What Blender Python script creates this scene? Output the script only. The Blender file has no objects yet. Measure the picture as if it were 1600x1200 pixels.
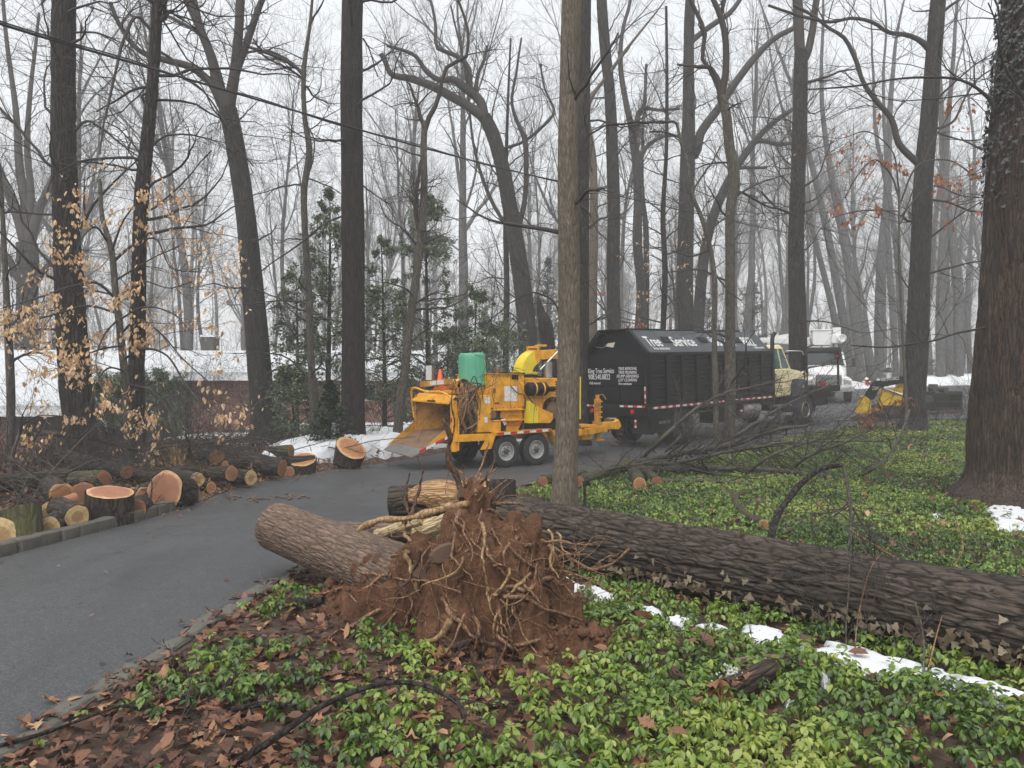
import bpy, bmesh, math, random
import numpy as np
from mathutils import Vector, Matrix, Euler
from mathutils.bvhtree import BVHTree

S = bpy.context.scene
COL = S.collection
PI = math.pi
F, CH = 1202.0, 1.7                      # focal length in photo pixels, eye height

# ------------------------------------------------------------------ camera
cam = bpy.data.cameras.new('camera')
cam.sensor_width = 36.0
cam.lens = F / 1600 * 36
cam.clip_start, cam.clip_end = 0.05, 2000
camo = bpy.data.objects.new('camera', cam)
camo.location = (0, 0, CH)
camo.rotation_euler = (math.radians(90), 0, 0)
COL.objects.link(camo)
S.camera = camo

# ------------------------------------------------------------------ world, sun, exposure
SUN_EL, SUN_AZ = math.radians(58), math.radians(200)
W = bpy.data.worlds.new('World')
S.world = W
W.use_nodes = True
wn = W.node_tree.nodes
wl = W.node_tree.links
bg = wn['Background']
sky = wn.new('ShaderNodeTexSky')
sky.sky_type = 'NISHITA'
sky.sun_disc = False
sky.sun_elevation = SUN_EL
sky.sun_rotation = SUN_AZ
sky.air_density = 1.0
sky.dust_density = 6.0
sky.ozone_density = 1.0
hs = wn.new('ShaderNodeHueSaturation')       # overcast: the blue is filtered out by the cloud layer
hs.inputs['Saturation'].default_value = 0.12
wl.new(sky.outputs['Color'], hs.inputs['Color'])
mixc = wn.new('ShaderNodeMix')
mixc.data_type = 'RGBA'
mixc.inputs['Factor'].default_value = 0.75   # even cloud deck
mixc.inputs['B'].default_value = (7.3, 7.6, 7.9, 1)
wl.new(hs.outputs['Color'], mixc.inputs['A'])
wl.new(mixc.outputs['Result'], bg.inputs['Color'])
bg.inputs['Strength'].default_value = 0.07

sd = bpy.data.lights.new('sun', 'SUN')
sd.energy = 1.5
sd.angle = math.radians(80)
sd.color = (1.0, 0.97, 0.93)
so = bpy.data.objects.new('sun', sd)
# sun direction: azimuth measured like the sky's sun_rotation
sdir = Vector((math.sin(SUN_AZ) * math.cos(SUN_EL), math.cos(SUN_AZ) * math.cos(SUN_EL), math.sin(SUN_EL)))
so.rotation_euler = sdir.to_track_quat('Z', 'Y').to_euler()
so.location = (0, 0, 40)
COL.objects.link(so)

S.view_settings.view_transform = 'Standard'
S.view_settings.look = 'None'
S.view_settings.gamma = 1.0
S.view_settings.exposure = 1.18
S.view_settings.use_curve_mapping = False
S.render.engine = 'CYCLES'
cy = S.cycles
cy.use_denoising = True
cy.use_adaptive_sampling = True
cy.adaptive_threshold = 0.015
cy.max_bounces = 5
cy.diffuse_bounces = 3
cy.glossy_bounces = 2
cy.transmission_bounces = 4
cy.volume_bounces = 2
cy.transparent_max_bounces = 8
cy.sample_clamp_indirect = 4

# ------------------------------------------------------------------ small helpers
rngG = np.random.default_rng(7)

def P(px, py, d):
    return np.array([(px - 800) / F * d, d, CH - (py - 600) / F * d])

def sstep(t):
    t = np.clip(t, 0, 1)
    return t * t * (3 - 2 * t)

def _hash(ix, iy, iz, seed):
    h = (ix * 374761393 + iy * 668265263 + iz * 2147483647 + seed * 974711) & 0xFFFFFFFF
    h = ((h ^ (h >> 13)) * 1274126177) & 0xFFFFFFFF
    h = ((h ^ (h >> 16)) * 2246822519) & 0xFFFFFFFF
    return ((h ^ (h >> 15)) & 0xFFFFFF) / float(0xFFFFFF)

def vnoise(x, y, z, seed=0):
    x, y, z = np.broadcast_arrays(np.asarray(x, float), np.asarray(y, float), np.asarray(z, float))
    ix, iy, iz = np.floor(x).astype(np.int64), np.floor(y).astype(np.int64), np.floor(z).astype(np.int64)
    fx, fy, fz = x - ix, y - iy, z - iz
    fx, fy, fz = (t * t * (3 - 2 * t) for t in (fx, fy, fz))
    r = 0
    for a in (0, 1):
        for b in (0, 1):
            for c in (0, 1):
                w = (fx if a else 1 - fx) * (fy if b else 1 - fy) * (fz if c else 1 - fz)
                r = r + w * _hash(ix + a, iy + b, iz + c, seed)
    return r

def fbm(x, y, z, seed=0, oct=4):
    r, a, t = 0, 1.0, 0
    for o in range(oct):
        r = r + a * vnoise(x * 2 ** o, y * 2 ** o, z * 2 ** o, seed + o)
        t += a
        a *= .5
    return r / t

# left and right edges of the driveway (metres, plan view)
L_EDGE = np.array([(-6.4, -3), (-5.9, 2), (-5.45, 4.5), (-4.94, 7.4), (-4.45, 10.2), (-4.4, 12.6), (-3.65, 15.1), (-2.3, 18.0), (-.4, 21.5), (3, 26), (6, 30), (8, 34)])
R_EDGE = np.array([(-2.95, -3), (-2.6, 1), (-2.32, 3.58), (-1.98, 6.6), (-1.35, 9.3), (-.6, 11.3), (.3, 13.0), (2.2, 15.6), (5.5, 19.2), (9.0, 22.8), (12.2, 25.9), (15, 28)])
S_NEAR = np.array([(4, 29.5), (8.5, 28.0), (12.2, 26.2), (16, 25.6), (24, 27), (44, 31), (80, 40)])
S_FAR = np.array([(6, 42), (9, 44), (13, 46), (17, 47), (26, 49), (46, 54), (82, 64)])

def lx(y): return np.interp(y, L_EDGE[:, 1], L_EDGE[:, 0])
def rx(y): return np.interp(y, R_EDGE[:, 1], R_EDGE[:, 0])

def gz(x, y):
    x = np.asarray(x, float); y = np.asarray(y, float)
    u = .73 * x + .68 * y - 17
    up = .0425 * np.log1p(np.exp(np.clip(u, -30, 30) * 1.0)) * (u < 30) + (u >= 30) * .0425 * u
    up = np.where(up > 1.55, 1.55 + (up - 1.55) * .25, up)
    up = np.minimum(up, 4.0)
    drop = -1.0 * sstep((-x - 9) / 7) * sstep((y - 12) / 10)
    dip = -.13 * np.exp(-((x - .2) ** 2 / 14 + (y - 16.7) ** 2 / 9))
    bank = .13 * sstep((lx(y) - x - .02) / .25) * (y < 30) + .02 * sstep((x - rx(y)) / .5)
    return up + drop + dip + bank

def zg(x, y): return float(gz(x, y))

def ground_pt(px, py):
    d = 4.0
    lo, hi = 1.5, 120.0
    for _ in range(60):
        d = (lo + hi) / 2
        X = (px - 800) / F * d
        zray = CH - (py - 600) / F * d
        if zray > zg(X, d): lo = d
        else: hi = d
    return np.array([(px - 800) / F * d, d, zg((px - 800) / F * d, d)])

# ------------------------------------------------------------------ object helpers
def tag(o, label=None, cat=None, group=None, kind=None):
    if label: o['label'] = label
    if cat: o['category'] = cat
    if group: o['group'] = group
    if kind: o['kind'] = kind
    return o

def empty(name, loc=(0, 0, 0), rot=(0, 0, 0), label=None, cat=None, group=None, scale=None):
    o = bpy.data.objects.new(name, None)
    o.empty_display_size = .2
    COL.objects.link(o)
    o.location = loc
    o.rotation_euler = rot
    if scale: o.scale = scale
    return tag(o, label, cat, group)

def link_me(name, me, parent=None, loc=None, rot=None, scale=None):
    o = bpy.data.objects.new(name, me)
    COL.objects.link(o)
    if parent: o.parent = parent
    if loc is not None: o.location = loc
    if rot is not None: o.rotation_euler = rot
    if scale is not None: o.scale = (scale,) * 3 if np.isscalar(scale) else scale
    return o

def np_mesh(name, V, Fs, mat=None, smooth=True, tone=None, mats=None, mat_idx=None):
    """V (n,3); Fs list of (m,k) int arrays (k = 3 or 4)"""
    me = bpy.data.meshes.new(name)
    V = np.ascontiguousarray(V, dtype=np.float32)
    Fs = [np.asarray(f, dtype=np.int32) for f in Fs if len(f)]
    loops = np.concatenate([f.ravel() for f in Fs])
    sizes = np.concatenate([np.full(len(f), f.shape[1], dtype=np.int32) for f in Fs])
    starts = np.concatenate([[0], np.cumsum(sizes)[:-1]]).astype(np.int32)
    me.vertices.add(len(V)); me.vertices.foreach_set('co', V.ravel())
    me.loops.add(len(loops)); me.loops.foreach_set('vertex_index', loops)
    me.polygons.add(len(sizes))
    me.polygons.foreach_set('loop_start', starts)
    me.polygons.foreach_set('loop_total', sizes)
    me.polygons.foreach_set('use_smooth', np.full(len(sizes), smooth, dtype=bool))
    for m in (mats or ([mat] if mat else [])): me.materials.append(m)
    if mat_idx is not None: me.polygons.foreach_set('material_index', np.asarray(mat_idx, dtype=np.int32))
    if tone is not None:
        a = me.attributes.new('tone', 'FLOAT', 'FACE')
        a.data.foreach_set('value', np.asarray(tone, dtype=np.float32))
    me.update(calc_edges=True)
    me.validate()
    return me

class Acc:
    """accumulates numpy geometry into one mesh"""
    def __init__(s): s.V, s.F3, s.F4, s.n, s.t3, s.t4 = [], [], [], 0, [], []
    def add(s, V, F, tone=None):
        F = np.asarray(F)
        V = np.asarray(V).reshape(-1, 3)
        s.V.append(V)
        (s.F3 if F.shape[1] == 3 else s.F4).append(F + s.n)
        (s.t3 if F.shape[1] == 3 else s.t4).append(np.full(len(F), .5) if tone is None else np.broadcast_to(tone, (len(F),)))
        s.n += len(V)
    def mesh(s, name, mat, smooth=True, tone=False):
        Fs, T = [], []
        if s.F3: Fs.append(np.concatenate(s.F3)); T.append(np.concatenate(s.t3))
        if s.F4: Fs.append(np.concatenate(s.F4)); T.append(np.concatenate(s.t4))
        return np_mesh(name, np.concatenate(s.V), Fs, mat, smooth, np.concatenate(T) if tone else None)

def norm(v): return v / np.maximum(np.linalg.norm(v, axis=-1, keepdims=True), 1e-9)

def tubes(pts, rad, sides=5, cap=False):
    """pts (m,n,3), rad (m,n) -> V, quads"""
    pts = np.asarray(pts, float); rad = np.asarray(rad, float)
    if pts.ndim == 2: pts, rad = pts[None], rad[None]
    m, n, _ = pts.shape
    T = norm(np.gradient(pts, axis=1))
    mean = norm(pts[:, -1] - pts[:, 0])
    ref = np.where(np.abs(mean[:, 2:3]) > .75, np.array([[1., 0.13, 0]]), np.array([[0.1, .05, 1.]]))[:, None, :]
    A = norm(np.cross(np.broadcast_to(ref, T.shape), T))
    B = np.cross(T, A)
    ang = np.linspace(0, 2 * PI, sides, endpoint=False)
    V = pts[:, :, None, :] + rad[:, :, None, None] * (A[:, :, None, :] * np.cos(ang)[None, None, :, None] + B[:, :, None, :] * np.sin(ang)[None, None, :, None])
    i = np.arange(n - 1)[:, None] * sides
    j = np.arange(sides)[None, :]; j2 = (j + 1) % sides
    q = np.stack([i + j, i + j2, i + sides + j2, i + sides + j], -1).reshape(-1, 4)
    q = (q[None] + (np.arange(m) * n * sides)[:, None, None]).reshape(-1, 4)
    return V.reshape(-1, 3), q

def catmull(pts, n):
    """smooth curve through pts (k,c) -> (n,c)"""
    pts = np.asarray(pts, float)
    k = len(pts)
    if k == 2: return pts[0] + (pts[1] - pts[0]) * np.linspace(0, 1, n)[:, None]
    seg = np.linalg.norm(np.diff(pts[:, :3], axis=0), axis=1)
    s = np.concatenate([[0], np.cumsum(seg)])
    t = np.linspace(0, s[-1], n)
    i = np.clip(np.searchsorted(s, t, side='right') - 1, 0, k - 2)
    u = ((t - s[i]) / np.maximum(seg[i], 1e-9))[:, None]
    m = np.gradient(pts, s, axis=0)
    h = seg[i][:, None]
    p0, p1, m0, m1 = pts[i], pts[i + 1], m[i], m[i + 1]
    return (2 * u**3 - 3 * u**2 + 1) * p0 + (u**3 - 2 * u**2 + u) * h * m0 + (-2 * u**3 + 3 * u**2) * p1 + (u**3 - u**2) * h * m1

class MB:
    """hard-surface builder: collects primitives, builds one mesh object"""
    def __init__(s): s.v, s.f, s.m = [], [], []
    def _add(s, vs, fs, mi=0):
        b = len(s.v)
        s.v += [tuple(map(float, v)) for v in vs]
        for f in fs: s.f.append(tuple(b + i for i in f)); s.m.append(mi)
        return s
    def bx(s, x0, x1, y0, y1, z0, z1, M=None, mi=0):
        vs = [Vector((x, y, z)) for x in (x0, x1) for y in (y0, y1) for z in (z0, z1)]
        if M is not None: vs = [M @ v for v in vs]
        return s._add(vs, [(0, 1, 3, 2), (4, 6, 7, 5), (0, 4, 5, 1), (2, 3, 7, 6), (0, 2, 6, 4), (1, 5, 7, 3)], mi)
    def prism(s, poly, a0, a1, axis='y', mi=0, M=None):
        n = len(poly)
        def mk(p, a):
            v = {'y': (p[0], a, p[1]), 'x': (a, p[0], p[1]), 'z': (p[0], p[1], a)}[axis]
            return M @ Vector(v) if M is not None else v
        vs = [mk(p, a0) for p in poly] + [mk(p, a1) for p in poly]
        fs = [tuple(range(n)), tuple(range(2 * n - 1, n - 1, -1))] + [(i, (i + 1) % n, n + (i + 1) % n, n + i) for i in range(n)]
        return s._add(vs, fs, mi)
    def hull(s, a, b, mi=0):
        """loft between two polygons of equal vertex count, capped"""
        n = len(a)
        fs = [tuple(range(n)), tuple(range(2 * n - 1, n - 1, -1))] + [(i, (i + 1) % n, n + (i + 1) % n, n + i) for i in range(n)]
        return s._add(list(a) + list(b), fs, mi)
    def tube(s, pts, r, n=8, mi=0):
        pts = np.asarray(pts, float)
        rad = np.broadcast_to(np.asarray(r, float), (len(pts),))
        V, q = tubes(pts, rad, n)
        k = len(pts)
        s._add(V, [tuple(x) for x in q] + [tuple(range(n - 1, -1, -1)), tuple(range((k - 1) * n, k * n))], mi)
        return s
    def curve(s, pts, r, n=8, k=16, mi=0): return s.tube(catmull(pts, k), r, n, mi)
    def cyl(s, p0, p1, r0, r1=None, n=16, mi=0):
        return s.tube([p0, p1], [r0, r0 if r1 is None else r1], n, mi)
    def lathe(s, prof, c, axis='y', n=28, mi=0):
        """prof [(radius, offset along axis)]"""
        vs, fs = [], []
        k = len(prof)
        for i in range(n):
            a = 2 * PI * i / n
            for r, o in prof:
                p = {'y': (r * math.cos(a), o, r * math.sin(a)), 'x': (o, r * math.cos(a), r * math.sin(a)), 'z': (r * math.cos(a), r * math.sin(a), o)}[axis]
                vs.append((c[0] + p[0], c[1] + p[1], c[2] + p[2]))
        for i in range(n):
            for j in range(k - 1):
                fs.append((i * k + j, ((i + 1) % n) * k + j, ((i + 1) % n) * k + j + 1, i * k + j + 1))
        return s._add(vs, fs, mi)
    def quad(s, *p, mi=0): return s._add(p, [tuple(range(len(p)))], mi)
    def mesh(s, name, mats, smooth=False):
        me = bpy.data.meshes.new(name)
        me.from_pydata(s.v, [], s.f)
        for m in (mats if isinstance(mats, (list, tuple)) else [mats]): me.materials.append(m)
        me.polygons.foreach_set('material_index', s.m)
        bm = bmesh.new(); bm.from_mesh(me)
        bmesh.ops.recalc_face_normals(bm, faces=bm.faces)
        bm.to_mesh(me); bm.free()
        if smooth:
            me.polygons.foreach_set('use_smooth', [True] * len(me.polygons))
            try: me.set_sharp_from_angle(angle=math.radians(38))
            except Exception: pass
        me.update()
        return me
    def build(s, name, mats, parent=None, bevel=0, smooth=True, label=None, **kw):
        o = link_me(name, s.mesh(name, mats, smooth), parent, **kw)
        if bevel:
            b = o.modifiers.new('bevel', 'BEVEL')
            b.width = bevel; b.segments = 2; b.limit_method = 'ANGLE'; b.angle_limit = math.radians(40)
            b.harden_normals = False
        if label: o['label'] = label
        return o

def text(name, body, mat, parent, loc, rot, size, sx=1.0, shear=0, align='LEFT', offset=0, label=None):
    c = bpy.data.curves.new(name, 'FONT')
    c.body = body; c.size = size; c.shear = shear; c.align_x = align; c.offset = offset
    c.extrude = .002; c.resolution_u = 3
    c.materials.append(mat)
    o = bpy.data.objects.new(name, c)
    COL.objects.link(o)
    o.parent = parent; o.location = loc; o.rotation_euler = rot; o.scale = (sx, 1, 1)
    if label: o['label'] = label
    return o

def copy_tree(o, parent=None):
    c = o.copy(); COL.objects.link(c)
    if parent: c.parent = parent
    for ch in list(o.children): copy_tree(ch, c)
    return c

# ------------------------------------------------------------------ materials
class Mat:
    def __init__(s, name):
        s.m = bpy.data.materials.new(name); s.m.use_nodes = True
        s.nt = s.m.node_tree; s.b = s.nt.nodes['Principled BSDF']
    def n(s, typ, ins=None, **attrs):
        nd = s.nt.nodes.new('ShaderNode' + typ)
        for k, v in attrs.items(): setattr(nd, k, v)
        for k, v in (ins or {}).items(): s.set(nd, k, v)
        return nd
    def set(s, nd, k, v):
        sock = nd.inputs[k]
        if isinstance(v, bpy.types.NodeSocket): s.nt.links.new(v, sock)
        elif isinstance(v, (tuple, list)) and len(v) == 3 and sock.type == 'RGBA': sock.default_value = (*v, 1)
        else: sock.default_value = v
    def P(s, k, v): s.set(s.b, k, v); return s
    def coord(s, scale=(1, 1, 1), kind='Object'):
        tc = s.n('TexCoord')
        mp = s.n('Mapping', {'Vector': tc.outputs[kind], 'Scale': scale})
        return mp.outputs['Vector']
    def noise(s, vec, scale, detail=4, rough=.55, dist=0):
        return s.n('TexNoise', {'Vector': vec, 'Scale': scale, 'Detail': detail, 'Roughness': rough, 'Distortion': dist}).outputs['Fac']
    def ramp(s, fac, stops, interp='LINEAR'):
        r = s.n('ValToRGB', {'Fac': fac})
        r.color_ramp.interpolation = interp
        e = r.color_ramp.elements
        while len(e) < len(stops): e.new(.5)
        for i, (p, c) in enumerate(stops):
            e[i].position = p
            e[i].color = (*c, 1) if isinstance(c, (tuple, list)) else (c, c, c, 1)
        return r.outputs['Color']
    def mix(s, fac, a, b, blend='MIX'):
        x = s.n('Mix', data_type='RGBA', blend_type=blend)
        s.set(x, 'Factor', fac)
        for k, v in ((6, a), (7, b)):
            if isinstance(v, bpy.types.NodeSocket): s.nt.links.new(v, x.inputs[k])
            else: x.inputs[k].default_value = (*v, 1)
        return x.outputs[2]
    def math(s, op, a, b=0.0, c=None):
        x = s.n('Math', operation=op)
        for i, v in enumerate((a, b) if c is None else (a, b, c)):
            if isinstance(v, bpy.types.NodeSocket): s.nt.links.new(v, x.inputs[i])
            else: x.inputs[i].default_value = v
        return x.outputs[0]
    def bump(s, h, strength=.5, dist=.01, prev=None):
        b = s.n('Bump', {'Height': h, 'Strength': strength, 'Distance': dist})
        if prev is not None: s.nt.links.new(prev, b.inputs['Normal'])
        s.P('Normal', b.outputs['Normal'])
        return b.outputs['Normal']

def plain(name, rgb, rough=.5, metal=0, grime=.25, grime_rgb=(.06, .045, .03), gscale=3.0, bump=0, spec=.5, coat=0):
    """painted / solid surface with uneven grime and gloss"""
    M = Mat(name)
    v = M.coord()
    a = M.noise(v, gscale, 6, .65)
    bfine = M.noise(v, gscale * 9, 3, .6)
    g = M.ramp(a, [(.42, 0.0), (.75, 1.0)])
    g = M.math('MULTIPLY', g, grime)
    c = M.mix(g, rgb, grime_rgb)
    c = M.mix(M.math('MULTIPLY', bfine, .18), c, tuple(x * .6 for x in rgb))
    M.P('Base Color', c).P('Metallic', metal).P('Specular IOR Level', spec).P('Coat Weight', coat)
    M.P('Roughness', M.math('ADD', M.math('MULTIPLY', a, .3), rough - .15))
    if bump: M.bump(bfine, bump, .004)
    return M.m

def bark(name, dark, light, sx=14, sz=2.2, strength=.9, dist=.02, moss=None, moss_amt=.0, patch=None, crk=1.0):
    M = Mat(name)
    v = M.coord((sx, sx, sz))
    w = M.noise(M.coord((3, 3, 1.2)), 2, 3)
    warp = M.n('Vector' + 'Math', {0: v, 1: M.n('CombineXYZ', {'X': w, 'Y': w, 'Z': 0.0}).outputs[0]}, operation='ADD').outputs[0]
    vo = M.n('TexVoronoi', {'Vector': warp, 'Scale': 1.0, 'Randomness': 1.0}, feature='DISTANCE_TO_EDGE').outputs['Distance']
    nz = M.noise(v, 1.6, 6, .65)
    fine = M.noise(M.coord((60, 60, 18)), 1.0, 4, .7)
    plate = M.n('SeparateColor', {'Color': M.n('TexVoronoi', {'Vector': warp, 'Scale': 1.0}).outputs['Color']}).outputs[0]
    big = M.noise(M.coord((1.2, 1.2, .5)), 1.5, 4, .6)
    c = M.ramp(M.math('ADD', M.math('MULTIPLY', nz, .6), M.math('MULTIPLY', fine, .45)), [(.38, dark), (.64, light)])
    c = M.mix(M.ramp(big, [(.35, 0.0), (.7, .5)]), c, tuple(.55 * a + .1 * b for a, b in zip(dark, light)))
    c = M.mix(M.math('MULTIPLY', plate, .45 * crk), c, tuple(x * .45 for x in dark))
    c = M.mix(M.ramp(vo, [(.03, .8 * crk), (.14, 0.0)]), c, tuple(x * .5 for x in dark))      # darker inner bark plus furrow shade painted along the fissures
    if patch: c = M.mix(M.ramp(M.noise(M.coord((5, 5, 3)), 1.0, 5, .7), [(.58, 0.0), (.68, .75)]), c, patch)
    if moss: c = M.mix(M.ramp(M.noise(M.coord((2.2, 2.2, 1.4)), 1.0, 5, .7), [(.52 - moss_amt, 0.0), (.72 - moss_amt, .8)]), c, moss)
    M.P('Base Color', c).P('Roughness', .82).P('Specular IOR Level', .3)
    h = M.math('ADD', M.math('MULTIPLY', M.ramp(vo, [(0.0, 0.0), (.28, 1.0)]), 1.0), M.math('MULTIPLY', fine, .35))
    h = M.math('ADD', h, M.math('MULTIPLY', nz, .6))
    M.bump(h, strength, dist)
    return M.m

def cutwood(name, sap, heart, core=.55, rings=30, radial=.5):
    """end grain: coordinates of the face are local x,y with radius about 1"""
    M = Mat(name)
    tc = M.n('TexCoord')
    v = tc.outputs['Object']
    sep = M.n('SeparateXYZ', {'Vector': v})
    d = M.n('CombineXYZ', {'X': sep.outputs[0], 'Y': sep.outputs[1], 'Z': 0.0}).outputs[0]
    wob = M.noise(d, 2.5, 4)
    r = M.n('VectorMath', {0: d}, operation='LENGTH').outputs['Value']
    r = M.math('ADD', r, M.math('MULTIPLY', M.math('SUBTRACT', wob, .5), .35))
    ringv = M.n('TexNoise', {'W': M.math('MULTIPLY', r, float(rings)), 'Scale': 1.0, 'Detail': 2.0}, noise_dimensions='1D').outputs['Fac']
    c = M.ramp(r, [(0.0, tuple(x * .8 for x in heart)), (core, heart), (core + .1, sap), (1.0, sap)])
    c = M.mix(M.math('MULTIPLY', ringv, .5), c, tuple(x * .45 for x in heart))
    stain = M.noise(d, 1.7, 6, .7)
    c = M.mix(M.ramp(stain, [(.42, 0.0), (.68, .75)]), c, tuple(x * .5 for x in heart))
    ang = M.math('ARCTAN2', sep.outputs[1], sep.outputs[0])
    crk = M.n('TexNoise', {'Vector': M.n('CombineXYZ', {'X': M.math('MULTIPLY', ang, 5.0), 'Y': M.math('MULTIPLY', r, .8), 'Z': 0.0}).outputs[0], 'Scale': 1.0, 'Detail': 3.0}).outputs['Fac']
    c = M.mix(M.ramp(crk, [(.30, .85), (.36, 0.0)]), c, tuple(x * .2 for x in heart))
    c = M.mix(M.ramp(M.noise(d, 4.0, 6, .75), [(.48, 0.0), (.72, .55)]), c, tuple(x * .55 for x in heart))
    saw = M.n('TexNoise', {'Vector': M.n('Mapping', {'Vector': v, 'Scale': (40, 3, 1), 'Rotation': (0, 0, .5)}).outputs[0], 'Scale': 1.0, 'Detail': 3.0}).outputs['Fac']
    c = M.mix(M.math('MULTIPLY', saw, .3), c, tuple(x * .6 for x in sap))
    M.P('Base Color', c).P('Roughness', .75).P('Specular IOR Level', .3)
    M.bump(M.math('ADD', saw, M.math('MULTIPLY', ringv, .4)), .35, .006)
    return M.m

def leafmat(name, stops, rough=.5, trans=.15, spec=.5, noise_amt=.25):
    """leaf colour runs over a per-leaf tone attribute"""
    M = Mat(name)
    t = M.n('Attribute', attribute_name='tone').outputs['Fac']
    c = M.ramp(t, stops)
    v = M.coord()
    c = M.mix(M.math('MULTIPLY', M.noise(v, 45, 3), noise_amt), c, tuple(x * .35 for x in stops[0][1]))
    M.P('Base Color', c).P('Roughness', rough).P('Specular IOR Level', spec)
    if trans:
        tr = M.n('BsdfTranslucent', {'Color': c})
        mx = M.n('MixShader', {'Fac': trans})
        M.nt.links.new(M.b.outputs[0], mx.inputs[1]); M.nt.links.new(tr.outputs[0], mx.inputs[2])
        M.nt.links.new(mx.outputs[0], M.nt.nodes['Material Output'].inputs['Surface'])
    return M.m

def m_asphalt():
    M = Mat('asphalt')
    v = M.coord()
    big = M.noise(v, .45, 5, .6)
    agg = M.n('TexVoronoi', {'Vector': v, 'Scale': 130.0}).outputs['Color']
    aggv = M.n('SeparateColor', {'Color': agg}).outputs[0]
    fine = M.noise(v, 220, 2, .7)
    c = M.ramp(M.math('ADD', M.math('MULTIPLY', aggv, .6), M.math('MULTIPLY', fine, .5)), [(.15, (.013, .013, .014)), (.6, (.041, .043, .046)), (.95, (.13, .13, .13))])
    c = M.mix(M.ramp(big, [(.35, 0.0), (.7, .45)]), c, (.066, .069, .073))
    st = M.noise(v, 1.3, 6, .7)
    c = M.mix(M.ramp(st, [(.6, 0.0), (.75, .45)]), c, (.017, .016, .015))
    wv = M.n('VectorMath', {0: v, 1: M.n('TexNoise', {'Vector': v, 'Scale': 1.5, 'Detail': 4.0}).outputs['Color']}, operation='ADD').outputs[0]
    crack = M.n('TexVoronoi', {'Vector': wv, 'Scale': .42}, feature='DISTANCE_TO_EDGE').outputs['Distance']
    c = M.mix(M.math('MULTIPLY', M.ramp(crack, [(.002, .8), (.008, 0.0)]), M.ramp(M.noise(v, .35, 3), [(.5, 0.0), (.6, 1.0)])), c, (.012, .011, .01))
    c = M.mix(M.ramp(M.noise(M.coord((1.6, .25, 1)), 1.0, 4, .6), [(.5, 0.0), (.66, .35)]), c, (.02, .02, .021))
    speck = M.noise(v, 38, 2, .5)
    c = M.mix(M.ramp(speck, [(.74, 0.0), (.78, .7)]), c, (.16, .12, .085))
    M.P('Base Color', c)
    M.P('Roughness', M.ramp(big, [(.3, .38), (.7, .72)])).P('Specular IOR Level', .5)
    M.bump(M.math('ADD', aggv, fine), .55, .006)
    return M.m

def m_ground():
    M = Mat('soil_and_litter')
    v = M.coord()
    a = M.noise(v, .8, 6, .65)
    ce = M.n('TexVoronoi', {'Vector': M.n('Mapping', {'Vector': v, 'Scale': (1, 1, .2)}).outputs[0], 'Scale': 14.0}).outputs['Color']
    cv = M.n('SeparateColor', {'Color': ce}).outputs[0]
    f = M.noise(v, 30, 5, .7)
    c = M.ramp(cv, [(0.0, (.035, .02, .014)), (.4, (.075, .042, .028)), (.75, (.12, .07, .045)), (1.0, (.17, .115, .075))])
    c = M.mix(M.math('MULTIPLY', f, .7), c, (.03, .02, .014))
    c = M.mix(M.ramp(a, [(.45, 0.0), (.7, .7)]), c, (.045, .028, .018))
    M.P('Base Color', c).P('Roughness', .75).P('Specular IOR Level', .35)
    M.bump(M.math('ADD', cv, f), .8, .03)
    return M.m

def m_soil():
    M = Mat('root_soil')
    v = M.coord()
    a = M.noise(v, 3.0, 6, .65); f = M.noise(v, 40, 5, .75); g = M.noise(v, 12, 4, .6)
    c = M.ramp(M.math('ADD', M.math('MULTIPLY', a, .5), M.math('MULTIPLY', f, .5)), [(.3, (.045, .022, .012)), (.55, (.14, .07, .039)), (.78, (.28, .15, .085))])
    M.P('Base Color', c).P('Roughness', .9).P('Specular IOR Level', .2)
    M.bump(M.math('ADD', f, M.math('MULTIPLY', g, 1.2)), 1.0, .02)
    return M.m

def m_snow():
    M = Mat('old_snow')
    v = M.coord()
    a = M.noise(v, 3, 6, .7); f = M.noise(v, 45, 3, .6); d = M.noise(v, 14, 5, .75)
    c = M.mix(M.ramp(d, [(.56, 0.0), (.76, .6)]), (.62, .64, .66), (.24, .18, .13))
    c = M.mix(M.ramp(M.noise(v, 90, 2, .6), [(.6, 0.0), (.72, .4)]), c, (.3, .27, .23))
    M.P('Base Color', c).P('Roughness', .6).P('Specular IOR Level', .3)
    M.bump(M.math('ADD', a, M.math('MULTIPLY', f, .3)), .6, .04)
    return M.m

def m_tape(name, axis, k, red=(.5, .015, .02), white=(.72, .72, .7), phase=0.0):
    M = Mat(name)
    sep = M.n('SeparateXYZ', {'Vector': M.n('TexCoord').outputs['Object']})
    t = M.math('FRACT', M.math('ADD', M.math('MULTIPLY', sep.outputs[axis], float(k)), phase))
    c = M.mix(M.math('GREATER_THAN', t, .5), red, white)
    c = M.mix(M.math('MULTIPLY', M.noise(M.coord(), 12, 5, .7), .35), c, (.08, .05, .04))
    M.P('Base Color', c).P('Roughness', .35)
    return M.m

def m_sticker(name, base=(.75, .75, .73), ink=(.15, .13, .13), rows=60.0, axis=2):
    """warning label: flat print, rows of small ink marks on white"""
    M = Mat(name)
    tc = M.n('TexCoord').outputs['Object']
    sep = M.n('SeparateXYZ', {'Vector': tc})
    row = M.math('FRACT', M.math('MULTIPLY', sep.outputs[axis], rows))
    marks = M.noise(M.n('Mapping', {'Vector': tc, 'Scale': (70, 70, 25)}).outputs[0], 1.0, 2)
    ink_f = M.math('MULTIPLY', M.math('GREATER_THAN', row, .5), M.math('GREATER_THAN', marks, .47))
    c = M.mix(M.math('MULTIPLY', ink_f, .75), base, ink)
    M.P('Base Color', c).P('Roughness', .4)
    return M.m

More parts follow.
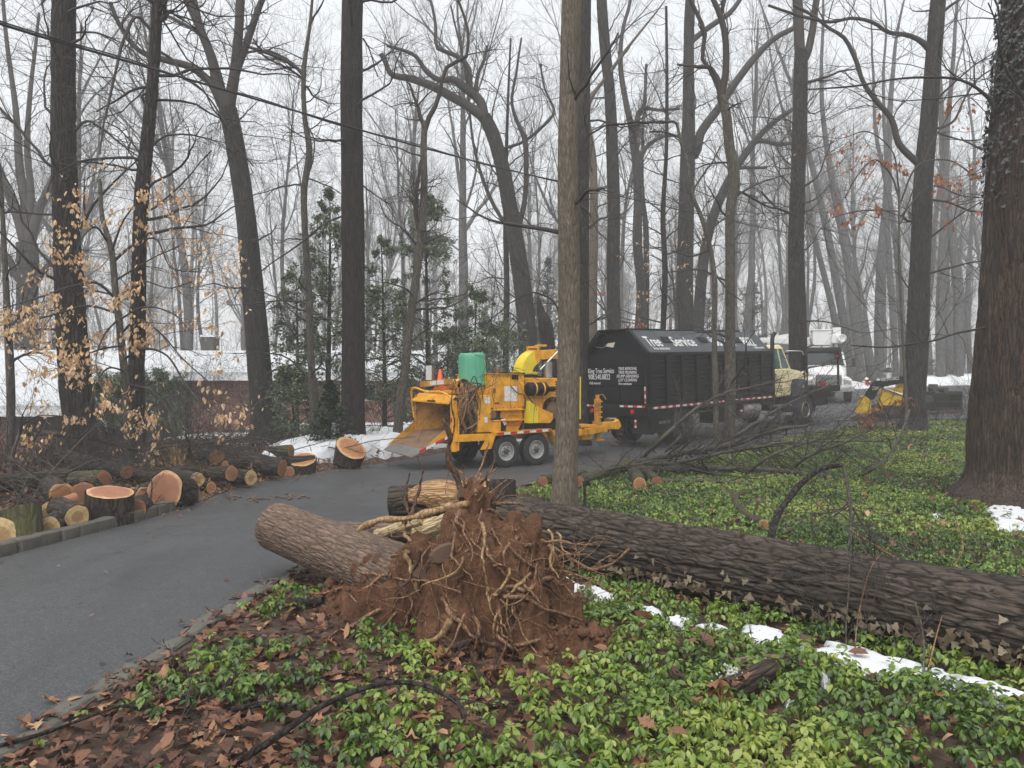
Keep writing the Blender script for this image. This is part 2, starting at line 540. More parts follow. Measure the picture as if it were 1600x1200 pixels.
def m_brick():
    M = Mat('brick_wall')
    tc = M.n('TexCoord').outputs['Object']
    mp = M.n('Mapping', {'Vector': tc, 'Rotation': (math.radians(90), 0, 0)}).outputs[0]
    b = M.n('TexBrick', {'Vector': mp, 'Color1': (.33, .12, .08, 1), 'Color2': (.22, .08, .055, 1), 'Mortar': (.25, .22, .2, 1), 'Scale': 1.0, 'Mortar Size': .008, 'Brick Width': .21, 'Row Height': .075, 'Bias': 0.0})
    M.P('Base Color', b.outputs['Color']).P('Roughness', .85)
    M.bump(b.outputs['Fac'], -.4, .006)
    return M.m

def m_glass(name, rgb=(.012, .018, .02), rough=.08):
    M = Mat(name)
    M.P('Base Color', rgb).P('Roughness', rough).P('Specular IOR Level', .18)
    return M.m

MT = dict(
    asphalt=m_asphalt(), ground=m_ground(), soil=m_soil(), snow=m_snow(), brick=m_brick(),
    oak=bark('oak_bark', (.012, .0095, .0085), (.075, .062, .053), 16, 2.4, 1.0, .03),
    oakred=bark('red_oak_bark', (.012, .0085, .008), (.052, .037, .034), 20, 2.0, .8, .02),
    oakgrey=bark('grey_bark', (.014, .0125, .0115), (.075, .068, .062), 18, 2, .8, .014),
    fogpale_bark=bark('fog_paled_grey_bark', (.08, .077, .075), (.2, .194, .19), 18, 3, .6, .014),  # distant trees: fog paling painted into the bark colour
    tan=bark('tan_mossy_bark', (.06, .048, .035), (.23, .192, .145), 26, 5, .8, .012, moss=(.085, .08, .038), moss_amt=-.03, crk=.35),
    sapling=bark('sapling_bark', (.06, .053, .043), (.18, .163, .132), 30, 5, .6, .008, moss=(.08, .085, .04), moss_amt=-.04),
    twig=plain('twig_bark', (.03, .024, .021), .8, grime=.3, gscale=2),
    fogpale_twig=plain('fog_paled_twig_bark', (.125, .12, .118), .8, grime=.3, gscale=2),  # distant twigs and brush, lightened in colour to stand for fog
    twiggrey=plain('grey_twig_bark', (.075, .066, .06), .8, grime=.3, gscale=2),
    log=bark('fallen_trunk_bark', (.024, .018, .014), (.13, .1, .079), 20, 5, .9, .012),
    stump=bark('stump_bark', (.075, .049, .035), (.27, .185, .138), 30, 5, .8, .012, crk=.6),
    logdark=bark('log_bark', (.013, .01, .008), (.085, .066, .05), 16, 4, .9, .014),
    logmoss=bark('mossy_log_bark', (.03, .024, .016), (.12, .1, .07), 16, 4, .9, .014, moss=(.07, .075, .022), moss_amt=.1),
    big=bark('giant_trunk_bark', (.022, .014, .0105), (.12, .085, .062), 24, 2.4, .7, .012),
    pale=cutwood('pale_cut_wood', (.64, .47, .23), (.33, .2, .09), core=.45),
    red=cutwood('red_cut_wood', (.66, .42, .23), (.36, .15, .085), core=.78),
    orange=cutwood('orange_cut_wood', (.66, .41, .19), (.39, .17, .08), core=.76),
    brown=cutwood('brown_cut_wood', (.36, .18, .09), (.27, .12, .065), core=.7),
    torn=bark('torn_wood', (.32, .17, .08), (.55, .36, .19), 40, 3, .7, .01),
    tornpale=bark('pale_torn_wood', (.4, .29, .16), (.62, .5, .3), 40, 3, .7, .01),
    root=bark('root_bark', (.17, .085, .048), (.42, .26, .155), 40, 12, .6, .006),
    rootpale=bark('pale_root_bark', (.26, .155, .075), (.5, .34, .18), 30, 14, .6, .006),
    rootdark=bark('dark_root_bark', (.055, .03, .02), (.17, .095, .06), 40, 14, .6, .006),
    stone=plain('curb_stone', (.1, .094, .08), .9, grime=.95, grime_rgb=(.032, .03, .018), gscale=6, bump=1.0),
    rock=plain('soil_covered_rock', (.1, .058, .038), .9, grime=.6, grime_rgb=(.05, .027, .017), gscale=8, bump=.6),
    pachy=leafmat('pachysandra_leaf', [(0.0, (.036, .068, .014)), (.35, (.105, .185, .024)), (.7, (.19, .275, .04)), (1.0, (.31, .36, .07))], .36, .22, .55),
    litter=leafmat('dead_leaf', [(0.0, (.045, .022, .016)), (.35, (.135, .062, .04)), (.62, (.25, .118, .066)), (.85, (.4, .2, .1)), (1.0, (.52, .34, .19))], .5, .1, .3, .55),
    beech=leafmat('beech_leaf', [(0.0, (.48, .28, .14)), (.6, (.68, .46, .26)), (1.0, (.8, .62, .41))], .6, .3, .3, .12),
    rust=leafmat('rusty_oak_leaf', [(0.0, (.22, .07, .025)), (.6, (.38, .14, .05)), (1.0, (.5, .22, .09))], .6, .3, .3),
    ivydry=leafmat('dry_ivy_leaf', [(0.0, (.1, .07, .045)), (.6, (.2, .15, .1)), (1.0, (.3, .25, .18))], .55, .15, .4),
    ivy=leafmat('ivy_leaf', [(0.0, (.014, .02, .018)), (.6, (.03, .038, .032)), (1.0, (.075, .088, .08))], .42, .05, .5),
    holly=leafmat('holly_leaf', [(0.0, (.05, .078, .034)), (.6, (.115, .158, .07)), (1.0, (.23, .27, .14))], .4, .08, .5),
    spruce=leafmat('spruce_needle', [(0.0, (.02, .035, .018)), (1.0, (.055, .085, .038))], .6, .05, .3),
    orangep=plain('orange_paint', (.78, .36, .012), .45, grime=.7, grime_rgb=(.17, .075, .02), gscale=5),
    orangeworn=plain('worn_orange_paint', (.6, .28, .02), .55, grime=1.0, grime_rgb=(.09, .05, .025), gscale=3.4),
    yellowp=plain('yellow_paint', (.72, .55, .02), .42, grime=.3, gscale=3),
    steel=plain('bare_steel', (.33, .32, .31), .45, .75, grime=.5, grime_rgb=(.1, .06, .035), gscale=5),
    rust_steel=plain('rusty_steel', (.22, .13, .075), .7, .3, grime=.7, gscale=6),
    chrome=plain('dull_chrome', (.55, .55, .55), .3, .9, grime=.3, gscale=6),
    blackp=plain('black_paint', (.005, .0053, .006), .5, grime=.6, grime_rgb=(.018, .0165, .014), gscale=4, spec=.2),
    loader=plain('loader_yellow', (.64, .42, .015), .5, grime=.5, grime_rgb=(.05, .035, .02), gscale=5),
    navyp=plain('navy_black_paint', (.003, .004, .010), .6, grime=.2, grime_rgb=(.01, .01, .012), gscale=2, spec=.2),
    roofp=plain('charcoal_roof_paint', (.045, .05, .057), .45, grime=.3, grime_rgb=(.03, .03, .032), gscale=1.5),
    rubber=plain('tyre_rubber', (.014, .014, .014), .8, grime=.5, grime_rgb=(.05, .045, .04), gscale=6),
    rim=plain('grey_rim_paint', (.42, .42, .41), .5, .3, grime=.5, gscale=7),
    rimdark=plain('dark_rim_paint', (.06, .058, .055), .6, .2, grime=.5, gscale=7),
    roofsnow=plain('roof_snow', (.5, .52, .54), .7, grime=.25, grime_rgb=(.3, .3, .3), gscale=.8),
    creamp=plain('cream_paint', (.72, .62, .35), .45, grime=.15, gscale=2),
    whitep=plain('white_paint', (.74, .74, .73), .42, grime=.2, grime_rgb=(.3, .28, .25), gscale=2),
    bluep=plain('dark_blue_vinyl', (.02, .025, .055), .6, grime=.3, gscale=3),
    hose=plain('hydraulic_hose', (.028, .02, .016), .6, grime=.6, grime_rgb=(.2, .1, .03), gscale=9),
    hosetan=plain('dusty_hose', (.26, .14, .055), .7, grime=.5, gscale=9),
    green=plain('green_plastic', (.085, .35, .215), .55, grime=.25, grime_rgb=(.05, .16, .12), gscale=5),
    conep=plain('cone_orange', (.8, .09, .02), .5, grime=.1),
    redp=plain('red_paint', (.45, .02, .03), .45, grime=.2),
    redlens=plain('red_lens', (.45, .01, .015), .2, grime=.1),
    glass=m_glass('dark_window_glass'), glasst=m_glass('teal_window_glass', (.05, .1, .11), .1),
    letter=plain('white_lettering', (.74, .74, .73), .6, grime=.45, grime_rgb=(.2, .2, .2), gscale=9),
    letterdark=plain('faded_lettering', (.16, .13, .07), .6, grime=.1),
    sticker=m_sticker('warning_sticker'), stickery=m_sticker('green_sticker', (.55, .62, .3)),
    plate=plain('number_plate', (.68, .64, .45), .5, grime=.3),
    mailbox=plain('mailbox_black', (.03, .03, .032), .5),
    cable=plain('cable_rubber', (.012, .012, .013), .7, grime=.1),
    wallwood=plain('dark_siding', (.05, .045, .04), .8, grime=.3),
    trim=plain('white_trim', (.72, .73, .74), .6, grime=.15),
    lichen=plain('pale_lichen', (.4, .42, .36), .9, grime=.4, gscale=10, bump=.5),
)
# ================================================================== SETTING
# ---- ground: one sheet to the horizon, fine near the camera
def spread(a, b, n, p=2.0): return a + (b - a) * np.linspace(0, 1, n)[1:] ** p
xs = np.concatenate([spread(-14, -330, 22)[::-1], np.arange(-14, 16.01, .25), spread(16, 330, 22)])
ys = np.concatenate([np.linspace(-60, -1, 8), np.arange(0, 32.01, .25), np.arange(33, 62, 1.0), spread(62, 420, 18)])
XX, YY = np.meshgrid(xs, ys)
ZZ = gz(XX, YY)
near = (np.abs(XX) < 17) & (YY < 40)
offroad = ((XX > rx(YY) + .1) | (XX < lx(YY) - .25)) & (YY < 40)
ZZ = ZZ + np.where(offroad, .05 * (fbm(XX * 1.1, YY * 1.1, 0, 3) - .5) * 1.6, 0)
ZZ = ZZ + np.where(YY > 60, 1.2 * (fbm(XX * .03, YY * .03, 0, 5) - .5), 0)
nx = len(xs)
idx = np.arange(len(ys) * nx).reshape(len(ys), nx)
q = np.stack([idx[:-1, :-1], idx[:-1, 1:], idx[1:, 1:], idx[1:, :-1]], -1).reshape(-1, 4)
tag(link_me('ground', np_mesh('ground', np.stack([XX, YY, ZZ], -1).reshape(-1, 3), [q], MT['ground'])), kind='structure')

def ruled(name, A, B, na, nb, lift, mat):
    a, b = catmull(A, na), catmull(B, na)
    t = np.linspace(0, 1, nb)[None, :, None]
    p = a[:, None, :] * (1 - t) + b[:, None, :] * t
    z = gz(p[..., 0], p[..., 1])
    # over the last 30 cm at either side keep the surface level instead of following the bank
    z = np.minimum(z, gz(p[:, nb // 2, 0], p[:, nb // 2, 1])[:, None] + .6)
    V = np.concatenate([p, (z + lift)[..., None]], -1).reshape(-1, 3)
    i = np.arange(na * nb).reshape(na, nb)
    q = np.stack([i[:-1, :-1], i[:-1, 1:], i[1:, 1:], i[1:, :-1]], -1).reshape(-1, 4)
    return tag(link_me(name, np_mesh(name, V, [q], mat)), kind='structure')

ruled('driveway', L_EDGE + [.03, 0], R_EDGE - [.03, 0], 110, 22, .035, MT['asphalt'])
ruled('street', S_NEAR, S_FAR, 70, 14, .045, MT['asphalt'])

# ---- kerb of granite blocks along the left edge, flush block edging along the right
def edge_stones(name, label, cat, line, s0, s1, length, w, z0, z1, seed, jit=.012, gap=.012):
    root = empty(name, (0, 0, 0), label=label, cat=cat)
    r = random.Random(seed)
    fine = catmull(line, 600)
    seg = np.linalg.norm(np.diff(fine, axis=0), axis=1)
    ss = np.concatenate([[0], np.cumsum(seg)])
    a0 = np.interp(s0, fine[:, 1], ss); a1 = np.interp(s1, fine[:, 1], ss)
    shapes = []
    for k in range(7):
        m = MB(); h = z1 - z0
        vs = [(sx * (length - gap) / 2 + r.uniform(-.012, .012), sy * w / 2 + r.uniform(-.012, .012), (z1 if sz > 0 else z0) + (r.uniform(-.014, .012) if sz > 0 else 0)) for sx in (-1, 1) for sy in (-1, 1) for sz in (-1, 1)]
        m._add(vs, [(0, 1, 3, 2), (4, 6, 7, 5), (0, 4, 5, 1), (2, 3, 7, 6), (0, 2, 6, 4), (1, 5, 7, 3)])
        me = m.mesh(name + '_block', MT['stone'], False)
        bm = bmesh.new(); bm.from_mesh(me)
        bmesh.ops.bevel(bm, geom=bm.edges[:], offset=.014, segments=1, affect='EDGES', profile=.5)
        bm.to_mesh(me); bm.free()
        shapes.append(me)
    s = a0
    while s < a1:
        x = np.interp(s, ss, fine[:, 0]); y = np.interp(s, ss, fine[:, 1])
        x2 = np.interp(s + .1, ss, fine[:, 0]); y2 = np.interp(s + .1, ss, fine[:, 1])
        inx = x + (.35 if name == 'kerb' else -.35)
        b = link_me('kerb_stone', shapes[r.randrange(7)], root, (x + r.uniform(-jit, jit), y, zg(inx, y)), (r.uniform(-.03, .03), r.uniform(-.02, .02), math.atan2(y2 - y, x2 - x) + r.uniform(-.04, .04)))
        s += length
    return root
edge_stones('kerb', 'raised kerb of mossy granite blocks along the left edge of the driveway', 'kerb', L_EDGE - [.06, 0], 3.0, 10.9, .27, .15, -.1, .155, 3)
edge_stones('block_edging', 'flush row of worn granite blocks along the right edge of the driveway', 'edging', R_EDGE + [.0, 0], 1.5, 7.3, .25, .15, -.1, .042, 4, .010)

# ---- snow
def snow_patch(name, outline, h, seed, lift=.03, rough=.12, rings=8, nseg=110):
    r = np.random.default_rng(seed)
    o = np.array(outline, float)
    o = np.vstack([o, o[:1]])
    seg = np.linalg.norm(np.diff(o, axis=0), axis=1); ss = np.concatenate([[0], np.cumsum(seg)])
    t = np.linspace(0, ss[-1], nseg, endpoint=False)
    ox, oy = np.interp(t, ss, o[:, 0]), np.interp(t, ss, o[:, 1])
    c = np.array([ox.mean(), oy.mean()])
    size = math.sqrt(abs(np.sum(ox * np.roll(oy, -1) - np.roll(ox, -1) * oy)) / 2)
    if h < .1: h, lift = min(.03, size * .10), .02
    k = 1 + rough * 2 * (fbm(ox / size * 5, oy / size * 5, seed, 3) - .5) + rough * 1.6 * (fbm(ox / size * 7, oy / size * 7, 1, 3, 4) - .5)
    V, q = [], []
    for j in range(rings):
        f = 1 - j / (rings - .3)
        X = c[0] + (ox - c[0]) * k * f; Y = c[1] + (oy - c[1]) * k * f
        prof = (h + lift) * (1 - f ** 6) ** .8
        Z = gz(X, Y) + .01 - .04 * (j == 0) + prof + (h * .5 * (fbm(X * 2.2 / max(h, .25) * .4, Y * .9 / max(h, .25), seed, 2) - .5)) * (j > 0)
        V.append(np.stack([X, Y, Z], -1))
    V = np.concatenate(V)
    i = np.arange(rings * nseg).reshape(rings, nseg); i2 = np.roll(i, -1, 1)
    q = np.stack([i[:-1], i2[:-1], i2[1:], i[1:]], -1).reshape(-1, 4)
    tri = np.array([[i[-1, 0], i[-1, a], i[-1, a + 1]] for a in range(1, nseg - 1)])
    return tag(link_me(name, np_mesh(name, V, [q, tri], MT['snow'])), kind='structure')
SNOWP = []
for k, pl in enumerate([
    [(838, 902), (870, 903), (908, 922), (902, 932), (858, 916)], [(908, 922), (930, 922), (960, 938), (950, 946), (925, 938)],
    [(968, 948), (980, 947), (990, 955), (975, 958)], [(998, 954), (1020, 953), (1040, 968), (1020, 974), (1003, 968)],
    [(1038, 972), (1060, 968), (1080, 975), (1068, 984), (1042, 981)],
    [(1150, 986), (1175, 985), (1210, 990), (1234, 1000), (1226, 1016), (1190, 1012), (1158, 1006)],
    [(1270, 1024), (1288, 1010), (1340, 1018), (1395, 1040), (1450, 1048), (1446, 1064), (1385, 1068), (1330, 1052), (1285, 1036)],
    [(1238, 1012), (1262, 1008), (1272, 1022), (1256, 1028), (1240, 1020)], [(1440, 1050), (1468, 1052), (1490, 1066), (1470, 1076), (1444, 1066)], [(1085, 984), (1120, 980), (1140, 990), (1112, 996)], [(1268, 1054), (1282, 1052), (1300, 1072), (1288, 1078)], [(1478, 1062), (1530, 1070), (1600, 1094), (1650, 1112), (1600, 1114), (1540, 1098), (1490, 1080)],
    [(1536, 794), (1580, 788), (1612, 800), (1640, 830), (1600, 842), (1556, 836), (1548, 812)], [(1453, 808), (1470, 806), (1472, 812), (1456, 814)],
    [(1225, 1100), (1245, 1098), (1250, 1106), (1230, 1108)]]):
    w = [ground_pt(*p)[:2] for p in pl]
    w_ = np.array(w); SNOWP.append(w_.mean(0) + (w_ - w_.mean(0)) * 1.05)
    snow_patch('snow_patch', w, .05, 20 + k, .075, .3)
snow_patch('snow_bank', [(-4.75, 14.6), (-3.9, 15.5), (-3.1, 16.8), (-2.3, 18.5), (-1.2, 20.3), (.5, 22.6), (-.6, 23.6), (-2.4, 22.6), (-4.0, 21), (-4.9, 18.5), (-5.4, 16.2)], .42, 41, .02, .16, 12, 120)
snow_patch('snow_bank', [(11, 46.2), (16, 47.0), (22.6, 48.2), (22.8, 50.4), (16, 49.4), (10, 48.4)], .55, 43, .02, .2, 10, 90)
snow_patch('snow_bank', [(24.5, 48.6), (31, 49.6), (38, 51.5), (48, 54.5), (48, 57), (38, 54), (30, 52), (24, 50.4)], .7, 44, .02, .2, 10, 90)
for k, pl in enumerate([[(-16, 31), (-9, 29.5), (-3, 29), (1, 30), (1, 32.2), (-4, 32), (-9, 32.2), (-16, 33)],
                        [(-11.5, 22.6), (-9.5, 22), (-8, 22.8), (-7.8, 24.2), (-9.5, 24.4), (-11, 24)], [(-9, 26.4), (-6, 26), (-4.5, 26.5), (-4.2, 27.6), (-7, 28), (-9, 27.6)],
                        [(-4, 34), (4, 34), (6, 37), (2, 39), (-4, 38)], [(-7.4, 19.4), (-6.4, 18.8), (-5.8, 19.6), (-6.2, 20.6), (-7.2, 20.4)]]):
    snow_patch('snow_patch', pl, .08, 60 + k, .06, .3)

# ---- fallen trunk and root mound footprints, used to keep plants out of them
LOG_A, LOG_B, LOG_R = np.array([-.02, 7.62]), np.array([5.4, 2.15]), .265
def dist_log(x, y):
    d = LOG_B - LOG_A; t = np.clip(((x - LOG_A[0]) * d[0] + (y - LOG_A[1]) * d[1]) / d.dot(d), 0, 1)
    return np.hypot(x - LOG_A[0] - t * d[0], y - LOG_A[1] - t * d[1])
def mound_h(x, y):
    """height of the torn-up root plate and its soil above the ground"""
    def sg(cx, cy, ax, ay, h, p, rot=0.0):
        c, s = math.cos(rot), math.sin(rot)
        u = ((x - cx) * c + (y - cy) * s) / ax; v = (-(x - cx) * s + (y - cy) * c) / ay
        return h * np.exp(-(u * u + v * v) ** p)
    a = sg(-.13, 5.14, .46, .44, .72, 2.3)
    b = sg(-.27, 5.36, .21, .26, 1.06, 1.2)
    c = sg(-.86, 5.68, .56, .30, .50, 1.4, 2.6)
    d = sg(.26, 4.92, .36, .36, .20, 1.3)
    e = sg(.06, 5.22, .30, .34, .68, 1.5)
    f = sg(-.60, 5.40, .27, .24, .56, 1.3)
    h = (a ** 5 + b ** 5 + c ** 5 + d ** 5 + e ** 5 + f ** 5) ** .2
    h = h - .55 * np.exp(-((x + .26) ** 2 + (y - 4.70) ** 2) / .012) - .5 * np.exp(-((x + .70) ** 2 + (y - 5.10) ** 2) / .016) - .4 * np.exp(-((x + .03) ** 2 + (y - 4.72) ** 2) / .008) - .3 * np.exp(-((x - .22) ** 2 + (y - 5.0) ** 2) / .007)
    return h
TRUNKS = []       # filled below: (x, y, r) of trunks standing in the plant bed

# ---- pachysandra: rosettes of drooping leaves (nobody could count them)
def leaf_template(full=True):
    if full == 2:
        return np.array([(0, 0, 0), (.55, -.27, .03), (.5, 0, -.04), (.55, .27, .03), (1, 0, -.16)]), np.array([[0, 1, 2], [0, 2, 3], [1, 4, 2], [2, 4, 3]]), np.zeros((0, 4), int)
    if full:   # t along, w across, z
        t = np.array([0, .38, .38, .38, .74, .74, .74, 1.0])
        w = np.array([0, -.5, 0, .5, -.44, 0, .44, 0]) * .52
        z = np.array([0, .05, -.02, .05, .02, -.06, .02, -.13])
        return np.stack([t, w, z], -1), np.array([[0, 1, 2], [0, 2, 3], [4, 7, 5], [5, 7, 6]]), np.array([[1, 4, 5, 2], [2, 5, 6, 3]])
    t = np.array([0, .6, .6, 1.0]); w = np.array([0, -.27, .27, 0]); z = np.array([0, .03, .03, -.1])
    return np.stack([t, w, z], -1), np.array([[0, 1, 3], [0, 3, 2]]), np.zeros((0, 4), int)

def leaves_mesh(name, pos, yaw, pitch, roll, size, tone, mat, full=True, curl=None):
    """many leaves as one mesh. pos (n,3)"""
    T, f3, f4 = leaf_template(full)
    n, k = len(pos), len(T)
    t = T[None].repeat(n, 0) * size[:, None, None]
    if curl is not None:      # bend the leaf along its length
        t[:, :, 2] -= (curl * size)[:, None] * (T[None, :, 0] ** 2)
    cr, sr = np.cos(roll)[:, None], np.sin(roll)[:, None]
    y = t[..., 1] * cr - t[..., 2] * sr; z = t[..., 1] * sr + t[..., 2] * cr; x = t[..., 0]
    cp, sp = np.cos(pitch)[:, None], np.sin(pitch)[:, None]
    x, z = x * cp - z * sp, x * sp + z * cp
    c, s = np.cos(yaw)[:, None], np.sin(yaw)[:, None]
    x, y = x * c - y * s, x * s + y * c
    V = (np.stack([x, y, z], -1) + pos[:, None, :]).reshape(-1, 3)
    off = (np.arange(n) * k)[:, None, None]
    Fs, tn = [(f3[None] + off).reshape(-1, 3)], [np.repeat(tone, len(f3))]
    if len(f4): Fs.append((f4[None] + off).reshape(-1, 4)); tn.append(np.repeat(tone, len(f4)))
    return np_mesh(name, V, Fs, mat, True, np.concatenate(tn))

def scatter(rng, x0, x1, y0, y1, dens):
    n = int((x1 - x0) * (y1 - y0) * dens)
    return rng.uniform(x0, x1, n), rng.uniform(y0, y1, n)

def plant_bed_density(x, y):
    """0..1: how thick the ground cover stands"""
    inb = sstep((x - rx(y) - .06) / .25)
    bare = sstep((x - (-.35 + .12 * (y - 3))) / 1.0)            # the leaf-strewn corner at lower left is thin
    clump = sstep((fbm(x * 1.7, y * 1.7, 0, 9, 3) - .40) / .16)
    d = inb * (bare + (1 - bare) * .62 * clump) * (.6 + .4 * sstep((fbm(x * .9, y * .9, 5, 2, 3) - .36) / .15))
    d = d * (dist_log(x, y) > LOG_R * .8) * (mound_h(x, y) < .06)
    d = d * ~((y > 24.6 + .5 * np.sin(x)) | (x > 26))
    return d

EXTRA_KEEP = []   # (x, y, r)

PPOS = []
def pachysandra(rng, x0, x1, y0, y1, dens, nl, size, height, full, fov=True):
    x, y = scatter(rng, x0, x1, y0, y1, dens)
    keep = rng.uniform(0, 1, len(x)) < plant_bed_density(x, y)
    if fov: keep &= (np.abs(x) < .75 * y + 1.2)
    for w in SNOWP:      # only few leaves stick up through the snow
        ins = np.zeros(len(x), bool); j = len(w) - 1
        for i in range(len(w)):
            c = (w[i, 1] > y) != (w[j, 1] > y)
            ins ^= c & (x < (w[j, 0] - w[i, 0]) * (y - w[i, 1]) / (w[j, 1] - w[i, 1] + 1e-9) + w[i, 0]); j = i
        keep &= ~ins | (rng.uniform(0, 1, len(x)) < .08)
    for (sx, sy, sr) in EXTRA_KEEP: keep &= np.hypot(x - sx, y - sy) > sr
    x, y = x[keep], y[keep]
    n = len(x)
    h = height * rng.uniform(.45, 1.25, n)
    base = np.stack([x, y, gz(x, y) + h], -1)
    bt = np.clip(.42 + 1.5 * (fbm(x * .9, y * .9, 3, 4, 3) - .5) + rng.normal(0, .17, n), 0, 1)
    L = np.repeat(np.arange(n), nl)
    yaw = rng.uniform(0, 2 * PI, n)[L] + np.tile(np.arange(nl) * 2 * PI / nl, n) + rng.normal(0, .28, n * nl)
    droop = rng.uniform(-1.05, .15, n)[L] + rng.normal(0, .28, n * nl)
    sz = size * rng.uniform(.7, 1.25, n)[L] * rng.uniform(.75, 1.15, n * nl)
    pos = base[L] + np.stack([np.cos(yaw), np.sin(yaw), np.zeros(n * nl)], -1) * .008 + np.array([0, 0, 1.]) * rng.normal(0, .008, (n * nl, 1))
    tone = np.clip(bt[L] + rng.normal(0, .17, n * nl), 0, 1)
    me = leaves_mesh('pachysandra', pos, yaw, droop, rng.normal(0, .25, n * nl), sz, tone, MT['pachy'], full, rng.uniform(.0, .5, n * nl))
    PPOS.append(base)
    return tag(link_me('ground_cover', me), kind='stuff')

# ---- dead leaves
def dead_lobed(rng, x, y, size, mat, lift, steep):
    """oak leaves: lobed outline round a bent midrib"""
    n = len(x)
    o = np.array([(0, 0), (.18, .05), (.26, .2), (.36, .1), (.46, .26), (.58, .13), (.7, .27), (.8, .1), (1, 0)])
    o = np.vstack([o, o[-2:0:-1] * [1, -1]])
    T = np.vstack([np.column_stack([o, np.zeros(len(o))]), [[.5, 0, 0]]]); k = len(T)
    V = np.repeat(T[None], n, 0) * [1, 1.25, 1] * (1 + rng.normal(0, .1, (n, k, 1)))
    V[..., 2] = rng.normal(.25, .4, n)[:, None] * V[..., 1] ** 2 * 3 + rng.normal(.0, .35, n)[:, None] * (V[..., 0] - .5) ** 2 + rng.normal(0, .03, (n, k))
    V *= (size * 1.15 * rng.uniform(.5, 1.35, n))[:, None, None]
    a, p, r = rng.uniform(0, 2 * PI, n)[:, None], rng.normal(0, steep * .7, n)[:, None], rng.normal(0, steep * .7, n)[:, None]
    X, Y, Z = V[..., 0], V[..., 1], V[..., 2]
    Y, Z = Y * np.cos(r) - Z * np.sin(r), Y * np.sin(r) + Z * np.cos(r)
    X, Z = X * np.cos(p) - Z * np.sin(p), X * np.sin(p) + Z * np.cos(p)
    X, Y = X * np.cos(a) - Y * np.sin(a), X * np.sin(a) + Y * np.cos(a)
    V = np.stack([X + x[:, None], Y + y[:, None], Z + (gz(x, y) + lift + .03 * rng.uniform(0, 1, n))[:, None]], -1)
    f = np.array([[i, (i + 1) % (k - 1), k - 1] for i in range(k - 1)])
    Fs = (f[None] + (np.arange(n) * k)[:, None, None]).reshape(-1, 3)
    tag(link_me('fallen_leaves', np_mesh('fallen_leaves', V.reshape(-1, 3), [Fs], mat, True, np.repeat(np.clip(rng.normal(.4, .28, n), 0, 1), k - 1))), kind='stuff')

def dead_leaves(rng, x, y, size, mat, lift=.012, steep=.3):
    h_ = len(x) // 2
    dead_lobed(rng, x[:h_], y[:h_], size, mat, lift, steep); x, y = x[h_:], y[h_:]
    n = len(x)
    pos = np.stack([x, y, gz(x, y) + lift + .03 * rng.uniform(0, 1, n)], -1)
    me = leaves_mesh('fallen_leaves', pos, rng.uniform(0, 2 * PI, n), rng.normal(.08, steep, n), rng.normal(0, steep, n), size * rng.uniform(.6, 1.4, n), np.clip(rng.normal(.42, .26, n), 0, 1), mat, True, rng.normal(.1, .45, n))
    return tag(link_me('fallen_leaves', me), kind='stuff')
# ================================================================== LOGS, STUMP, ROOTS
def furrow(th, z, R, k, seed, stretch=.22):
    """bark relief in 0..1 (1 on the ridges); th angle, z along, k ridges per metre of girth"""
    cx, sy = np.cos(th) * R * k, np.sin(th) * R * k
    w = .7 * (fbm(cx * .35, sy * .35, z * k * .12, seed + 9, 2) - .5)
    a = vnoise(cx + w, sy + w, z * k * stretch, seed)
    b = vnoise(cx * 1.9 + 7, sy * 1.9 + w, z * k * stretch * 1.6, seed + 1)
    r1 = np.clip(np.abs(2 * a - 1) * 3.0, 0, 1)
    r2 = np.clip(np.abs(2 * b - 1) * 2.4, 0, 1)
    f = fbm(cx * 4, sy * 4, z * k * 1.2, seed + 3, 3)
    return .6 * np.sqrt(r1) + .28 * r2 + .35 * (f - .5)

def bark_path(path, rad, sides, rings, depth, k, seed, lump=.05, stretch=.22):
    """tube along path (k,3) with radii, its surface broken into bark ridges"""
    pr = catmull(np.column_stack([path, rad]), rings)
    c, r = pr[:, :3], np.maximum(pr[:, 3], .003)
    T = norm(np.gradient(c, axis=0))
    mean = norm((c[-1] - c[0])[None])[0]
    ref = np.array([1., .13, 0]) if abs(mean[2]) > .75 else np.array([.1, .05, 1.])
    A = norm(np.cross(np.broadcast_to(ref, T.shape), T)); B = np.cross(T, A)
    th = np.linspace(0, 2 * PI, sides, endpoint=False)
    s = np.concatenate([[0], np.cumsum(np.linalg.norm(np.diff(c, axis=0), axis=1))])
    TH, SS = np.meshgrid(th, s)
    R = r[:, None]
    rr = R * (1 + lump * 2 * (fbm(np.cos(TH) * 1.3, np.sin(TH) * 1.3, SS * .9, seed + 20, 3) - .5))
    rr = rr + depth * (furrow(TH, SS, float(np.mean(r)), k, seed, stretch) - .6)
    V = c[:, None] + rr[..., None] * (A[:, None] * np.cos(TH)[..., None] + B[:, None] * np.sin(TH)[..., None])
    i = np.arange(rings * sides).reshape(rings, sides); i2 = np.roll(i, -1, 1)
    q = np.stack([i[:-1], i2[:-1], i2[1:], i[1:]], -1).reshape(-1, 4)
    return V.reshape(-1, 3), q

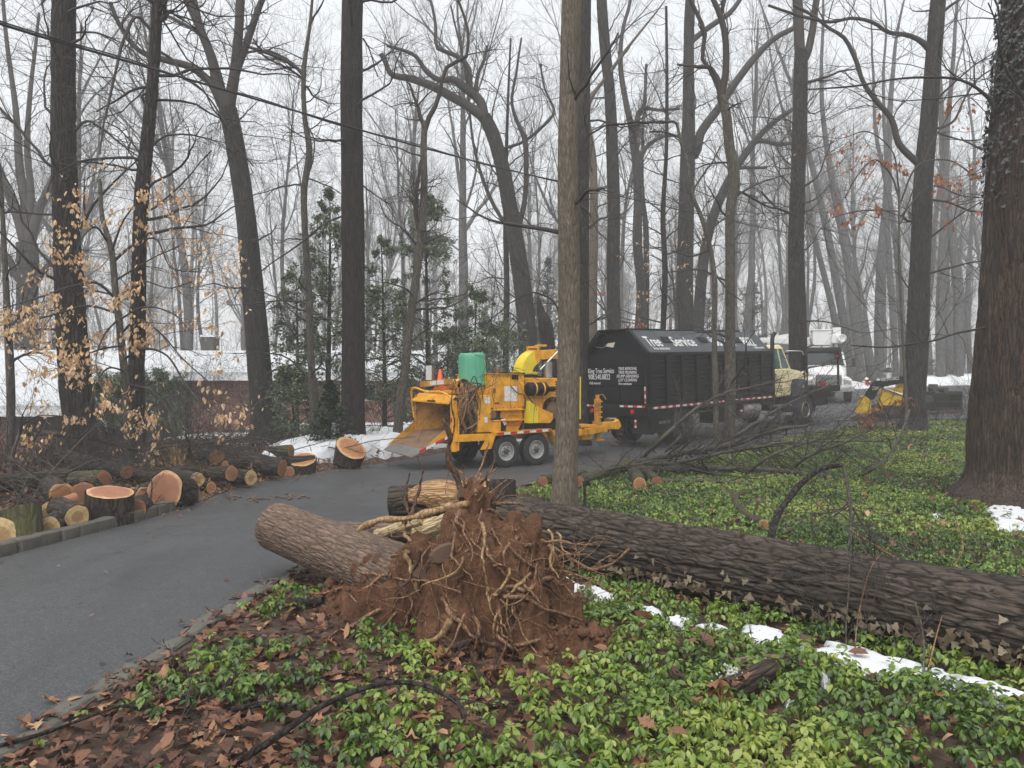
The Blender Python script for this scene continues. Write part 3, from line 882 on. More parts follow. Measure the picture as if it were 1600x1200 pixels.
def disc(rng, n=36, wob=.09, split=0.0, name='cut_face'):
    """end grain, radius about 1, slightly domed and uneven"""
    V, Fq = [], []
    th = np.linspace(0, 2 * PI, n, endpoint=False)
    edge = 1 + wob * 2 * (vnoise(np.cos(th) * 2, np.sin(th) * 2, rng.uniform(0, 50), 1) - .5)
    rings = [1, .93, .6, .3]
    for j, f in enumerate(rings):
        rr = edge * f
        V.append(np.stack([rr * np.cos(th), rr * np.sin(th), np.full(n, [0, .02, .03, .03][j]) + rng.normal(0, .008, n)], -1))
    V.append(np.array([[0, 0, .03]]))
    V = np.concatenate(V)
    i = np.arange(4 * n).reshape(4, n); i2 = np.roll(i, -1, 1)
    q = np.stack([i[:-1], i2[:-1], i2[1:], i[1:]], -1).reshape(-1, 4)
    t = np.stack([i[-1], i2[-1], np.full(n, 4 * n)], -1)
    return V, q, t

def make_log(name, label, a, b, r0, r1, bark_m, face0=None, face1=None, seed=1, depth=.012, k=22, sides=48, rings=36, tilt0=(0, 0), tilt1=(0, 0), group='sawn logs along the driveway', lump=.06, cat='log', ovality=0.0):
    """log from a to b (centres); end faces may be cut aslant: tilt (slope in local x, y)"""
    a, b = Vector(a), Vector(b)
    L = (b - a).length
    z_ = (b - a).normalized(); ref = Vector((0, 1, 0)) if abs(z_.z) > .7 else Vector((0, 0, 1))
    y_ = (ref - z_ * ref.dot(z_)).normalized(); x_ = y_.cross(z_)
    rot = Matrix((x_, y_, z_)).transposed().to_quaternion()
    root = empty(name, a, rot.to_euler(), label, cat, group)
    path = np.array([[0, 0, L * t] for t in (0, .33, .66, 1)])
    rad = np.array([r0, r0 + (r1 - r0) * .33, r0 + (r1 - r0) * .66, r1])
    V, q = bark_path(path, rad, sides, rings, depth, k, seed, lump)
    # slanted ends: shear the bark tube along its axis near each end
    f0 = np.clip(1 - V[:, 2] / (L * .6), 0, 1) ; f1 = np.clip((V[:, 2] - L * .4) / (L * .6), 0, 1)
    V[:, 2] += f0 * (tilt0[0] * V[:, 0] + tilt0[1] * V[:, 1]) + f1 * (tilt1[0] * V[:, 0] + tilt1[1] * V[:, 1])
    link_me('bark', np_mesh('bark', V, [q], bark_m), root)
    rng = np.random.default_rng(seed)
    for end, (fm, tl, r) in enumerate(((face0, tilt0, r0), (face1, tilt1, r1))):
        fm = fm or MT['brown']
        dv, dq, dt = disc(rng)
        dv = dv * [r * .985, r * .985, r]
        if end == 0: dv[:, 2] *= -1
        dv[:, 2] += tl[0] * dv[:, 0] + tl[1] * dv[:, 1]
        me = np_mesh('cut_face', dv / r, [dq, dt], fm)
        link_me('cut_face', me, root, (0, 0, 0 if end == 0 else L), None, r)
    return root

LG = 'sawn logs along the driveway'
def G(px, py, d, up=0): return P(px, py, d)
def vdir(*v): return np.array(v, float)

# the row of rounds along the left kerb (centres from the photo, at the distance of the kerb)
def round_at(px, py, d, axis, L, r, **kw):
    """log whose camera-side face centre is at (px, py, d), running away along axis"""
    c = P(px, py, d); ax = norm(np.array([axis], float))[0]
    return make_log('log', a=c, b=c + ax * L, r0=r, r1=r * kw.pop('taper', 1.0), **kw)
round_at(2, 836, 7.75, (-.75, .5, .05), .5, .165, label='log with pale split cut face cropped by the left picture edge', bark_m=MT['logmoss'], face0=MT['pale'], seed=1, tilt0=(.2, .5))
make_log('log', 'short upright mossy log standing on the kerb beside the cropped pale log', P(32, 852, 8.0), P(30, 795, 8.1), .215, .2, MT['logmoss'], MT['brown'], MT['brown'], 2, tilt1=(.1, .1))
round_at(76, 824, 8.25, (-.3, .9, .0), .45, .115, label='small pale ended log low beside the mossy upright log', bark_m=MT['logdark'], face0=MT['pale'], seed=3)
round_at(121, 807, 8.55, (-.72, .66, .05), .62, .128, label='pale ended log with a dark centre, lying against the big slanted stump round', bark_m=MT['logdark'], face0=MT['pale'], seed=4)
make_log('split_log', 'split log showing a long pinkish inner face on top of the pale ended log', P(72, 800, 8.9), P(112, 784, 9.25), .1, .09, MT['red'], MT['pale'], MT['red'], 5, depth=.004, tilt1=(0, .6))
round_at(131, 771, 9.55, (-.3, .9, .02), .4, .15, label='dark round with a reddish brown face behind the big slanted stump round', bark_m=MT['logdark'], face0=MT['brown'], seed=6)
make_log('stump_round', 'big dark barked stump round with its pink cut top slanted towards the road', P(171, 826, 9.2), P(172, 769, 9.2), .27, .262, MT['logdark'], MT['brown'], MT['red'], 7, depth=.018, k=20, sides=90, rings=60, tilt1=(-.12, .12), lump=.05)
round_at(211, 795, 9.45, (-.2, .95, 0), .3, .13, label='small brown ended log half hidden behind the right of the slanted stump round', bark_m=MT['logdark'], face0=MT['brown'], seed=8)
make_log('log', 'mossy green log lying behind the dark reddish round', P(118, 752, 10.6), P(162, 750, 10.4), .14, .13, MT['logmoss'], None, None, 9)
make_log('log', 'large tipped round with a broad reddish face turned to the road', P(258, 766, 10.2), P(283, 771, 10.65), .255, .25, MT['logdark'], MT['red'], MT['brown'], 10, depth=.016, sides=80, tilt0=(.1, -.15))
round_at(308, 750, 11.4, (-.75, .65, .0), .75, .118, label='log with a round pale face just right of the large tipped reddish round', bark_m=MT['logdark'], face0=MT['pale'], seed=11)
make_log('log', 'short dark log between the two pale faced logs', P(328, 741, 12.2), P(362, 740, 11.9), .115, .12, MT['logdark'], MT['brown'], MT['brown'], 12)
round_at(392, 746.5, 12.35, (-.86, .5, .0), .62, .125, label='log with a round pale face nearest the bend of the driveway', bark_m=MT['logdark'], face0=MT['pale'], seed=13)
make_log('split_log', 'thick split log with a torn reddish hollow end', P(374, 720, 13.6), P(441, 731, 13.4), .2, .15, MT['logdark'], MT['red'], MT['brown'], 14, tilt0=(-.3, .4), depth=.018)
make_log('log', 'grey log lying across the back behind the torn reddish log', P(418, 708, 15.0), P(455, 705, 14.9), .13, .13, MT['logmoss'], None, MT['brown'], 15)
make_log('stump_round', 'tipped round with a bright orange face beside the snow bank', P(470, 738, 14.5), P(473, 718, 14.5), .26, .25, MT['logdark'], MT['brown'], MT['orange'], 16, depth=.016, sides=72, tilt1=(.1, .42), ovality=.1)
make_log('stump_round', 'round with an orange rimmed face standing tilted on the snow bank', P(541, 727, 15.7), P(549, 700, 15.7), .28, .325, MT['logdark'], MT['brown'], MT['orange'], 17, depth=.018, sides=80, tilt1=(-.25, .42))
make_log('fallen_log', 'long dark log lying behind the row of rounds at far left', P(-20, 758, 10.4), P(108, 746, 10.9), .13, .12, MT['logdark'], None, MT['orange'], 18, rings=90)
make_log('fallen_log', 'long weathered log sloping down behind the large tipped round', P(95, 712, 12.6), P(198, 738, 11.4), .12, .1, MT['logdark'], None, None, 19, rings=90)
make_log('log', 'sawdust covered log end among chips behind the dark short log', P(338, 714, 14.2), P(318, 712, 14.9), .14, .14, MT['logdark'], MT['torn'], None, 20)
for k, (px, py, d, dx, L, r, lb) in enumerate([
        (262, 752, 11.6, (-.9, .3, .1), .9, .1, 'dark log poking out above the large tipped round'),
        (432, 722, 14.3, (.8, .4, .0), .7, .1, 'slim dark log beside the orange faced tipped round'),
        (352, 728, 13.2, (.5, .7, .0), .6, .1, 'dark log end under the sawdust covered log'),
        (205, 742, 11.8, (.8, .2, .03), 1.0, .085, 'slim bent log lying over the brush behind the slanted stump round'),
        (228, 776, 10.3, (-.4, .9, .0), .5, .14, 'log with a ragged tan face wedged left of the large tipped round'), (282, 762, 11.2, (-.5, .8, .0), .6, .12, 'log with a brown face wedged right of the large tipped round'), (96, 772, 9.7, (-.6, .7, .05), .7, .14, 'log with an orange tan face behind the split log'), (402, 728, 13.4, (-.6, .7, 0), .6, .12, 'log end just above the pale faced log at the bend'), (452, 738, 14.0, (-.7, .6, 0), .5, .11, 'small log left against the orange faced tipped round'), (330, 762, 11.6, (-.8, .5, .0), .5, .09, 'thin log end low between the two pale faced logs')]):
    round_at(px, py, d, dx, L, r, label=lb, bark_m=MT['logdark'], face0=MT[('brown', 'orange', 'red', 'brown', 'orange', 'red', 'orange', 'brown', 'red', 'orange', 'red')[k]], seed=30 + k)

def splinters(name, label, cat, base, n, h, spread_, mat, seed, lean=(0, 0, 0), parent=None, dirs=None):
    r = np.random.default_rng(seed)
    m = MB()
    for i in range(n):
        p = np.array(base) + r.normal(0, 1, 3) * np.array(spread_)
        d = norm(np.array([[r.normal(0, .3) + lean[0], r.normal(0, .3) + lean[1], 1 + lean[2]]]))[0] * h * r.uniform(.4, 1.2)
        w = r.uniform(.012, .035)
        s = norm(np.array([np.cross(d, r.normal(0, 1, 3))]))[0] * w
        t = norm(np.array([np.cross(d, s)]))[0] * w * r.uniform(.3, .8)
        tip = p + d + s * r.uniform(-.5, .5)
        m._add([p - s - t, p + s - t, p + s + t, p - s + t, p + d * .6 - s * .7, p + d * .6 + s * .6, tip], [(0, 1, 5, 4), (1, 2, 6, 5), (2, 3, 4, 6), (3, 0, 4), (4, 5, 6)])
    o = m.build(name, mat, parent, 0, False)
    return tag(o, label, cat) if label else o
splinters('splintered_stump', 'splintered reddish stump sticking up behind the large tipped round', 'stump', P(277, 730, 12.4), 26, .42, (.06, .05, .01), MT['torn'], 3)

# wood just behind the root plate
o = make_log('broken_log', 'thick log with its side torn open to orange wood behind the root plate', P(612, 786, 8.3), P(798, 772, 8.2), .185, .16, MT['logdark'], MT['brown'], MT['brown'], 40, depth=.02, group=None, cat='log')
inv = o.matrix_basis.inverted()
a_, b_ = np.array(P(640, 777, 8.12)), np.array(P(778, 765, 8.05))
V, q = bark_path(np.array([a_ + (b_ - a_) * t + [0, 0, .02 * math.sin(9 * t)] for t in np.linspace(0, 1, 6)]), np.array([.06, .13, .15, .14, .12, .05]), 44, 60, .05, 16, 91, .35, .12)
link_me('torn_face', np_mesh('torn_face', V @ np.array(inv.to_3x3()).T + np.array(inv.translation), [q], MT['torn']), o)
sp = MB()
r_ = np.random.default_rng(5)
for i in range(70):
    t = r_.uniform(.15, .8)
    p = np.array(P(612, 786, 8.3)) * (1 - t) + np.array(P(798, 772, 8.2)) * t + [r_.normal(0, .05), r_.uniform(-.19, -.02), r_.uniform(.0, .16)]
    d = np.array([r_.normal(.9, .3), r_.normal(0, .1), r_.normal(.05, .12)]) * r_.uniform(.08, .34)
    w = r_.uniform(.012, .035)
    sp._add([inv @ Vector(p + x) for x in ((0, 0, -w), (0, -w, w * .3), (0, w, w * .6))] + [inv @ Vector(p + d)], [(0, 1, 2), (0, 1, 3), (1, 2, 3), (2, 0, 3)])
sp.build('torn_splinters', MT['torn'], o, 0, False)
make_log('log_section', 'short dark barked round with a tan top behind the tip of the root plate', P(783, 790, 8.0), P(783, 752, 8.1), .165, .155, MT['logdark'], MT['brown'], MT['pale'], 41, group=None, tilt1=(.05, .1))
make_log('log', 'weathered log lying on the asphalt between the tilted stump and the torn log', P(522, 828, 7.0), P(650, 834, 6.6), .075, .085, MT['stump'], MT['brown'], MT['pale'], 42, group=None)
for k, (p0, p1, r) in enumerate([((590, 838, 6.5), (660, 812, 6.3), .06), ((650, 832, 6.35), (715, 808, 6.25), .07), ((690, 845, 6.3), (730, 815, 6.2), .055)]):
    make_log('split_wood', ['pale split chunk of wood lowest beside the weathered log', 'pale split chunk of wood under the long yellow root', 'pale split chunk of wood nearest the tip of the root plate'][k], P(*p0), P(*p1), r, r * .7, MT['tornpale'], MT['pale'], MT['pale'], 43 + k, depth=.02, k=30, group='pale split chunks behind the root plate', lump=.25)

# ---- the uprooted stump: trunk, soil plate, roots
stump = empty('uprooted_stump', (-.6, 5.5, 0), (0, 0, 0), 'uprooted stump lying on its side, brown soil and torn roots facing the camera', 'stump')
SB = Vector((-.6, 5.5, 0))
A_, B_ = np.array([-.72, 5.58, .26]), P(433, 823, 6.85)
L_ = float(np.linalg.norm(B_ - A_))
V, q = bark_path(np.array([[0, 0, L_ * t] for t in (-.1, .15, .4, .7, 1)]), np.array([.24, .235, .222, .215, .212]), 150, 190, .014, 40, 77, .04, .3)
rot = Vector(B_ - A_).to_track_quat('Z', 'Y').to_euler()
so_ = link_me('trunk', np_mesh('trunk', V, [q], MT['stump']), stump, Vector(A_) - SB, rot)
dv, dq, dt = disc(np.random.default_rng(3))
link_me('cut_face', np_mesh('cut_face', dv, [dq, dt], MT['pale']), so_, (0, 0, L_), None, .208)

gx, gy = np.meshgrid(np.arange(-1.75, 1.15, .013), np.arange(4.1, 6.4, .013))
hh = mound_h(gx, gy)
n1 = fbm(gx * 3.2, gy * 3.2, hh * 3, 50, 4) - .5
n2 = fbm(gx * 13, gy * 13, hh * 13, 60, 4) - .5
nr = 1 - np.abs(2 * fbm(gx * 6, gy * 6, hh * 7, 90, 3) - 1)
n3 = np.clip(vnoise(gx * 28, gy * 28, hh * 22, 71) - .45, 0, 1)
amp = sstep(hh / .12)
Z0 = gz(gx, gy) + hh - .045
Zd = Z0 + amp * (.26 * n1 + .17 * n2 + .06 * n3 - .10 * np.clip(nr - .72, 0, 1) * 3)
gxn, gyn = np.gradient(hh, .013, axis=1), np.gradient(hh, .013, axis=0)
sl = np.sqrt(1 + gxn ** 2 + gyn ** 2)
push = amp * (.2 * n1 + .16 * n2 + .05 * n3)
V = np.stack([gx - gxn / sl * push, gy - gyn / sl * push, Zd], -1).reshape(-1, 3)
i = np.arange(gx.size).reshape(gx.shape)
q = np.stack([i[:-1, :-1], i[:-1, 1:], i[1:, 1:], i[1:, :-1]], -1)
keepq = (hh[:-1, :-1] > .02)
q = q[keepq].reshape(-1, 4)
used = np.unique(q); remap = np.full(len(V), -1); remap[used] = np.arange(len(used))
link_me('soil_plate', np_mesh('soil_plate', V[used] - np.array(SB), [remap[q]], MT['soil']), stump)
BV = BVHTree.FromPolygons([Vector(v) for v in V[used]], [tuple(f) for f in remap[q]])
EYE = Vector((0, 0, CH))
def hit(px, py, default=5.4, lift=.012):
    d = Vector(((px - 800) / F, 1, -(py - 600) / F)).normalized()
    loc, nrm, _, _ = BV.ray_cast(EYE, d, 20)
    if loc is None: return P(px, py, default)
    return np.array(loc - d * lift)

def root(pts, w0, w1, mat, d=5.4, lift=.03, sides=9, seed=0, label=None):
    r = np.random.default_rng(seed + int(pts[0][0]))
    w = []
    for p in pts: w.append(hit(p[0], p[1], p[2] if len(p) > 2 else d, lift) if len(p) < 4 else P(p[0], p[1], p[2]))
    w = np.array(w)
    n = max(14, len(pts) * 7)
    c = catmull(w, n)
    c += .012 * (np.stack([fbm(np.linspace(0, 7, n), k * 9.1 + seed, pts[0][0], 4, 2) for k in range(3)], -1) - .5) * 2
    rad = np.linspace(w0, w1, n) / 2 * (1 + .35 * (vnoise(np.linspace(0, 11, n), seed, pts[0][0], 8) - .5) * 2)
    V, q = tubes(c, rad, sides)
    Vt = np.vstack([V, c[0], c[-1]])
    t = np.array([[i, (i + 1) % sides, len(V)] for i in range(sides)] + [[len(V) - sides + i, len(V) - sides + (i + 1) % sides, len(V) + 1] for i in range(sides)])
    o = link_me('root', np_mesh('root', Vt - np.array(SB), [q, t], mat), stump)
    if label: o['label'] = label
    return c
rp, rt, rd = MT['rootpale'], MT['root'], MT['rootdark']
MAIN = [
    ([(561, 829, 5.6, 1), (587, 814, 5.55, 1), (625, 811, 5.5, 1), (662, 803, 5.45, 1), (700, 793, 5.45), (728, 788)], .045, .062, rp, 'thick yellow root reaching left'),
    ([(634, 813, 5.5, 1), (630, 830, 5.5, 1), (641, 846, 5.5)], .035, .022, rp),
    ([(769, 786), (790, 787, 5.5, 1), (820, 789, 5.6, 1)], .028, .014, rt),
    ([(762, 795), (785, 810, 5.4), (806, 828, 5.5)], .03, .016, rt),
    ([(808, 838), (840, 846, 5.4, 1), (870, 858, 5.4, 1), (899, 876, 5.4, 1), (925, 889, 5.4, 1), (955, 881, 5.35, 1), (985, 858, 5.3, 1)], .042, .016, rt, 'reddish root reaching out over the fallen trunk'),
    ([(925, 889, 5.4, 1), (948, 872, 5.35, 1), (968, 866, 5.3, 1)], .02, .008, rt),
    ([(822, 852), (869, 847, 5.3, 1), (900, 850, 5.3, 1), (927, 850, 5.25, 1)], .022, .008, rt),
    ([(857, 851, 5.4, 1), (872, 866, 5.4, 1), (899, 866, 5.35, 1)], .018, .007, rt),
    ([(775, 926), (797, 916), (824, 920), (850, 905, 5.1), (872, 908, 5.1, 1), (888, 920, 5.1, 1), (900, 934, 5.05, 1)], .036, .022, rt),
    ([(786, 934), (820, 934), (850, 952), (880, 960, 5.0), (912, 968, 4.95)], .034, .014, rt),
    ([(691, 936), (705, 960), (722, 978), (745, 1000)], .032, .02, rt),
    ([(625, 1007), (662, 1005), (692, 990), (704, 968)], .016, .034, rp),
    ([(632, 858), (640, 880), (646, 900), (652, 924)], .04, .026, rp),
    ([(698, 1014, 4.85), (708, 1040, 4.7, 1), (720, 1070, 4.55, 1)], .042, .032, rp, 'pale snapped root standing in the hollow'),
    ([(735, 1008, 4.85), (744, 1040, 4.7, 1), (750, 1074, 4.55, 1)], .045, .035, rd),
    ([(775, 1030, 4.8), (784, 1055, 4.6, 1), (792, 1076, 4.5, 1)], .06, .045, rd),
    ([(696, 1045, 4.7, 1), (702, 1072, 4.6, 1)], .035, .03, rd),
    ([(786, 1031), (802, 1014), (822, 1004), (845, 998)], .036, .022, rt),
    ([(803, 1018), (825, 1020), (847, 1028)], .022, .01, rp),
    ([(722, 780), (718, 755, 5.55, 1), (708, 735, 5.55, 1), (701, 708, 5.55, 1), (704, 685, 5.55, 1), (692, 655, 5.55, 1)], .045, .03, rd, 'bare root pointing straight up from the tip of the plate'),
    ([(704, 685, 5.55, 1), (711, 662, 5.5, 1), (706, 640, 5.5, 1)], .014, .006, rd),
    ([(745, 770), (751, 742, 5.6, 1), (757, 712, 5.6, 1)], .028, .02, rt),
    ([(757, 712, 5.6, 1), (764, 690, 5.6, 1)], .015, .006, rt),
    ([(735, 775), (772, 765, 5.6, 1), (792, 748, 5.65, 1)], .02, .006, rt),
    ([(610, 895), (590, 905), (575, 918, 5.4), (560, 925, 5.5)], .022, .01, rt),
    ([(560, 896), (590, 898), (640, 905), (680, 912), (720, 925)], .014, .01, rt),
    ([(480, 928, 5.7), (510, 926), (530, 918), (545, 930), (560, 942)], .018, .01, rt),
    ([(760, 920), (765, 945), (775, 965), (785, 990), (800, 1002)], .014, .008, rp),
    ([(690, 880), (694, 900), (699, 918)], .012, .008, rp),
    ([(790, 845), (808, 868), (830, 884), (870, 892, 5.2)], .02, .008, rt),
    ([(640, 955), (634, 975), (622, 992)], .013, .007, rp),
    ([(690, 1000), (700, 1008), (735, 1000), (775, 1008), (790, 1015)], .03, .03, rd),
    ([(800, 1040), (815, 1030), (830, 1040), (838, 1060)], .026, .014, rd),
    ([(655, 760, 5.9, 1), (648, 785, 5.8, 1), (640, 812, 5.6)], .02, .03, rd),
    ([(655, 760, 5.9, 1), (660, 735, 5.9, 1), (650, 712, 5.9, 1)], .016, .006, rd),
    ([(640, 740, 5.9, 1), (632, 765, 5.85, 1), (636, 800, 5.7)], .012, .02, rd),
    ([(560, 880, 5.5), (600, 872), (640, 862)], .016, .024, rt),
    ([(812, 880), (845, 875, 5.3), (880, 872, 5.3, 1)], .014, .006, rt),
]
for k, e in enumerate(MAIN):
    root(e[0], e[1], e[2], e[3], seed=k, label=e[4] if len(e) > 4 else None)
r_ = np.random.default_rng(14)
for k in range(40):
    px, py = r_.normal(745, 75), r_.uniform(770, 980)
    pts = []; vx = r_.normal(0, 9) + (px - 745) * .08; lift = .015; n_ = r_.integers(3, 7)
    for j in range(n_):
        pts.append((px, py)); px += vx; py += r_.uniform(8, 26); vx += r_.normal(0, 9)
    if BV.ray_cast(EYE, Vector(((pts[0][0] - 800) / F, 1, -(pts[0][1] - 600) / F)).normalized(), 20)[0] is None: continue
    root(pts, r_.uniform(.012, .03), r_.uniform(.004, .009), (rt, rp, rt, rd)[k % 4], lift=r_.uniform(.02, .07), sides=7, seed=100 + k, d=5.1)
for k in range(11):      # stubs and prongs round the tip and the right rim
    b = [(-.27 + r_.normal(0, .1), 5.45, .9 + r_.uniform(0, .15)), (.18 + r_.uniform(0, .2), 5.15, r_.uniform(.3, .75))][k % 2]
    d_ = norm(np.array([[r_.normal(0, .7), r_.normal(-.2, .3), r_.uniform(.2, 1)] if k % 2 == 0 else [r_.uniform(.5, 1), r_.normal(-.5, .3), r_.normal(.1, .4)]]))[0]
    pts = [np.array(b)]
    for j in range(5): d_ = norm((d_ + r_.normal(0, .3, 3))[None])[0]; pts.append(pts[-1] + d_ * r_.uniform(.03, .09))
    c = catmull(np.array(pts), 22); V, q = tubes(c - np.array(SB), np.linspace(r_.uniform(.008, .017), .003, 22), 7)
    link_me('root', np_mesh('root', V, [q], (rt, rp)[k % 2]), stump)
# fine roots: too many to count, one part
r_ = np.random.default_rng(12)
fine = Acc()
for k in range(120):
    px, py = r_.uniform(560, 900), r_.uniform(760, 1050)
    if BV.ray_cast(EYE, Vector(((px - 800) / F, 1, -(py - 600) / F)).normalized(), 20)[0] is None: continue
    pts = []
    vx, vy = r_.normal(0, 4) + (px - 740) * .02, r_.uniform(0, 8)
    lift = .01
    for j in range(9):
        pts.append(hit(px, py, pts[-1][1] if pts else 5.2, lift))
        px += vx; py += vy
        vx += r_.normal(0, 4); vy += r_.normal(.6, 4)
        lift = min(.10, lift + r_.uniform(-.006, .018))
    c = catmull(np.array(pts), 18)
    if np.max(np.linalg.norm(np.diff(c, axis=0), axis=1)) > .12: continue
    V, q = tubes(c, np.linspace(r_.uniform(.0015, .0042), .001, 18), 4)
    fine.add(V, q)
# wiry roots standing free above the tip and out to the sides
for k in range(46):
    side = r_.choice(3, p=[.4, .35, .25])
    b = [np.array([r_.uniform(-.45, -.1), 5.5, r_.uniform(.75, 1.0)]), np.array([r_.uniform(.1, .4), 5.1, r_.uniform(.25, .7)]), np.array([r_.uniform(-.9, -.5), 5.5, r_.uniform(.35, .75)])][side]
    d = norm(np.array([[[r_.normal(0, .6), r_.normal(-.1, .4), r_.uniform(.3, 1)], [r_.uniform(.4, 1.2), r_.normal(-.3, .4), r_.normal(0, .4)], [r_.normal(-.4, .5), r_.normal(-.3, .4), r_.normal(.4, .5)]][side]]))[0]
    pts = [b]
    for j in range(8):
        d = norm((d + r_.normal(0, .28, 3))[None])[0]
        pts.append(pts[-1] + d * r_.uniform(.02, .07))
    V, q = tubes(catmull(np.array(pts), 16), np.linspace(r_.uniform(.002, .0055), .0012, 16), 4)
    fine.add(V, q)
f_ = link_me('fine_roots', fine.mesh('fine_roots', rt), stump, -SB)
f_['kind'] = 'stuff'
# soil crumbs at the foot of the plate
m = Acc()
ico = np.array([(1, 0, 0), (-1, 0, 0), (0, 1, 0), (0, -1, 0), (0, 0, 1), (0, 0, -1)], float)
icf = np.array([(0, 2, 4), (2, 1, 4), (1, 3, 4), (3, 0, 4), (2, 0, 5), (1, 2, 5), (3, 1, 5), (0, 3, 5)])
for k in range(1500):
    a = r_.uniform(0, 2 * PI)
    x, y = r_.uniform(-1.6, .85), r_.uniform(4.25, 6.2)
    h = float(mound_h(np.array(x), np.array(y)))
    if h > .3 or r_.uniform() > .15 + 6 * h: continue
    sz = r_.uniform(.006, .03) * (1 if r_.uniform() < .9 else 1.8)
    m.add(ico * sz * r_.uniform(.6, 1.4, (6, 3)) + [x, y, zg(x, y) + h + sz * .3 - .02], icf)
c_ = link_me('soil_crumbs', m.mesh('soil_crumbs', MT['soil'], True), stump, -SB); c_['kind'] = 'stuff'
# flat rock held in the soil
def rock(px, py, sx, sy, sz, seed, name='rock'):
    p = hit(px, py, 5.3, .0)
    rr = np.random.default_rng(seed)
    th = np.linspace(0, 2 * PI, 14, endpoint=False)
    out = []
    for z, f in ((-.6, .8), (-.2, 1.0), (.3, .97), (.55, .8)):
        k = f * (1 + .22 * (vnoise(np.cos(th) * 1.6, np.sin(th) * 1.6, seed, 2) - .5) * 2)
        out.append(np.stack([np.cos(th) * sx * k, np.full(14, -z * sy), np.sin(th) * sz * k], -1))
    V = np.concatenate(out); i = np.arange(56).reshape(4, 14); i2 = np.roll(i, -1, 1)
    q = np.stack([i[:-1], i2[:-1], i2[1:], i[1:]], -1).reshape(-1, 4)
    t = np.array([[i[3, 0], i[3, a], i[3, a + 1]] for a in range(1, 13)])
    return link_me(name, np_mesh(name, V, [q, t], MT['rock'], False), stump, Vector(p) - SB, (rr.normal(-.25, .1), rr.normal(0, .15), rr.normal(0, .1)))
rock(699, 863, .125, .06, .055, 3)['label'] = 'flat rock gripped in the middle of the soil'
rock(592, 873, .05, .04, .045, 4)
rock(660, 895, .07, .05, .05, 5)

# ---- the fallen trunk
za, zb = zg(*LOG_A) + LOG_R - .01, zg(*LOG_B) + LOG_R + .01
a3, b3 = np.array([*LOG_A, za]), np.array([*LOG_B, zb])
Ln = float(np.linalg.norm(b3 - a3))
rotq = Vector(b3 - a3).to_track_quat('Z', 'Y')
ft = empty('fallen_tree', a3, rotq.to_euler(), 'long furrowed dark tree trunk lying across the ground cover', 'fallen tree')
tt = np.linspace(0, 1, 9)
V, q = bark_path(np.stack([.02 * np.sin(tt * 5), .02 * np.cos(tt * 4), tt * Ln], -1), .262 + .02 * np.cos(tt * 6) * .5 + .012 * tt, 210, 420, .045, 25, 5, .03, .17)
for (kt, ka, ks, kh) in ((.2, .9, .07, .035), (.34, 1.9, .09, .04), (.47, .5, .06, .03), (.6, 1.4, .1, .045), (.7, .7, .07, .035), (.52, 2.3, .08, .04)):   # knots
    c_ = np.array([LOG_R * math.cos(ka), LOG_R * math.sin(ka), kt * Ln]); d_ = np.linalg.norm((V - c_) * [1, 1, .7], axis=1) / ks
    V = V + norm(V * [1, 1, 0]) * (kh * (np.exp(-d_ ** 2) - .9 * np.exp(-(d_ / .4) ** 2)))[:, None]
link_me('trunk', np_mesh('trunk', V, [q], MT['log']), ft)
for e in (0, 1):
    dv, dq, dt = disc(np.random.default_rng(8 + e)); dv[:, 2] *= (-1 if e == 0 else 1)
    link_me('cut_face', np_mesh('cut_face', dv, [dq, dt], MT['brown']), ft, (0, 0, e * Ln), None, .255)
# dry ivy hanging along its lower side: single leaves
def ivy_leaf_mesh(name, mat, tone, seed):
    r = np.random.default_rng(seed)
    o = np.array([(0, 0), (.34, .12), (.62, .02), (.5, .42), (.3, .55), (0, 1.05), (-.3, .55), (-.5, .42), (-.62, .02), (-.34, .12)]) * r.uniform(.85, 1.1, (10, 2))
    V = np.array([[x, y, .18 * abs(x) - .16 * y * y + r.normal(0, .02)] for x, y in o] + [[0, .4, -.05]])
    t = np.array([[i, (i + 1) % 10, 10] for i in range(10)])
    return np_mesh(name, V, [t], mat, True, np.full(10, tone))
ivm = [ivy_leaf_mesh('ivy_leaf', MT['ivydry'], t, i) for i, t in enumerate(np.linspace(.05, 1, 9))]
r_ = np.random.default_rng(21)
ivyp = []
inv = ft.matrix_basis.inverted()
side = np.array([LOG_B[1] - LOG_A[1], -(LOG_B[0] - LOG_A[0])]); side = side / np.linalg.norm(side)
if side[1] > 0: side = -side
for k in range(300):
    t = np.clip(r_.choice([r_.normal(.27, .05), r_.normal(.44, .07), r_.normal(.58, .06), r_.uniform(.2, .75)]), .12, .8)
    a = r_.normal(-.5, .16) if r_.uniform() < .85 else r_.uniform(-.7, .2)
    c = a3 + (b3 - a3) * t
    rr = LOG_R * 1.05 + r_.uniform(0, .03)
    p = c + np.array([side[0] * math.cos(a), side[1] * math.cos(a), math.sin(a)]) * rr
    p[2] = max(p[2], zg(p[0], p[1]) + .02)
    o = link_me('ivy_leaf', ivm[r_.integers(9)], ft)
    yaw = math.atan2(side[1], side[0]) + PI / 2
    o.matrix_basis = inv @ (Matrix.Translation(p) @ Euler((r_.normal(-1.75, .35), r_.normal(0, .35), yaw + r_.normal(PI, .5) * 0 + r_.normal(0, .5))).to_matrix().to_4x4() @ Euler((0, 0, r_.normal(PI, .7))).to_matrix().to_4x4() @ Matrix.Diagonal((*(r_.uniform(.03, .062),) * 3, 1)))
# ================================================================== TREES
def resamp(p, r, n=12):
    k = len(p); t = np.linspace(0, k - 1, n); i = np.clip(t.astype(int), 0, k - 2); f = (t - i)
    return p[i] + (p[i + 1] - p[i]) * f[:, None], r[i] + (r[i + 1] - r[i]) * f

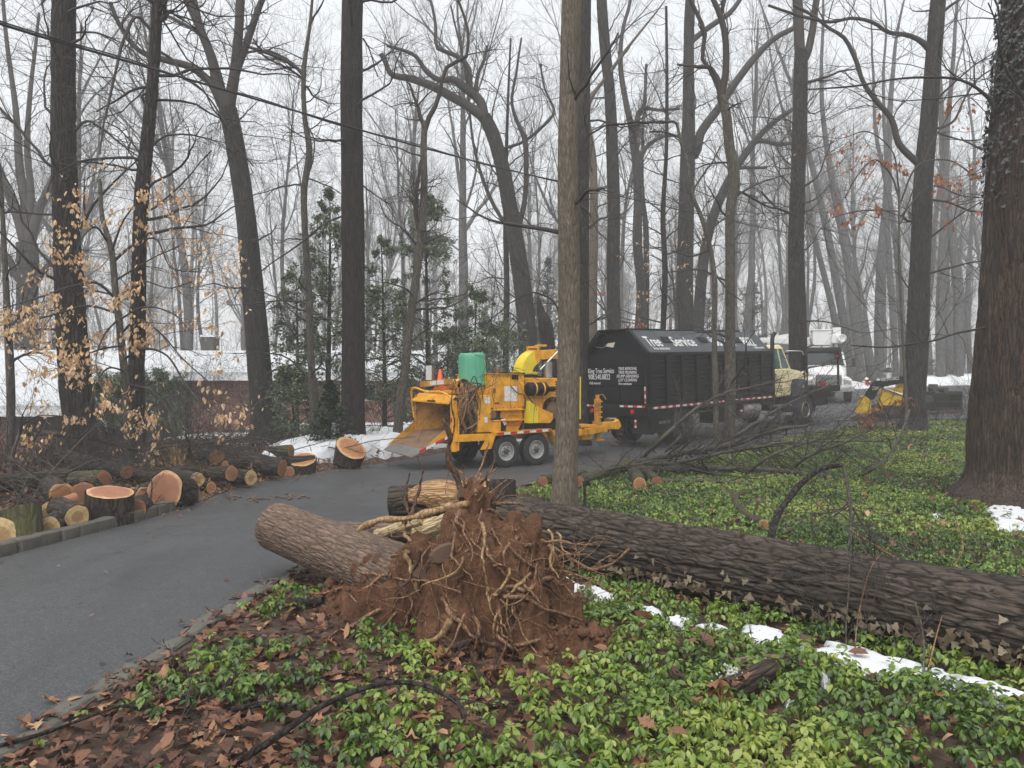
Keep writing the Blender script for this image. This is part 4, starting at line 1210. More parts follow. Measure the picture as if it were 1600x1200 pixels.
def spawn(rng, ppts, prad, k, t0, t1, ang, len_, nseg, wander, up, rr, rmax, rmin=.003, flat=0.0, zmin=None):
    """k children per parent, all at once -> pts (M,nseg+1,3), rad"""
    m, n, _ = ppts.shape
    M_ = m * k
    idx = np.repeat(np.arange(m), k)
    f = rng.uniform(t0, t1, M_) * (n - 1); i = np.clip(f.astype(int), 0, n - 2); fr = f - i
    p = ppts[idx, i] + (ppts[idx, i + 1] - ppts[idx, i]) * fr[:, None]
    tan = norm(ppts[idx, i + 1] - ppts[idx, i])
    r = prad[idx, i] + (prad[idx, i + 1] - prad[idx, i]) * fr
    v = rng.normal(0, 1, (M_, 3)); v[:, 2] *= (1 - flat)
    v = norm(v - (v * tan).sum(1, keepdims=True) * tan)
    a = rng.uniform(ang[0], ang[1], M_)[:, None]
    d = np.cos(a) * tan + np.sin(a) * v
    plen = np.linalg.norm(np.diff(ppts, axis=1), axis=2).sum(1)[idx]
    L = rng.uniform(len_[0], len_[1], M_)
    if len_[1] <= 1.0: L = L * plen
    r0 = np.clip(r * rr * rng.uniform(.6, 1.1, M_), rmin, rmax)
    out = [p]
    for s in range(nseg):
        d = norm(d + rng.normal(0, wander, (M_, 3)) + np.array([0, 0, up]))
        p = p + d * (L / nseg)[:, None]
        out.append(p)
    pts = np.stack(out, 1)
    rad = np.maximum(r0[:, None] * (1 - .75 * np.linspace(0, 1, nseg + 1)[None]), rmin * .7)
    if zmin is not None:
        ok = pts[:, 0, 2] > zmin
        pts, rad = pts[ok], rad[ok]
    return pts, rad

def px_path(spec, d, dd=0.0):
    """[(px, py, width px)] at distance d (changing to d+dd at the end) -> points, radii"""
    n = len(spec)
    D = d + dd * np.linspace(0, 1, n)
    return np.array([P(s[0], s[1], D[i]) for i, s in enumerate(spec)]), np.array([s[2] / 2 / F * D[i] for i, s in enumerate(spec)])

def extend_up(p, r, H, rng, wander=.05, up=.06, rend=.1):
    d = norm((p[-1] - p[-2])[None])[0]
    P_, R_ = list(p), list(r)
    r0 = r[-1]; z0 = p[-1][2]
    k = 0
    while P_[-1][2] < H and k < 30:
        d = norm((d + rng.normal(0, wander, 3) + [0, 0, up])[None])[0]
        P_.append(P_[-1] + d * 1.0); k += 1
        R_.append(max(.012, r0 * (1 - (1 - rend) * (P_[-1][2] - z0) / max(H - z0, .1))))
    return np.array(P_), np.array(R_)

def hero_tree(name, label, d, trunk, bark_m, H=17, limbs=(), dd=0.0, side=14, side_len=(1.2, 3.2), twigs=5, tw2=3, seed=1, sides=40, res=.06, depth=.012, k=22, flare=1.35, crown_k=9, twig_m=None, cat='tree', group=None, free_limbs=True, zmin=1.5, wand=.2, leafy=None, upb=.03, stretch=.22, rings=None):
    rng = np.random.default_rng(seed)
    p, r = px_path(trunk, d, dd)
    gzz = zg(p[0][0], p[0][1])
    if p[0][2] > gzz + .05:
        dirn = (p[0] - p[1]) / max(p[1][2] - p[0][2], .2)
        b = p[0] + dirn * (p[0][2] - gzz) * .6; b[2] = gzz
        p = np.vstack([b[None], p]); r = np.concatenate([[r[0] * 1.06], r])
    base = p[0].copy(); base[2] = gzz
    if flare > 1:
        p = np.vstack([base + [0, 0, -.12], base + [0, 0, .08], base + (p[1] - base) * min(.5, .45 / max(p[1][2] - gzz, .5)), p[1:]])
        r = np.concatenate([[r[0] * flare * 1.15, r[0] * flare, r[0] * 1.05], r[1:]])
    else:
        p = np.vstack([base + [0, 0, -.1], p[1:]]) if len(p) > 2 else p
        if len(p) != len(r): r = r[:len(p)]
    if H: p, r = extend_up(p, r, H, rng)
    root = empty(name, base, (0, 0, 0), label, cat, group)
    length = np.linalg.norm(np.diff(p, axis=0), axis=1).sum()
    rn = rings or int(min(320, length / res))
    V, q = bark_path(p, r, sides, rn, depth, k, seed, .05, stretch)
    link_me('trunk', np_mesh('trunk', V - base, [q], bark_m), root)
    TRUNKS.append((base[0], base[1], r[0]))
    tp, tr = resamp(catmull(p, 60), catmull(r[:, None], 60)[:, 0] if False else np.interp(np.linspace(0, 1, 60), np.linspace(0, 1, len(r)), r), 60)
    groups = []   # (pts, rad, sides)
    par = [resamp(tp, tr, 24)]
    for li in limbs:
        spec = li[0] if isinstance(li, tuple) else li
        ldd = li[1] if isinstance(li, tuple) else 0.0
        lp, lr = px_path(spec, d + dd * np.clip((base[2] + 4) / 10, 0, 1), ldd)
        if spec[-1][1] <= 4:      # leaves the picture at the top: keep growing
            lp, lr = extend_up(lp, lr, lp[-1][2] + 3.5, rng, .1, .05)
        nt = np.argmin(np.linalg.norm(tp - lp[0] + [0, 0, .12], axis=1))      # root the limb in the trunk
        if .05 < np.linalg.norm(tp[nt] - lp[0]) < 2.0 and not isinstance(li, tuple):
            lp = np.vstack([tp[nt] * .85 + lp[0] * .15, lp]); lr = np.concatenate([[lr[0]], lr])
        c = catmull(np.column_stack([lp, lr]), 26)
        c[:, :3] += .05 * (np.stack([fbm(np.linspace(0, 6, 26), s * 7.7, seed, 3, 2) for s in range(3)], -1) - .5)
        groups.append((c[None, :, :3], np.maximum(c[None, :, 3], .004), 10))
        par.append(resamp(c[:, :3], np.maximum(c[:, 3], .004), 24))
    PP, RR = np.stack([a[0] for a in par]), np.stack([a[1] for a in par])
    # side branches off the trunk, all along what the picture shows
    L1 = []
    if side: L1.append(spawn(rng, PP[:1], RR[:1], side, .12, .97, (.8, 1.5), side_len, 9, wand, upb, .35, .035, .005, .3, zmin))
    if len(PP) > 1 and twigs: L1.append(spawn(rng, PP[1:], RR[1:], crown_k, .15, .98, (.4, 1.2), (side_len[0] * .6, side_len[1] * .8), 9, wand, upb, .5, .02, .004, .2))
    for a, b in L1: groups.append((a, b, 5))
    L2 = []
    for a, b in L1:
        if len(a): L2.append(spawn(rng, a, b, twigs, .15, 1.0, (.4, 1.1), (.25, .6), 5, wand * .9, .02, .6, .012, .003, .3))
    for a, b in L2: groups.append((a, b, 4))
    L3 = []
    for a, b in L2:
        if len(a) and tw2: L3.append(spawn(rng, a, b, tw2, .2, 1.0, (.35, 1.0), (.3, .7), 3, .18, .01, .6, .006, .0022, .2))
    for a, b in L3: groups.append((a, b, 3))
    if groups:
        A = Acc()
        for a, b, s in groups:
            if len(a): V, q = tubes(a - base, b, s); A.add(V, q)
        link_me('crown', A.mesh('crown', twig_m or MT['twig']), root)
    if leafy:
        n, mat, size, sets = leafy
        src = np.concatenate([a.reshape(-1, 3) for a, b in (L3 if sets == 3 else L2)])
        w = leafy_filter(src) if leafy_filter else src
        w = w[rng.choice(len(w), min(n, len(w)), replace=False)] - base
        nn = len(w)
        me = leaves_mesh('leaves', w, rng.uniform(0, 2 * PI, nn), rng.normal(-.9, .5, nn), rng.normal(0, .5, nn), size * rng.uniform(.6, 1.25, nn), rng.uniform(0, 1, nn), mat, True, rng.normal(.2, .3, nn))
        o = link_me('leaves', me, root); o['kind'] = 'stuff'
    return root
leafy_filter = None
B = MT

# ---- near and middle trees, traced where they stand
hero_tree('oak_tree', 'thick dark furrowed oak trunk rising behind the log row at left', 15.5,
    [(126, 690, 50), (118, 600, 46), (110, 480, 42), (105, 380, 38), (100, 250, 35), (99, 120, 34), (100, 0, 33)], B['oak'], 18, side=26, sides=84, res=.045, depth=.03, k=14, seed=3, limbs=[
    [(118, 205, 5), (135, 190, 4), (158, 200, 4), (185, 222, 3), (215, 245, 2)], [(82, 262, 5), (50, 225, 4), (20, 190, 4), (-10, 160, 4)], [(118, 52, 3), (150, 52, 3), (190, 68, 2), (230, 100, 2)],
    [(96, 340, 4), (60, 335, 3), (20, 332, 3), (-20, 335, 3)], ([(112, 470, 4), (140, 455, 3), (178, 462, 3), (205, 470, 2)], -1)])
hero_tree('oak_tree', 'slimmer dark kinked trunk just right of the thick furrowed one', 14.6,
    [(214, 690, 27), (213, 600, 24), (216, 480, 23), (218, 380, 21), (222, 300, 22), (231, 210, 19), (240, 110, 17), (246, 0, 15)], B['oak'], 16, side=26, sides=80, res=.035, depth=.016, k=16, seed=4, limbs=[
    [(254, 30, 8), (262, 20, 7), (268, 18, 6)], [(240, 80, 4), (268, 90, 4), (285, 118, 4), (310, 135, 3), (350, 190, 3), (372, 230, 3), (395, 260, 2)], [(234, 138, 5), (205, 142, 4), (180, 158, 3), (150, 175, 2)],
    [(238, 228, 4), (258, 213, 3), (290, 210, 3), (330, 218, 2)], [(212, 265, 4), (180, 258, 3), (120, 252, 3)], ([(246, 60, 5), (215, 25, 5), (195, 60, 5), (183, 100, 4), (172, 150, 4), (162, 200, 3), (155, 240, 2)], -1), [(240, 325, 3), (265, 305, 3), (300, 270, 2), (330, 235, 2)]])
hero_tree('forked_tree', 'grey forked tree leaning left between the kinked oak and the straight red oak', 21.5,
    [(412, 660, 42), (404, 560, 36), (393, 430, 32), (382, 320, 29), (368, 230, 28), (356, 170, 27)], B['oakgrey'], 0, side=10, sides=70, res=.05, depth=.014, k=16, seed=5, crown_k=12, limbs=[
    [(358, 178, 24), (345, 148, 20), (330, 90, 15), (312, 45, 13), (292, 0, 12)], [(358, 178, 20), (366, 120, 16), (372, 60, 14), (376, 0, 13)], [(352, 172, 16), (330, 132, 13), (302, 108, 12), (262, 95, 10), (222, 82, 8), (190, 45, 7), (172, 5, 6)],
    [(368, 118, 12), (385, 70, 11), (402, 20, 10), (410, 0, 9)], [(335, 100, 11), (318, 60, 9), (306, 10, 9), (304, 0, 8)], [(385, 84, 4), (420, 80, 4), (450, 95, 4), (478, 118, 3)], [(320, 60, 6), (290, 40, 5), (262, 25, 4), (235, 20, 3)]])
hero_tree('oak_tree', 'straight reddish dark oak trunk standing alone left of the green bin', 17.5,
    [(551, 668, 40), (552, 560, 36), (552, 400, 35), (550, 250, 34), (549, 130, 34), (550, 40, 32), (551, 0, 32)], B['oakred'], 20, side=9, sides=80, res=.055, depth=.014, k=22, seed=6, side_len=(1, 2.4), limbs=[[(566, 60, 3), (580, 90, 2), (590, 120, 2)], [(566, 290, 3), (585, 305, 2), (610, 320, 2)], [(535, 338, 3), (505, 352, 3), (470, 380, 3), (430, 408, 2), (400, 430, 2)]])
hero_tree('young_tree', 'thin crooked young tree between the forked tree and the straight red oak', 18,
    [(489, 612, 12), (486, 560, 11), (482, 450, 11), (476, 350, 10), (475, 300, 10), (483, 230, 10), (477, 190, 8), (475, 110, 7), (484, 40, 5), (488, 0, 4)], B['sapling'], 11, side=22, sides=20, depth=.006, k=26, seed=7, flare=1.15, side_len=(.8, 2.2), limbs=[
    [(474, 120, 5), (450, 98, 5), (420, 84, 5), (385, 72, 4)], [(474, 128, 4), (445, 105, 3), (410, 85, 3), (395, 60, 3)], [(477, 135, 4), (490, 150, 3), (512, 160, 2)], [(486, 32, 3), (500, 10, 3), (505, 0, 2)]])
hero_tree('young_tree', 'slim leaning young tree with a fork, just left of the orange machine', 18.5,
    [(622, 668, 15), (630, 600, 14), (640, 510, 13), (652, 420, 13), (660, 350, 12), (663, 290, 11), (662, 230, 10), (664, 190, 9)], B['sapling'], 0, side=16, sides=24, depth=.006, k=26, seed=8, flare=1.2, side_len=(.7, 2.0), crown_k=10, limbs=[
    [(663, 215, 9), (670, 185, 8), (684, 160, 7), (692, 125, 6), (705, 98, 6), (725, 95, 6), (732, 70, 5), (715, 0, 4)], [(662, 195, 7), (652, 165, 5), (645, 145, 4), (640, 130, 3)], [(657, 370, 8), (650, 330, 7), (652, 290, 6), (658, 250, 4)]])
hero_tree('curved_tree', 'large grey tree bending left into two long limbs above the orange machine', 29,
    [(826, 560, 30), (818, 460, 28), (806, 380, 26), (796, 320, 24), (782, 250, 22), (766, 200, 21), (757, 182, 20)], B['oakgrey'], 0, side=8, sides=60, res=.07, depth=.016, k=14, seed=9, side_len=(1.5, 3.4), crown_k=13, limbs=[
    [(758, 186, 18), (735, 168, 15), (700, 148, 14), (668, 132, 13), (640, 122, 11), (612, 116, 9), (602, 95, 8), (596, 85, 8)], [(758, 186, 17), (750, 158, 15), (728, 138, 13), (706, 124, 11), (690, 126, 9), (665, 110, 8), (650, 88, 6), (622, 76, 5), (605, 72, 4)],
    [(748, 155, 10), (735, 138, 8), (732, 108, 9), (722, 92, 8), (700, 82, 7), (684, 76, 6), (680, 40, 5), (672, 0, 4)], [(745, 150, 8), (745, 120, 6), (758, 90, 5), (762, 72, 4)], [(806, 370, 9), (818, 320, 8), (822, 260, 8), (818, 215, 8), (808, 190, 6), (800, 165, 5), (808, 110, 4), (815, 60, 3)], [(822, 218, 5), (845, 200, 5), (865, 175, 4), (852, 140, 3), (845, 100, 3)],
    [(808, 368, 6), (790, 350, 6), (766, 310, 6), (748, 260, 5), (738, 220, 4), (732, 160, 4), (725, 100, 3), (705, 10, 3)]])
hero_tree('slender_tree', 'slender dark twin stem beside the large curved tree', 30, [(790, 560, 9), (792, 460, 9), (790, 360, 8), (791, 250, 6), (794, 150, 4), (798, 60, 3)], B['oakgrey'], 0, side=24, sides=14, depth=.005, seed=10, flare=1.1, res=.12)
hero_tree('foreground_tree', 'tan mossy barked tree in the middle foreground, in front of the orange machine', 9.9,
    [(881, 800, 41), (883, 740, 39), (887, 640, 36), (889, 520, 34), (889, 400, 33), (887, 260, 32), (889, 140, 30), (893, 0, 31)], B['tan'], 12, side=12, sides=80, res=.036, depth=.007, k=34, seed=11, flare=1.12, side_len=(.7, 1.9), limbs=[
    [(876, 505, 4), (866, 470, 3), (835, 458, 2.5), (790, 480, 2), (760, 510, 2)], [(901, 250, 3), (918, 215, 3), (940, 200, 3), (985, 192, 3), (1040, 195, 2)], [(899, 290, 3), (908, 320, 3), (925, 340, 2)]], zmin=2.6, stretch=.16)
TRUNK_T8 = TRUNKS[-1]
hero_tree('oak_tree', 'dark straight trunk partly hidden behind the right side of the tan foreground tree', 21, [(911, 620, 20), (911, 480, 19), (911, 340, 19), (912, 200, 19), (914, 80, 18), (915, 0, 17)], B['oak'], 19, side=12, sides=60, depth=.012, seed=12)
hero_tree('oak_tree', 'light brown trunk between two darker ones, behind the rear of the black truck', 30, [(926, 560, 15), (926, 460, 14), (928, 360, 13), (927, 260, 12), (924, 150, 9), (928, 145, 7)], B['tan'], 17, side=12, sides=40, depth=.01, seed=13)
hero_tree('oak_tree', 'straight grey trunk rising behind the rear roof corner of the black truck', 30, [(960, 540, 22), (958, 430, 20), (959, 330, 20), (957, 250, 19), (953, 150, 17), (945, 70, 17), (940, 0, 16)], B['oakgrey'], 21, side=14, sides=50, depth=.014, seed=14, side_len=(1.5, 3.5))
hero_tree('forked_tree', 'pale grey forked tree right behind the truck roof lettering', 40, [(1000, 520, 18), (1002, 460, 15), (996, 380, 15), (997, 300, 14), (993, 240, 14), (988, 212, 13)], B['oakgrey'], 0, side=8, sides=36, depth=.014, seed=15, res=.1, crown_k=14, side_len=(1.8, 4), limbs=[
    [(989, 215, 11), (978, 160, 9), (970, 100, 8), (972, 50, 6), (985, 0, 5)], [(992, 215, 10), (998, 180, 8), (1005, 168, 7), (1008, 140, 5), (1010, 100, 4)], [(998, 250, 8), (1012, 228, 7), (1035, 214, 5), (1060, 212, 4)], [(1003, 170, 6), (1030, 172, 5), (1062, 170, 4)]])
hero_tree('slender_tree', 'pale thin stem touching the right side of the pale grey forked tree', 41, [(1010, 520, 9), (1010, 430, 9), (1008, 340, 8), (1006, 320, 6), (1004, 200, 4)], B['oakgrey'], 0, side=10, sides=12, depth=.005, seed=16, flare=1.1, res=.15)
hero_tree('slender_tree', 'thin dark straight pole of a tree above the middle of the truck roof', 26, [(1036, 520, 9), (1039, 420, 9), (1036, 340, 8), (1041, 240, 6), (1042, 120, 5), (1041, 10, 4)], B['oak'], 13, side=34, sides=14, depth=.005, seed=17, flare=1.1, res=.12, side_len=(1, 2.8), wand=.12)
hero_tree('oak_tree', 'thick grey trunk with a long right hand limb above the truck lettering', 33, [(1070, 530, 28), (1070, 440, 26), (1072, 340, 24), (1074, 260, 23), (1076, 170, 19), (1076, 80, 16), (1078, 0, 14)], B['oakgrey'], 20, side=10, sides=56, depth=.016, seed=18, limbs=[
    [(1080, 245, 16), (1095, 208, 14), (1120, 172, 13), (1142, 140, 12), (1180, 90, 11), (1210, 60, 9), (1245, 42, 8)], [(1077, 70, 12), (1092, 55, 9), (1112, 40, 9), (1140, 20, 8), (1155, 0, 7)]])
hero_tree('leaning_tree', 'grey tree leaning strongly right behind the two bare stems', 38, [(1090, 540, 18), (1096, 440, 17), (1108, 360, 15), (1130, 300, 14), (1155, 255, 12), (1180, 220, 10), (1210, 190, 8), (1240, 170, 6)], B['oakgrey'], 0, side=26, sides=36, depth=.014, seed=19, res=.1, side_len=(2, 4.5), limbs=[[(1180, 222, 8), (1215, 225, 7), (1250, 222, 5)], [(1150, 262, 6), (1180, 262, 5), (1198, 262, 4)]])
hero_tree('crooked_tree', 'thick crooked brown stem standing in front of the truck box', 18.5,
    [(1140, 690, 20), (1141, 600, 17), (1141, 500, 15), (1141, 400, 15), (1142, 320, 15), (1147, 288, 17), (1140, 230, 15), (1132, 165, 14), (1128, 150, 13)], B['sapling'], 0, side=10, sides=44, res=.03, depth=.008, k=26, seed=20, flare=1.2, side_len=(.8, 2.2), limbs=[
    [(1128, 160, 12), (1134, 120, 11), (1133, 60, 10), (1122, 18, 9), (1114, 0, 8)], [(1128, 155, 9), (1120, 122, 7), (1108, 106, 7), (1085, 103, 5), (1058, 101, 3)], [(1108, 106, 6), (1099, 95, 6), (1102, 55, 7), (1085, 15, 6), (1078, 0, 6)], [(1152, 300, 4), (1172, 308, 4), (1192, 320, 3), (1215, 325, 3), (1238, 335, 3)], [(1130, 20, 6), (1130, 0, 5)]])
hero_tree('slender_tree', 'thin split stem just left of the crooked brown stem, before the truck box', 18.2,
    [(1119, 690, 10), (1118, 600, 9), (1116, 520, 8), (1116, 430, 8), (1108, 380, 7), (1096, 340, 7), (1082, 305, 6), (1074, 255, 5), (1062, 215, 5), (1058, 192, 4)], B['sapling'], 0, side=8, sides=24, res=.03, depth=.005, k=30, seed=21, flare=1.1, side_len=(.6, 1.6), limbs=[
    [(1058, 195, 4), (1040, 190, 4), (1010, 192, 3), (985, 196, 2)], [(1084, 300, 3), (1100, 270, 3), (1118, 245, 2), (1126, 228, 2)], [(1062, 218, 3), (1045, 208, 2.5), (1015, 205, 2)], [(1110, 395, 3), (1080, 400, 3), (1050, 392, 2)], [(1116, 430, 3), (1138, 455, 2), (1160, 470, 2)]])
hero_tree('oak_tree', 'tall straight dark oak standing between the cream cab and the white truck', 27, [(1247, 580, 29), (1246, 480, 26), (1244, 380, 24), (1247, 280, 22), (1250, 180, 22), (1252, 80, 20)], B['oak'], 0, side=18, sides=70, depth=.014, seed=22, limbs=[
    [(1251, 95, 16), (1248, 45, 16), (1246, 0, 15)], [(1258, 90, 12), (1268, 55, 11), (1276, 0, 10)], [(1262, 128, 5), (1285, 122, 4), (1320, 110, 3), (1340, 108, 2)], [(1258, 290, 4), (1275, 278, 3), (1290, 245, 2), (1300, 220, 2)], [(1240, 335, 4), (1215, 325, 4), (1190, 300, 3)]])
hero_tree('oak_tree', 'brown spotted trunk hiding the right half of the yellow loader', 22.5,
    [(1428, 640, 35), (1433, 540, 33), (1436, 460, 31), (1439, 380, 29), (1443, 280, 28), (1452, 180, 25), (1458, 100, 23), (1466, 0, 22)], B['oakgrey'], 17, side=12, sides=76, res=.035, depth=.01, k=22, seed=23, limbs=[
    [(1452, 78, 10), (1432, 60, 8), (1410, 53, 7), (1388, 50, 6), (1368, 36, 6), (1330, 28, 5), (1300, 34, 5), (1270, 30, 5), (1200, 8, 4)], [(1428, 250, 11), (1406, 226, 10), (1394, 185, 9), (1372, 160, 8), (1352, 132, 7), (1336, 90, 7), (1318, 58, 6), (1296, 45, 5), (1270, 24, 5), (1240, 8, 5)],
    [(1462, 35, 5), (1478, 15, 5), (1500, 0, 4)], [(1434, 345, 4), (1418, 345, 4), (1408, 335, 3)], [(1450, 312, 4), (1480, 315, 3), (1520, 330, 3), (1548, 332, 2)], [(1454, 200, 4), (1490, 190, 4), (1505, 160, 3), (1522, 130, 3), (1560, 100, 2)]])
hero_tree('giant_tree', 'huge brown trunk at the right picture edge with its upper part clad in ivy', 11.0,
    [(1612, 742, 178), (1613, 690, 172), (1614, 600, 166), (1619, 450, 152), (1622, 300, 142), (1627, 150, 128), (1632, 0, 116)], B['big'], 12, side=8, sides=190, res=.022, depth=.055, k=13, seed=24, flare=1.2, limbs=[
    [(1560, 175, 6), (1553, 160, 6), (1530, 140, 5), (1490, 122, 4), (1450, 119, 4), (1400, 125, 3), (1330, 135, 3), (1260, 140, 2)], ([(1545, 510, 4), (1500, 520, 3), (1460, 530, 3), (1400, 542, 3), (1330, 540, 2)], -1)], stretch=.12, rings=320)
GIANT = TRUNKS[-1]
hero_tree('grey_tree', 'broad pale many limbed tree fading in the fog at the far left', 38, [(42, 560, 34), (42, 480, 30), (44, 420, 30), (42, 380, 30)], B['oakgrey'], 0, side=14, sides=36, depth=.014, seed=25, res=.1, crown_k=18, side_len=(2, 5), limbs=[
    [(42, 385, 20), (28, 340, 15), (8, 290, 12), (-10, 240, 10)], [(44, 385, 18), (60, 330, 13), (78, 290, 11), (95, 250, 8)], [(42, 385, 18), (40, 320, 14), (30, 260, 12), (25, 180, 9), (10, 60, 6), (5, 0, 5)], [(52, 440, 11), (80, 410, 9), (110, 395, 7), (140, 390, 5)], [(35, 440, 12), (10, 400, 10), (-15, 380, 8)], [(42, 380, 14), (48, 310, 11), (42, 230, 9), (50, 120, 6), (62, 20, 4)]])
hero_tree('young_tree', 'slim pale barked young tree at far left before the snowy roof', 15, [(16, 690, 13), (17, 620, 12), (14, 540, 12), (11, 480, 10), (8, 420, 8), (4, 340, 7), (-4, 250, 6)], B['sapling'], 9, side=12, sides=24, depth=.005, seed=26, flare=1.15, side_len=(.8, 2), limbs=[([(18, 565, 5), (30, 558, 4), (60, 552, 3), (80, 560, 2)], 0), [(12, 520, 4), (26, 500, 4), (45, 480, 3), (60, 440, 2)]])
hero_tree('dead_snag', 'broken dark snag standing behind the yellow chute', 24, [(860, 600, 24), (856, 540, 22), (850, 500, 20), (846, 488, 13), (842, 470, 5), (841, 462, 1)], B['oak'], 0, side=0, limbs=[], twigs=0, sides=40, depth=.02, k=12, seed=27, res=.04)

# leaning trees on the right beyond the street, each its own
RIGHT = [
    ('grey tree leaning left beyond the street, rising behind the white cab', 55, [(1330, 590, 16), (1318, 500, 15), (1305, 430, 14), (1290, 350, 13), (1276, 290, 11), (1262, 230, 9)], 31),
    ('tall grey tree leaning left above the red hydrant', 52, [(1345, 590, 19), (1338, 520, 17), (1326, 420, 15), (1312, 340, 14), (1300, 280, 12), (1288, 200, 9)], 32),
    ('thick pale trunk rising straight behind the mailbox', 58, [(1373, 590, 24), (1375, 500, 20), (1378, 400, 17), (1386, 310, 15), (1388, 230, 12), (1392, 150, 9)], 33),
    ('slim grey trunk between the mailbox and the spotted trunk', 54, [(1400, 588, 13), (1396, 500, 12), (1390, 420, 11), (1386, 330, 9)], 34),
    ('grey trunk crossing behind the spotted trunk to the upper left', 60, [(1412, 588, 14), (1408, 500, 13), (1404, 420, 12), (1396, 350, 10), (1388, 300, 9)], 35),
    ('dark grey trunk just right of the spotted trunk', 50, [(1470, 590, 20), (1470, 520, 18), (1471, 450, 17), (1474, 380, 15), (1476, 320, 13)], 36),
    ('grey forked trunk left of the giant ivy tree', 50, [(1498, 590, 18), (1497, 520, 16), (1496, 450, 15), (1490, 400, 14), (1484, 350, 12)], 37),
    ('slim grey trunk seen between the dark grey trunk and the giant ivy tree', 60, [(1445, 590, 12), (1448, 500, 11), (1456, 420, 10), (1462, 340, 8)], 38),
    ('pale slim trunk close against the left of the giant ivy tree', 62, [(1516, 585, 10), (1512, 500, 10), (1514, 420, 9), (1520, 330, 7)], 39),
    ('grey trunk with the rusty leaves at its foot behind the pale bucket', 58, [(1318, 560, 12), (1300, 480, 11), (1280, 400, 10), (1262, 330, 9), (1250, 280, 7)], 40),
]
for lb, d, tr, sd_ in RIGHT:
    tr = [(a, b, c * .85) for a, b, c in tr]
    hero_tree('grey_tree', lb, d, tr, B['fogpale_bark'], 33, side=26, sides=16, depth=.012, k=14, seed=sd_, res=.3, side_len=(2.5, 6), twigs=5, tw2=3, twig_m=B['fogpale_twig'], wand=.14, upb=.07, zmin=5, group='grey trees beyond the street')

# ---- procedural bare trees for the woods further back (a few shapes, copied)
def bare_tree(seed, H, r, fork=.5, lean=.06, dense=1.0):
    rng = np.random.default_rng(seed)
    n = 12
    p = [np.array([0, 0, -.2])]; d = np.array([rng.normal(0, lean), rng.normal(0, lean), 1.0])
    top = H * .85
    for i in range(n):
        d = norm((d + rng.normal(0, .05, 3) + [0, 0, .05])[None])[0]
        p.append(p[-1] + d * top / n)
    tp = np.array(p); tr = r * np.linspace(1.15, .14, n + 1)
    tp, tr = resamp(tp, tr, 16)
    A = Acc(); V, q = tubes(tp, tr, 9); A.add(V, q)
    tm = A.mesh('trunk', B['fogpale_bark'])
    C = Acc()
    l1 = spawn(rng, tp[None], tr[None], int(11 * dense), fork * .9, .95, (.25, .75), (H * .16, H * .36), 8, .09, .07, .6, r * .4, .02)
    l1b = spawn(rng, tp[None], tr[None], 7, .25, .9, (.8, 1.4), (H * .07, H * .16), 8, .18, .02, .3, r * .2, .012)
    l2 = spawn(rng, *l1, 7, .15, 1.0, (.3, .8), (.25, .55), 6, .1, .06, .5, r * .15, .010)
    l2b = spawn(rng, *l1b, 5, .2, 1.0, (.35, .9), (.3, .6), 5, .15, .03, .55, r * .1, .008)
    l3 = spawn(rng, *l2, 6, .15, 1.0, (.3, .9), (.25, .55), 4, .16, .04, .6, .02, .007)
    l4 = spawn(rng, *l3, 3, .3, 1.0, (.3, .8), (.5, .9), 2, .16, .03, .7, .007, .005)
    for (a, b), s in ((l1, 7), (l1b, 5), (l2, 4), (l2b, 3), (l3, 3), (l4, 3)):
        V, q = tubes(a, b, s); C.add(V, q)
    return tm, C.mesh('crown', B['fogpale_twig'])
VAR = [bare_tree(101, 26, .24, .55, .03), bare_tree(102, 24, .2, .6, .06), bare_tree(103, 23, .26, .4, .05, 1.1), bare_tree(104, 28, .27, .65, .02), bare_tree(105, 22, .16, .5, .08, .8), bare_tree(106, 25, .29, .45, .07, 1.0)]
SMALL = [bare_tree(111, 11, .09, .2, .06, .8), bare_tree(112, 9, .07, .15, .12, .8), bare_tree(113, 13, .1, .3, .05, .8)]
def place_tree(v, x, y, s, rz, name, label, group):
    e = empty(name, (x, y, zg(x, y)), (0, 0, rz), label, 'tree', group, (s, s, s))
    link_me('trunk', v[0], e); link_me('crown', v[1], e)
    return e
rng = np.random.default_rng(77)
def land(px):
    for lim, nm in ((120, 'the thick furrowed oak at left'), (215, 'the kinked oak'), (330, 'the house chimney'), (430, 'the forked tree'), (520, 'the thin crooked young tree'), (600, 'the straight red oak'), (700, 'the leaning young tree by the green bin'), (790, 'the yellow chute'), (880, 'the large curved tree'), (960, 'the rear of the black truck'), (1040, 'the truck roof lettering'), (1130, 'the thick grey trunk with the long limb'), (1210, 'the crooked brown stem'), (1290, 'the white boom'), (1370, 'the red hydrant'), (1450, 'the spotted trunk'), (1600, 'the giant ivy tree')):
        if px < lim: return nm
    return 'the right picture edge'
placed = []
def ok_spot(x, y, gap):
    px = 800 + x / y * F
    for (a, b) in placed:
        if math.hypot(a - x, b - y) < gap: return False
    if y < 54 and x > 4 and y > 24 and x < 60 and y < 50 + .1 * x: return False     # street and truck
    if y < 38 and -24 < x < 0: return False                                        # house and lawn
    return True
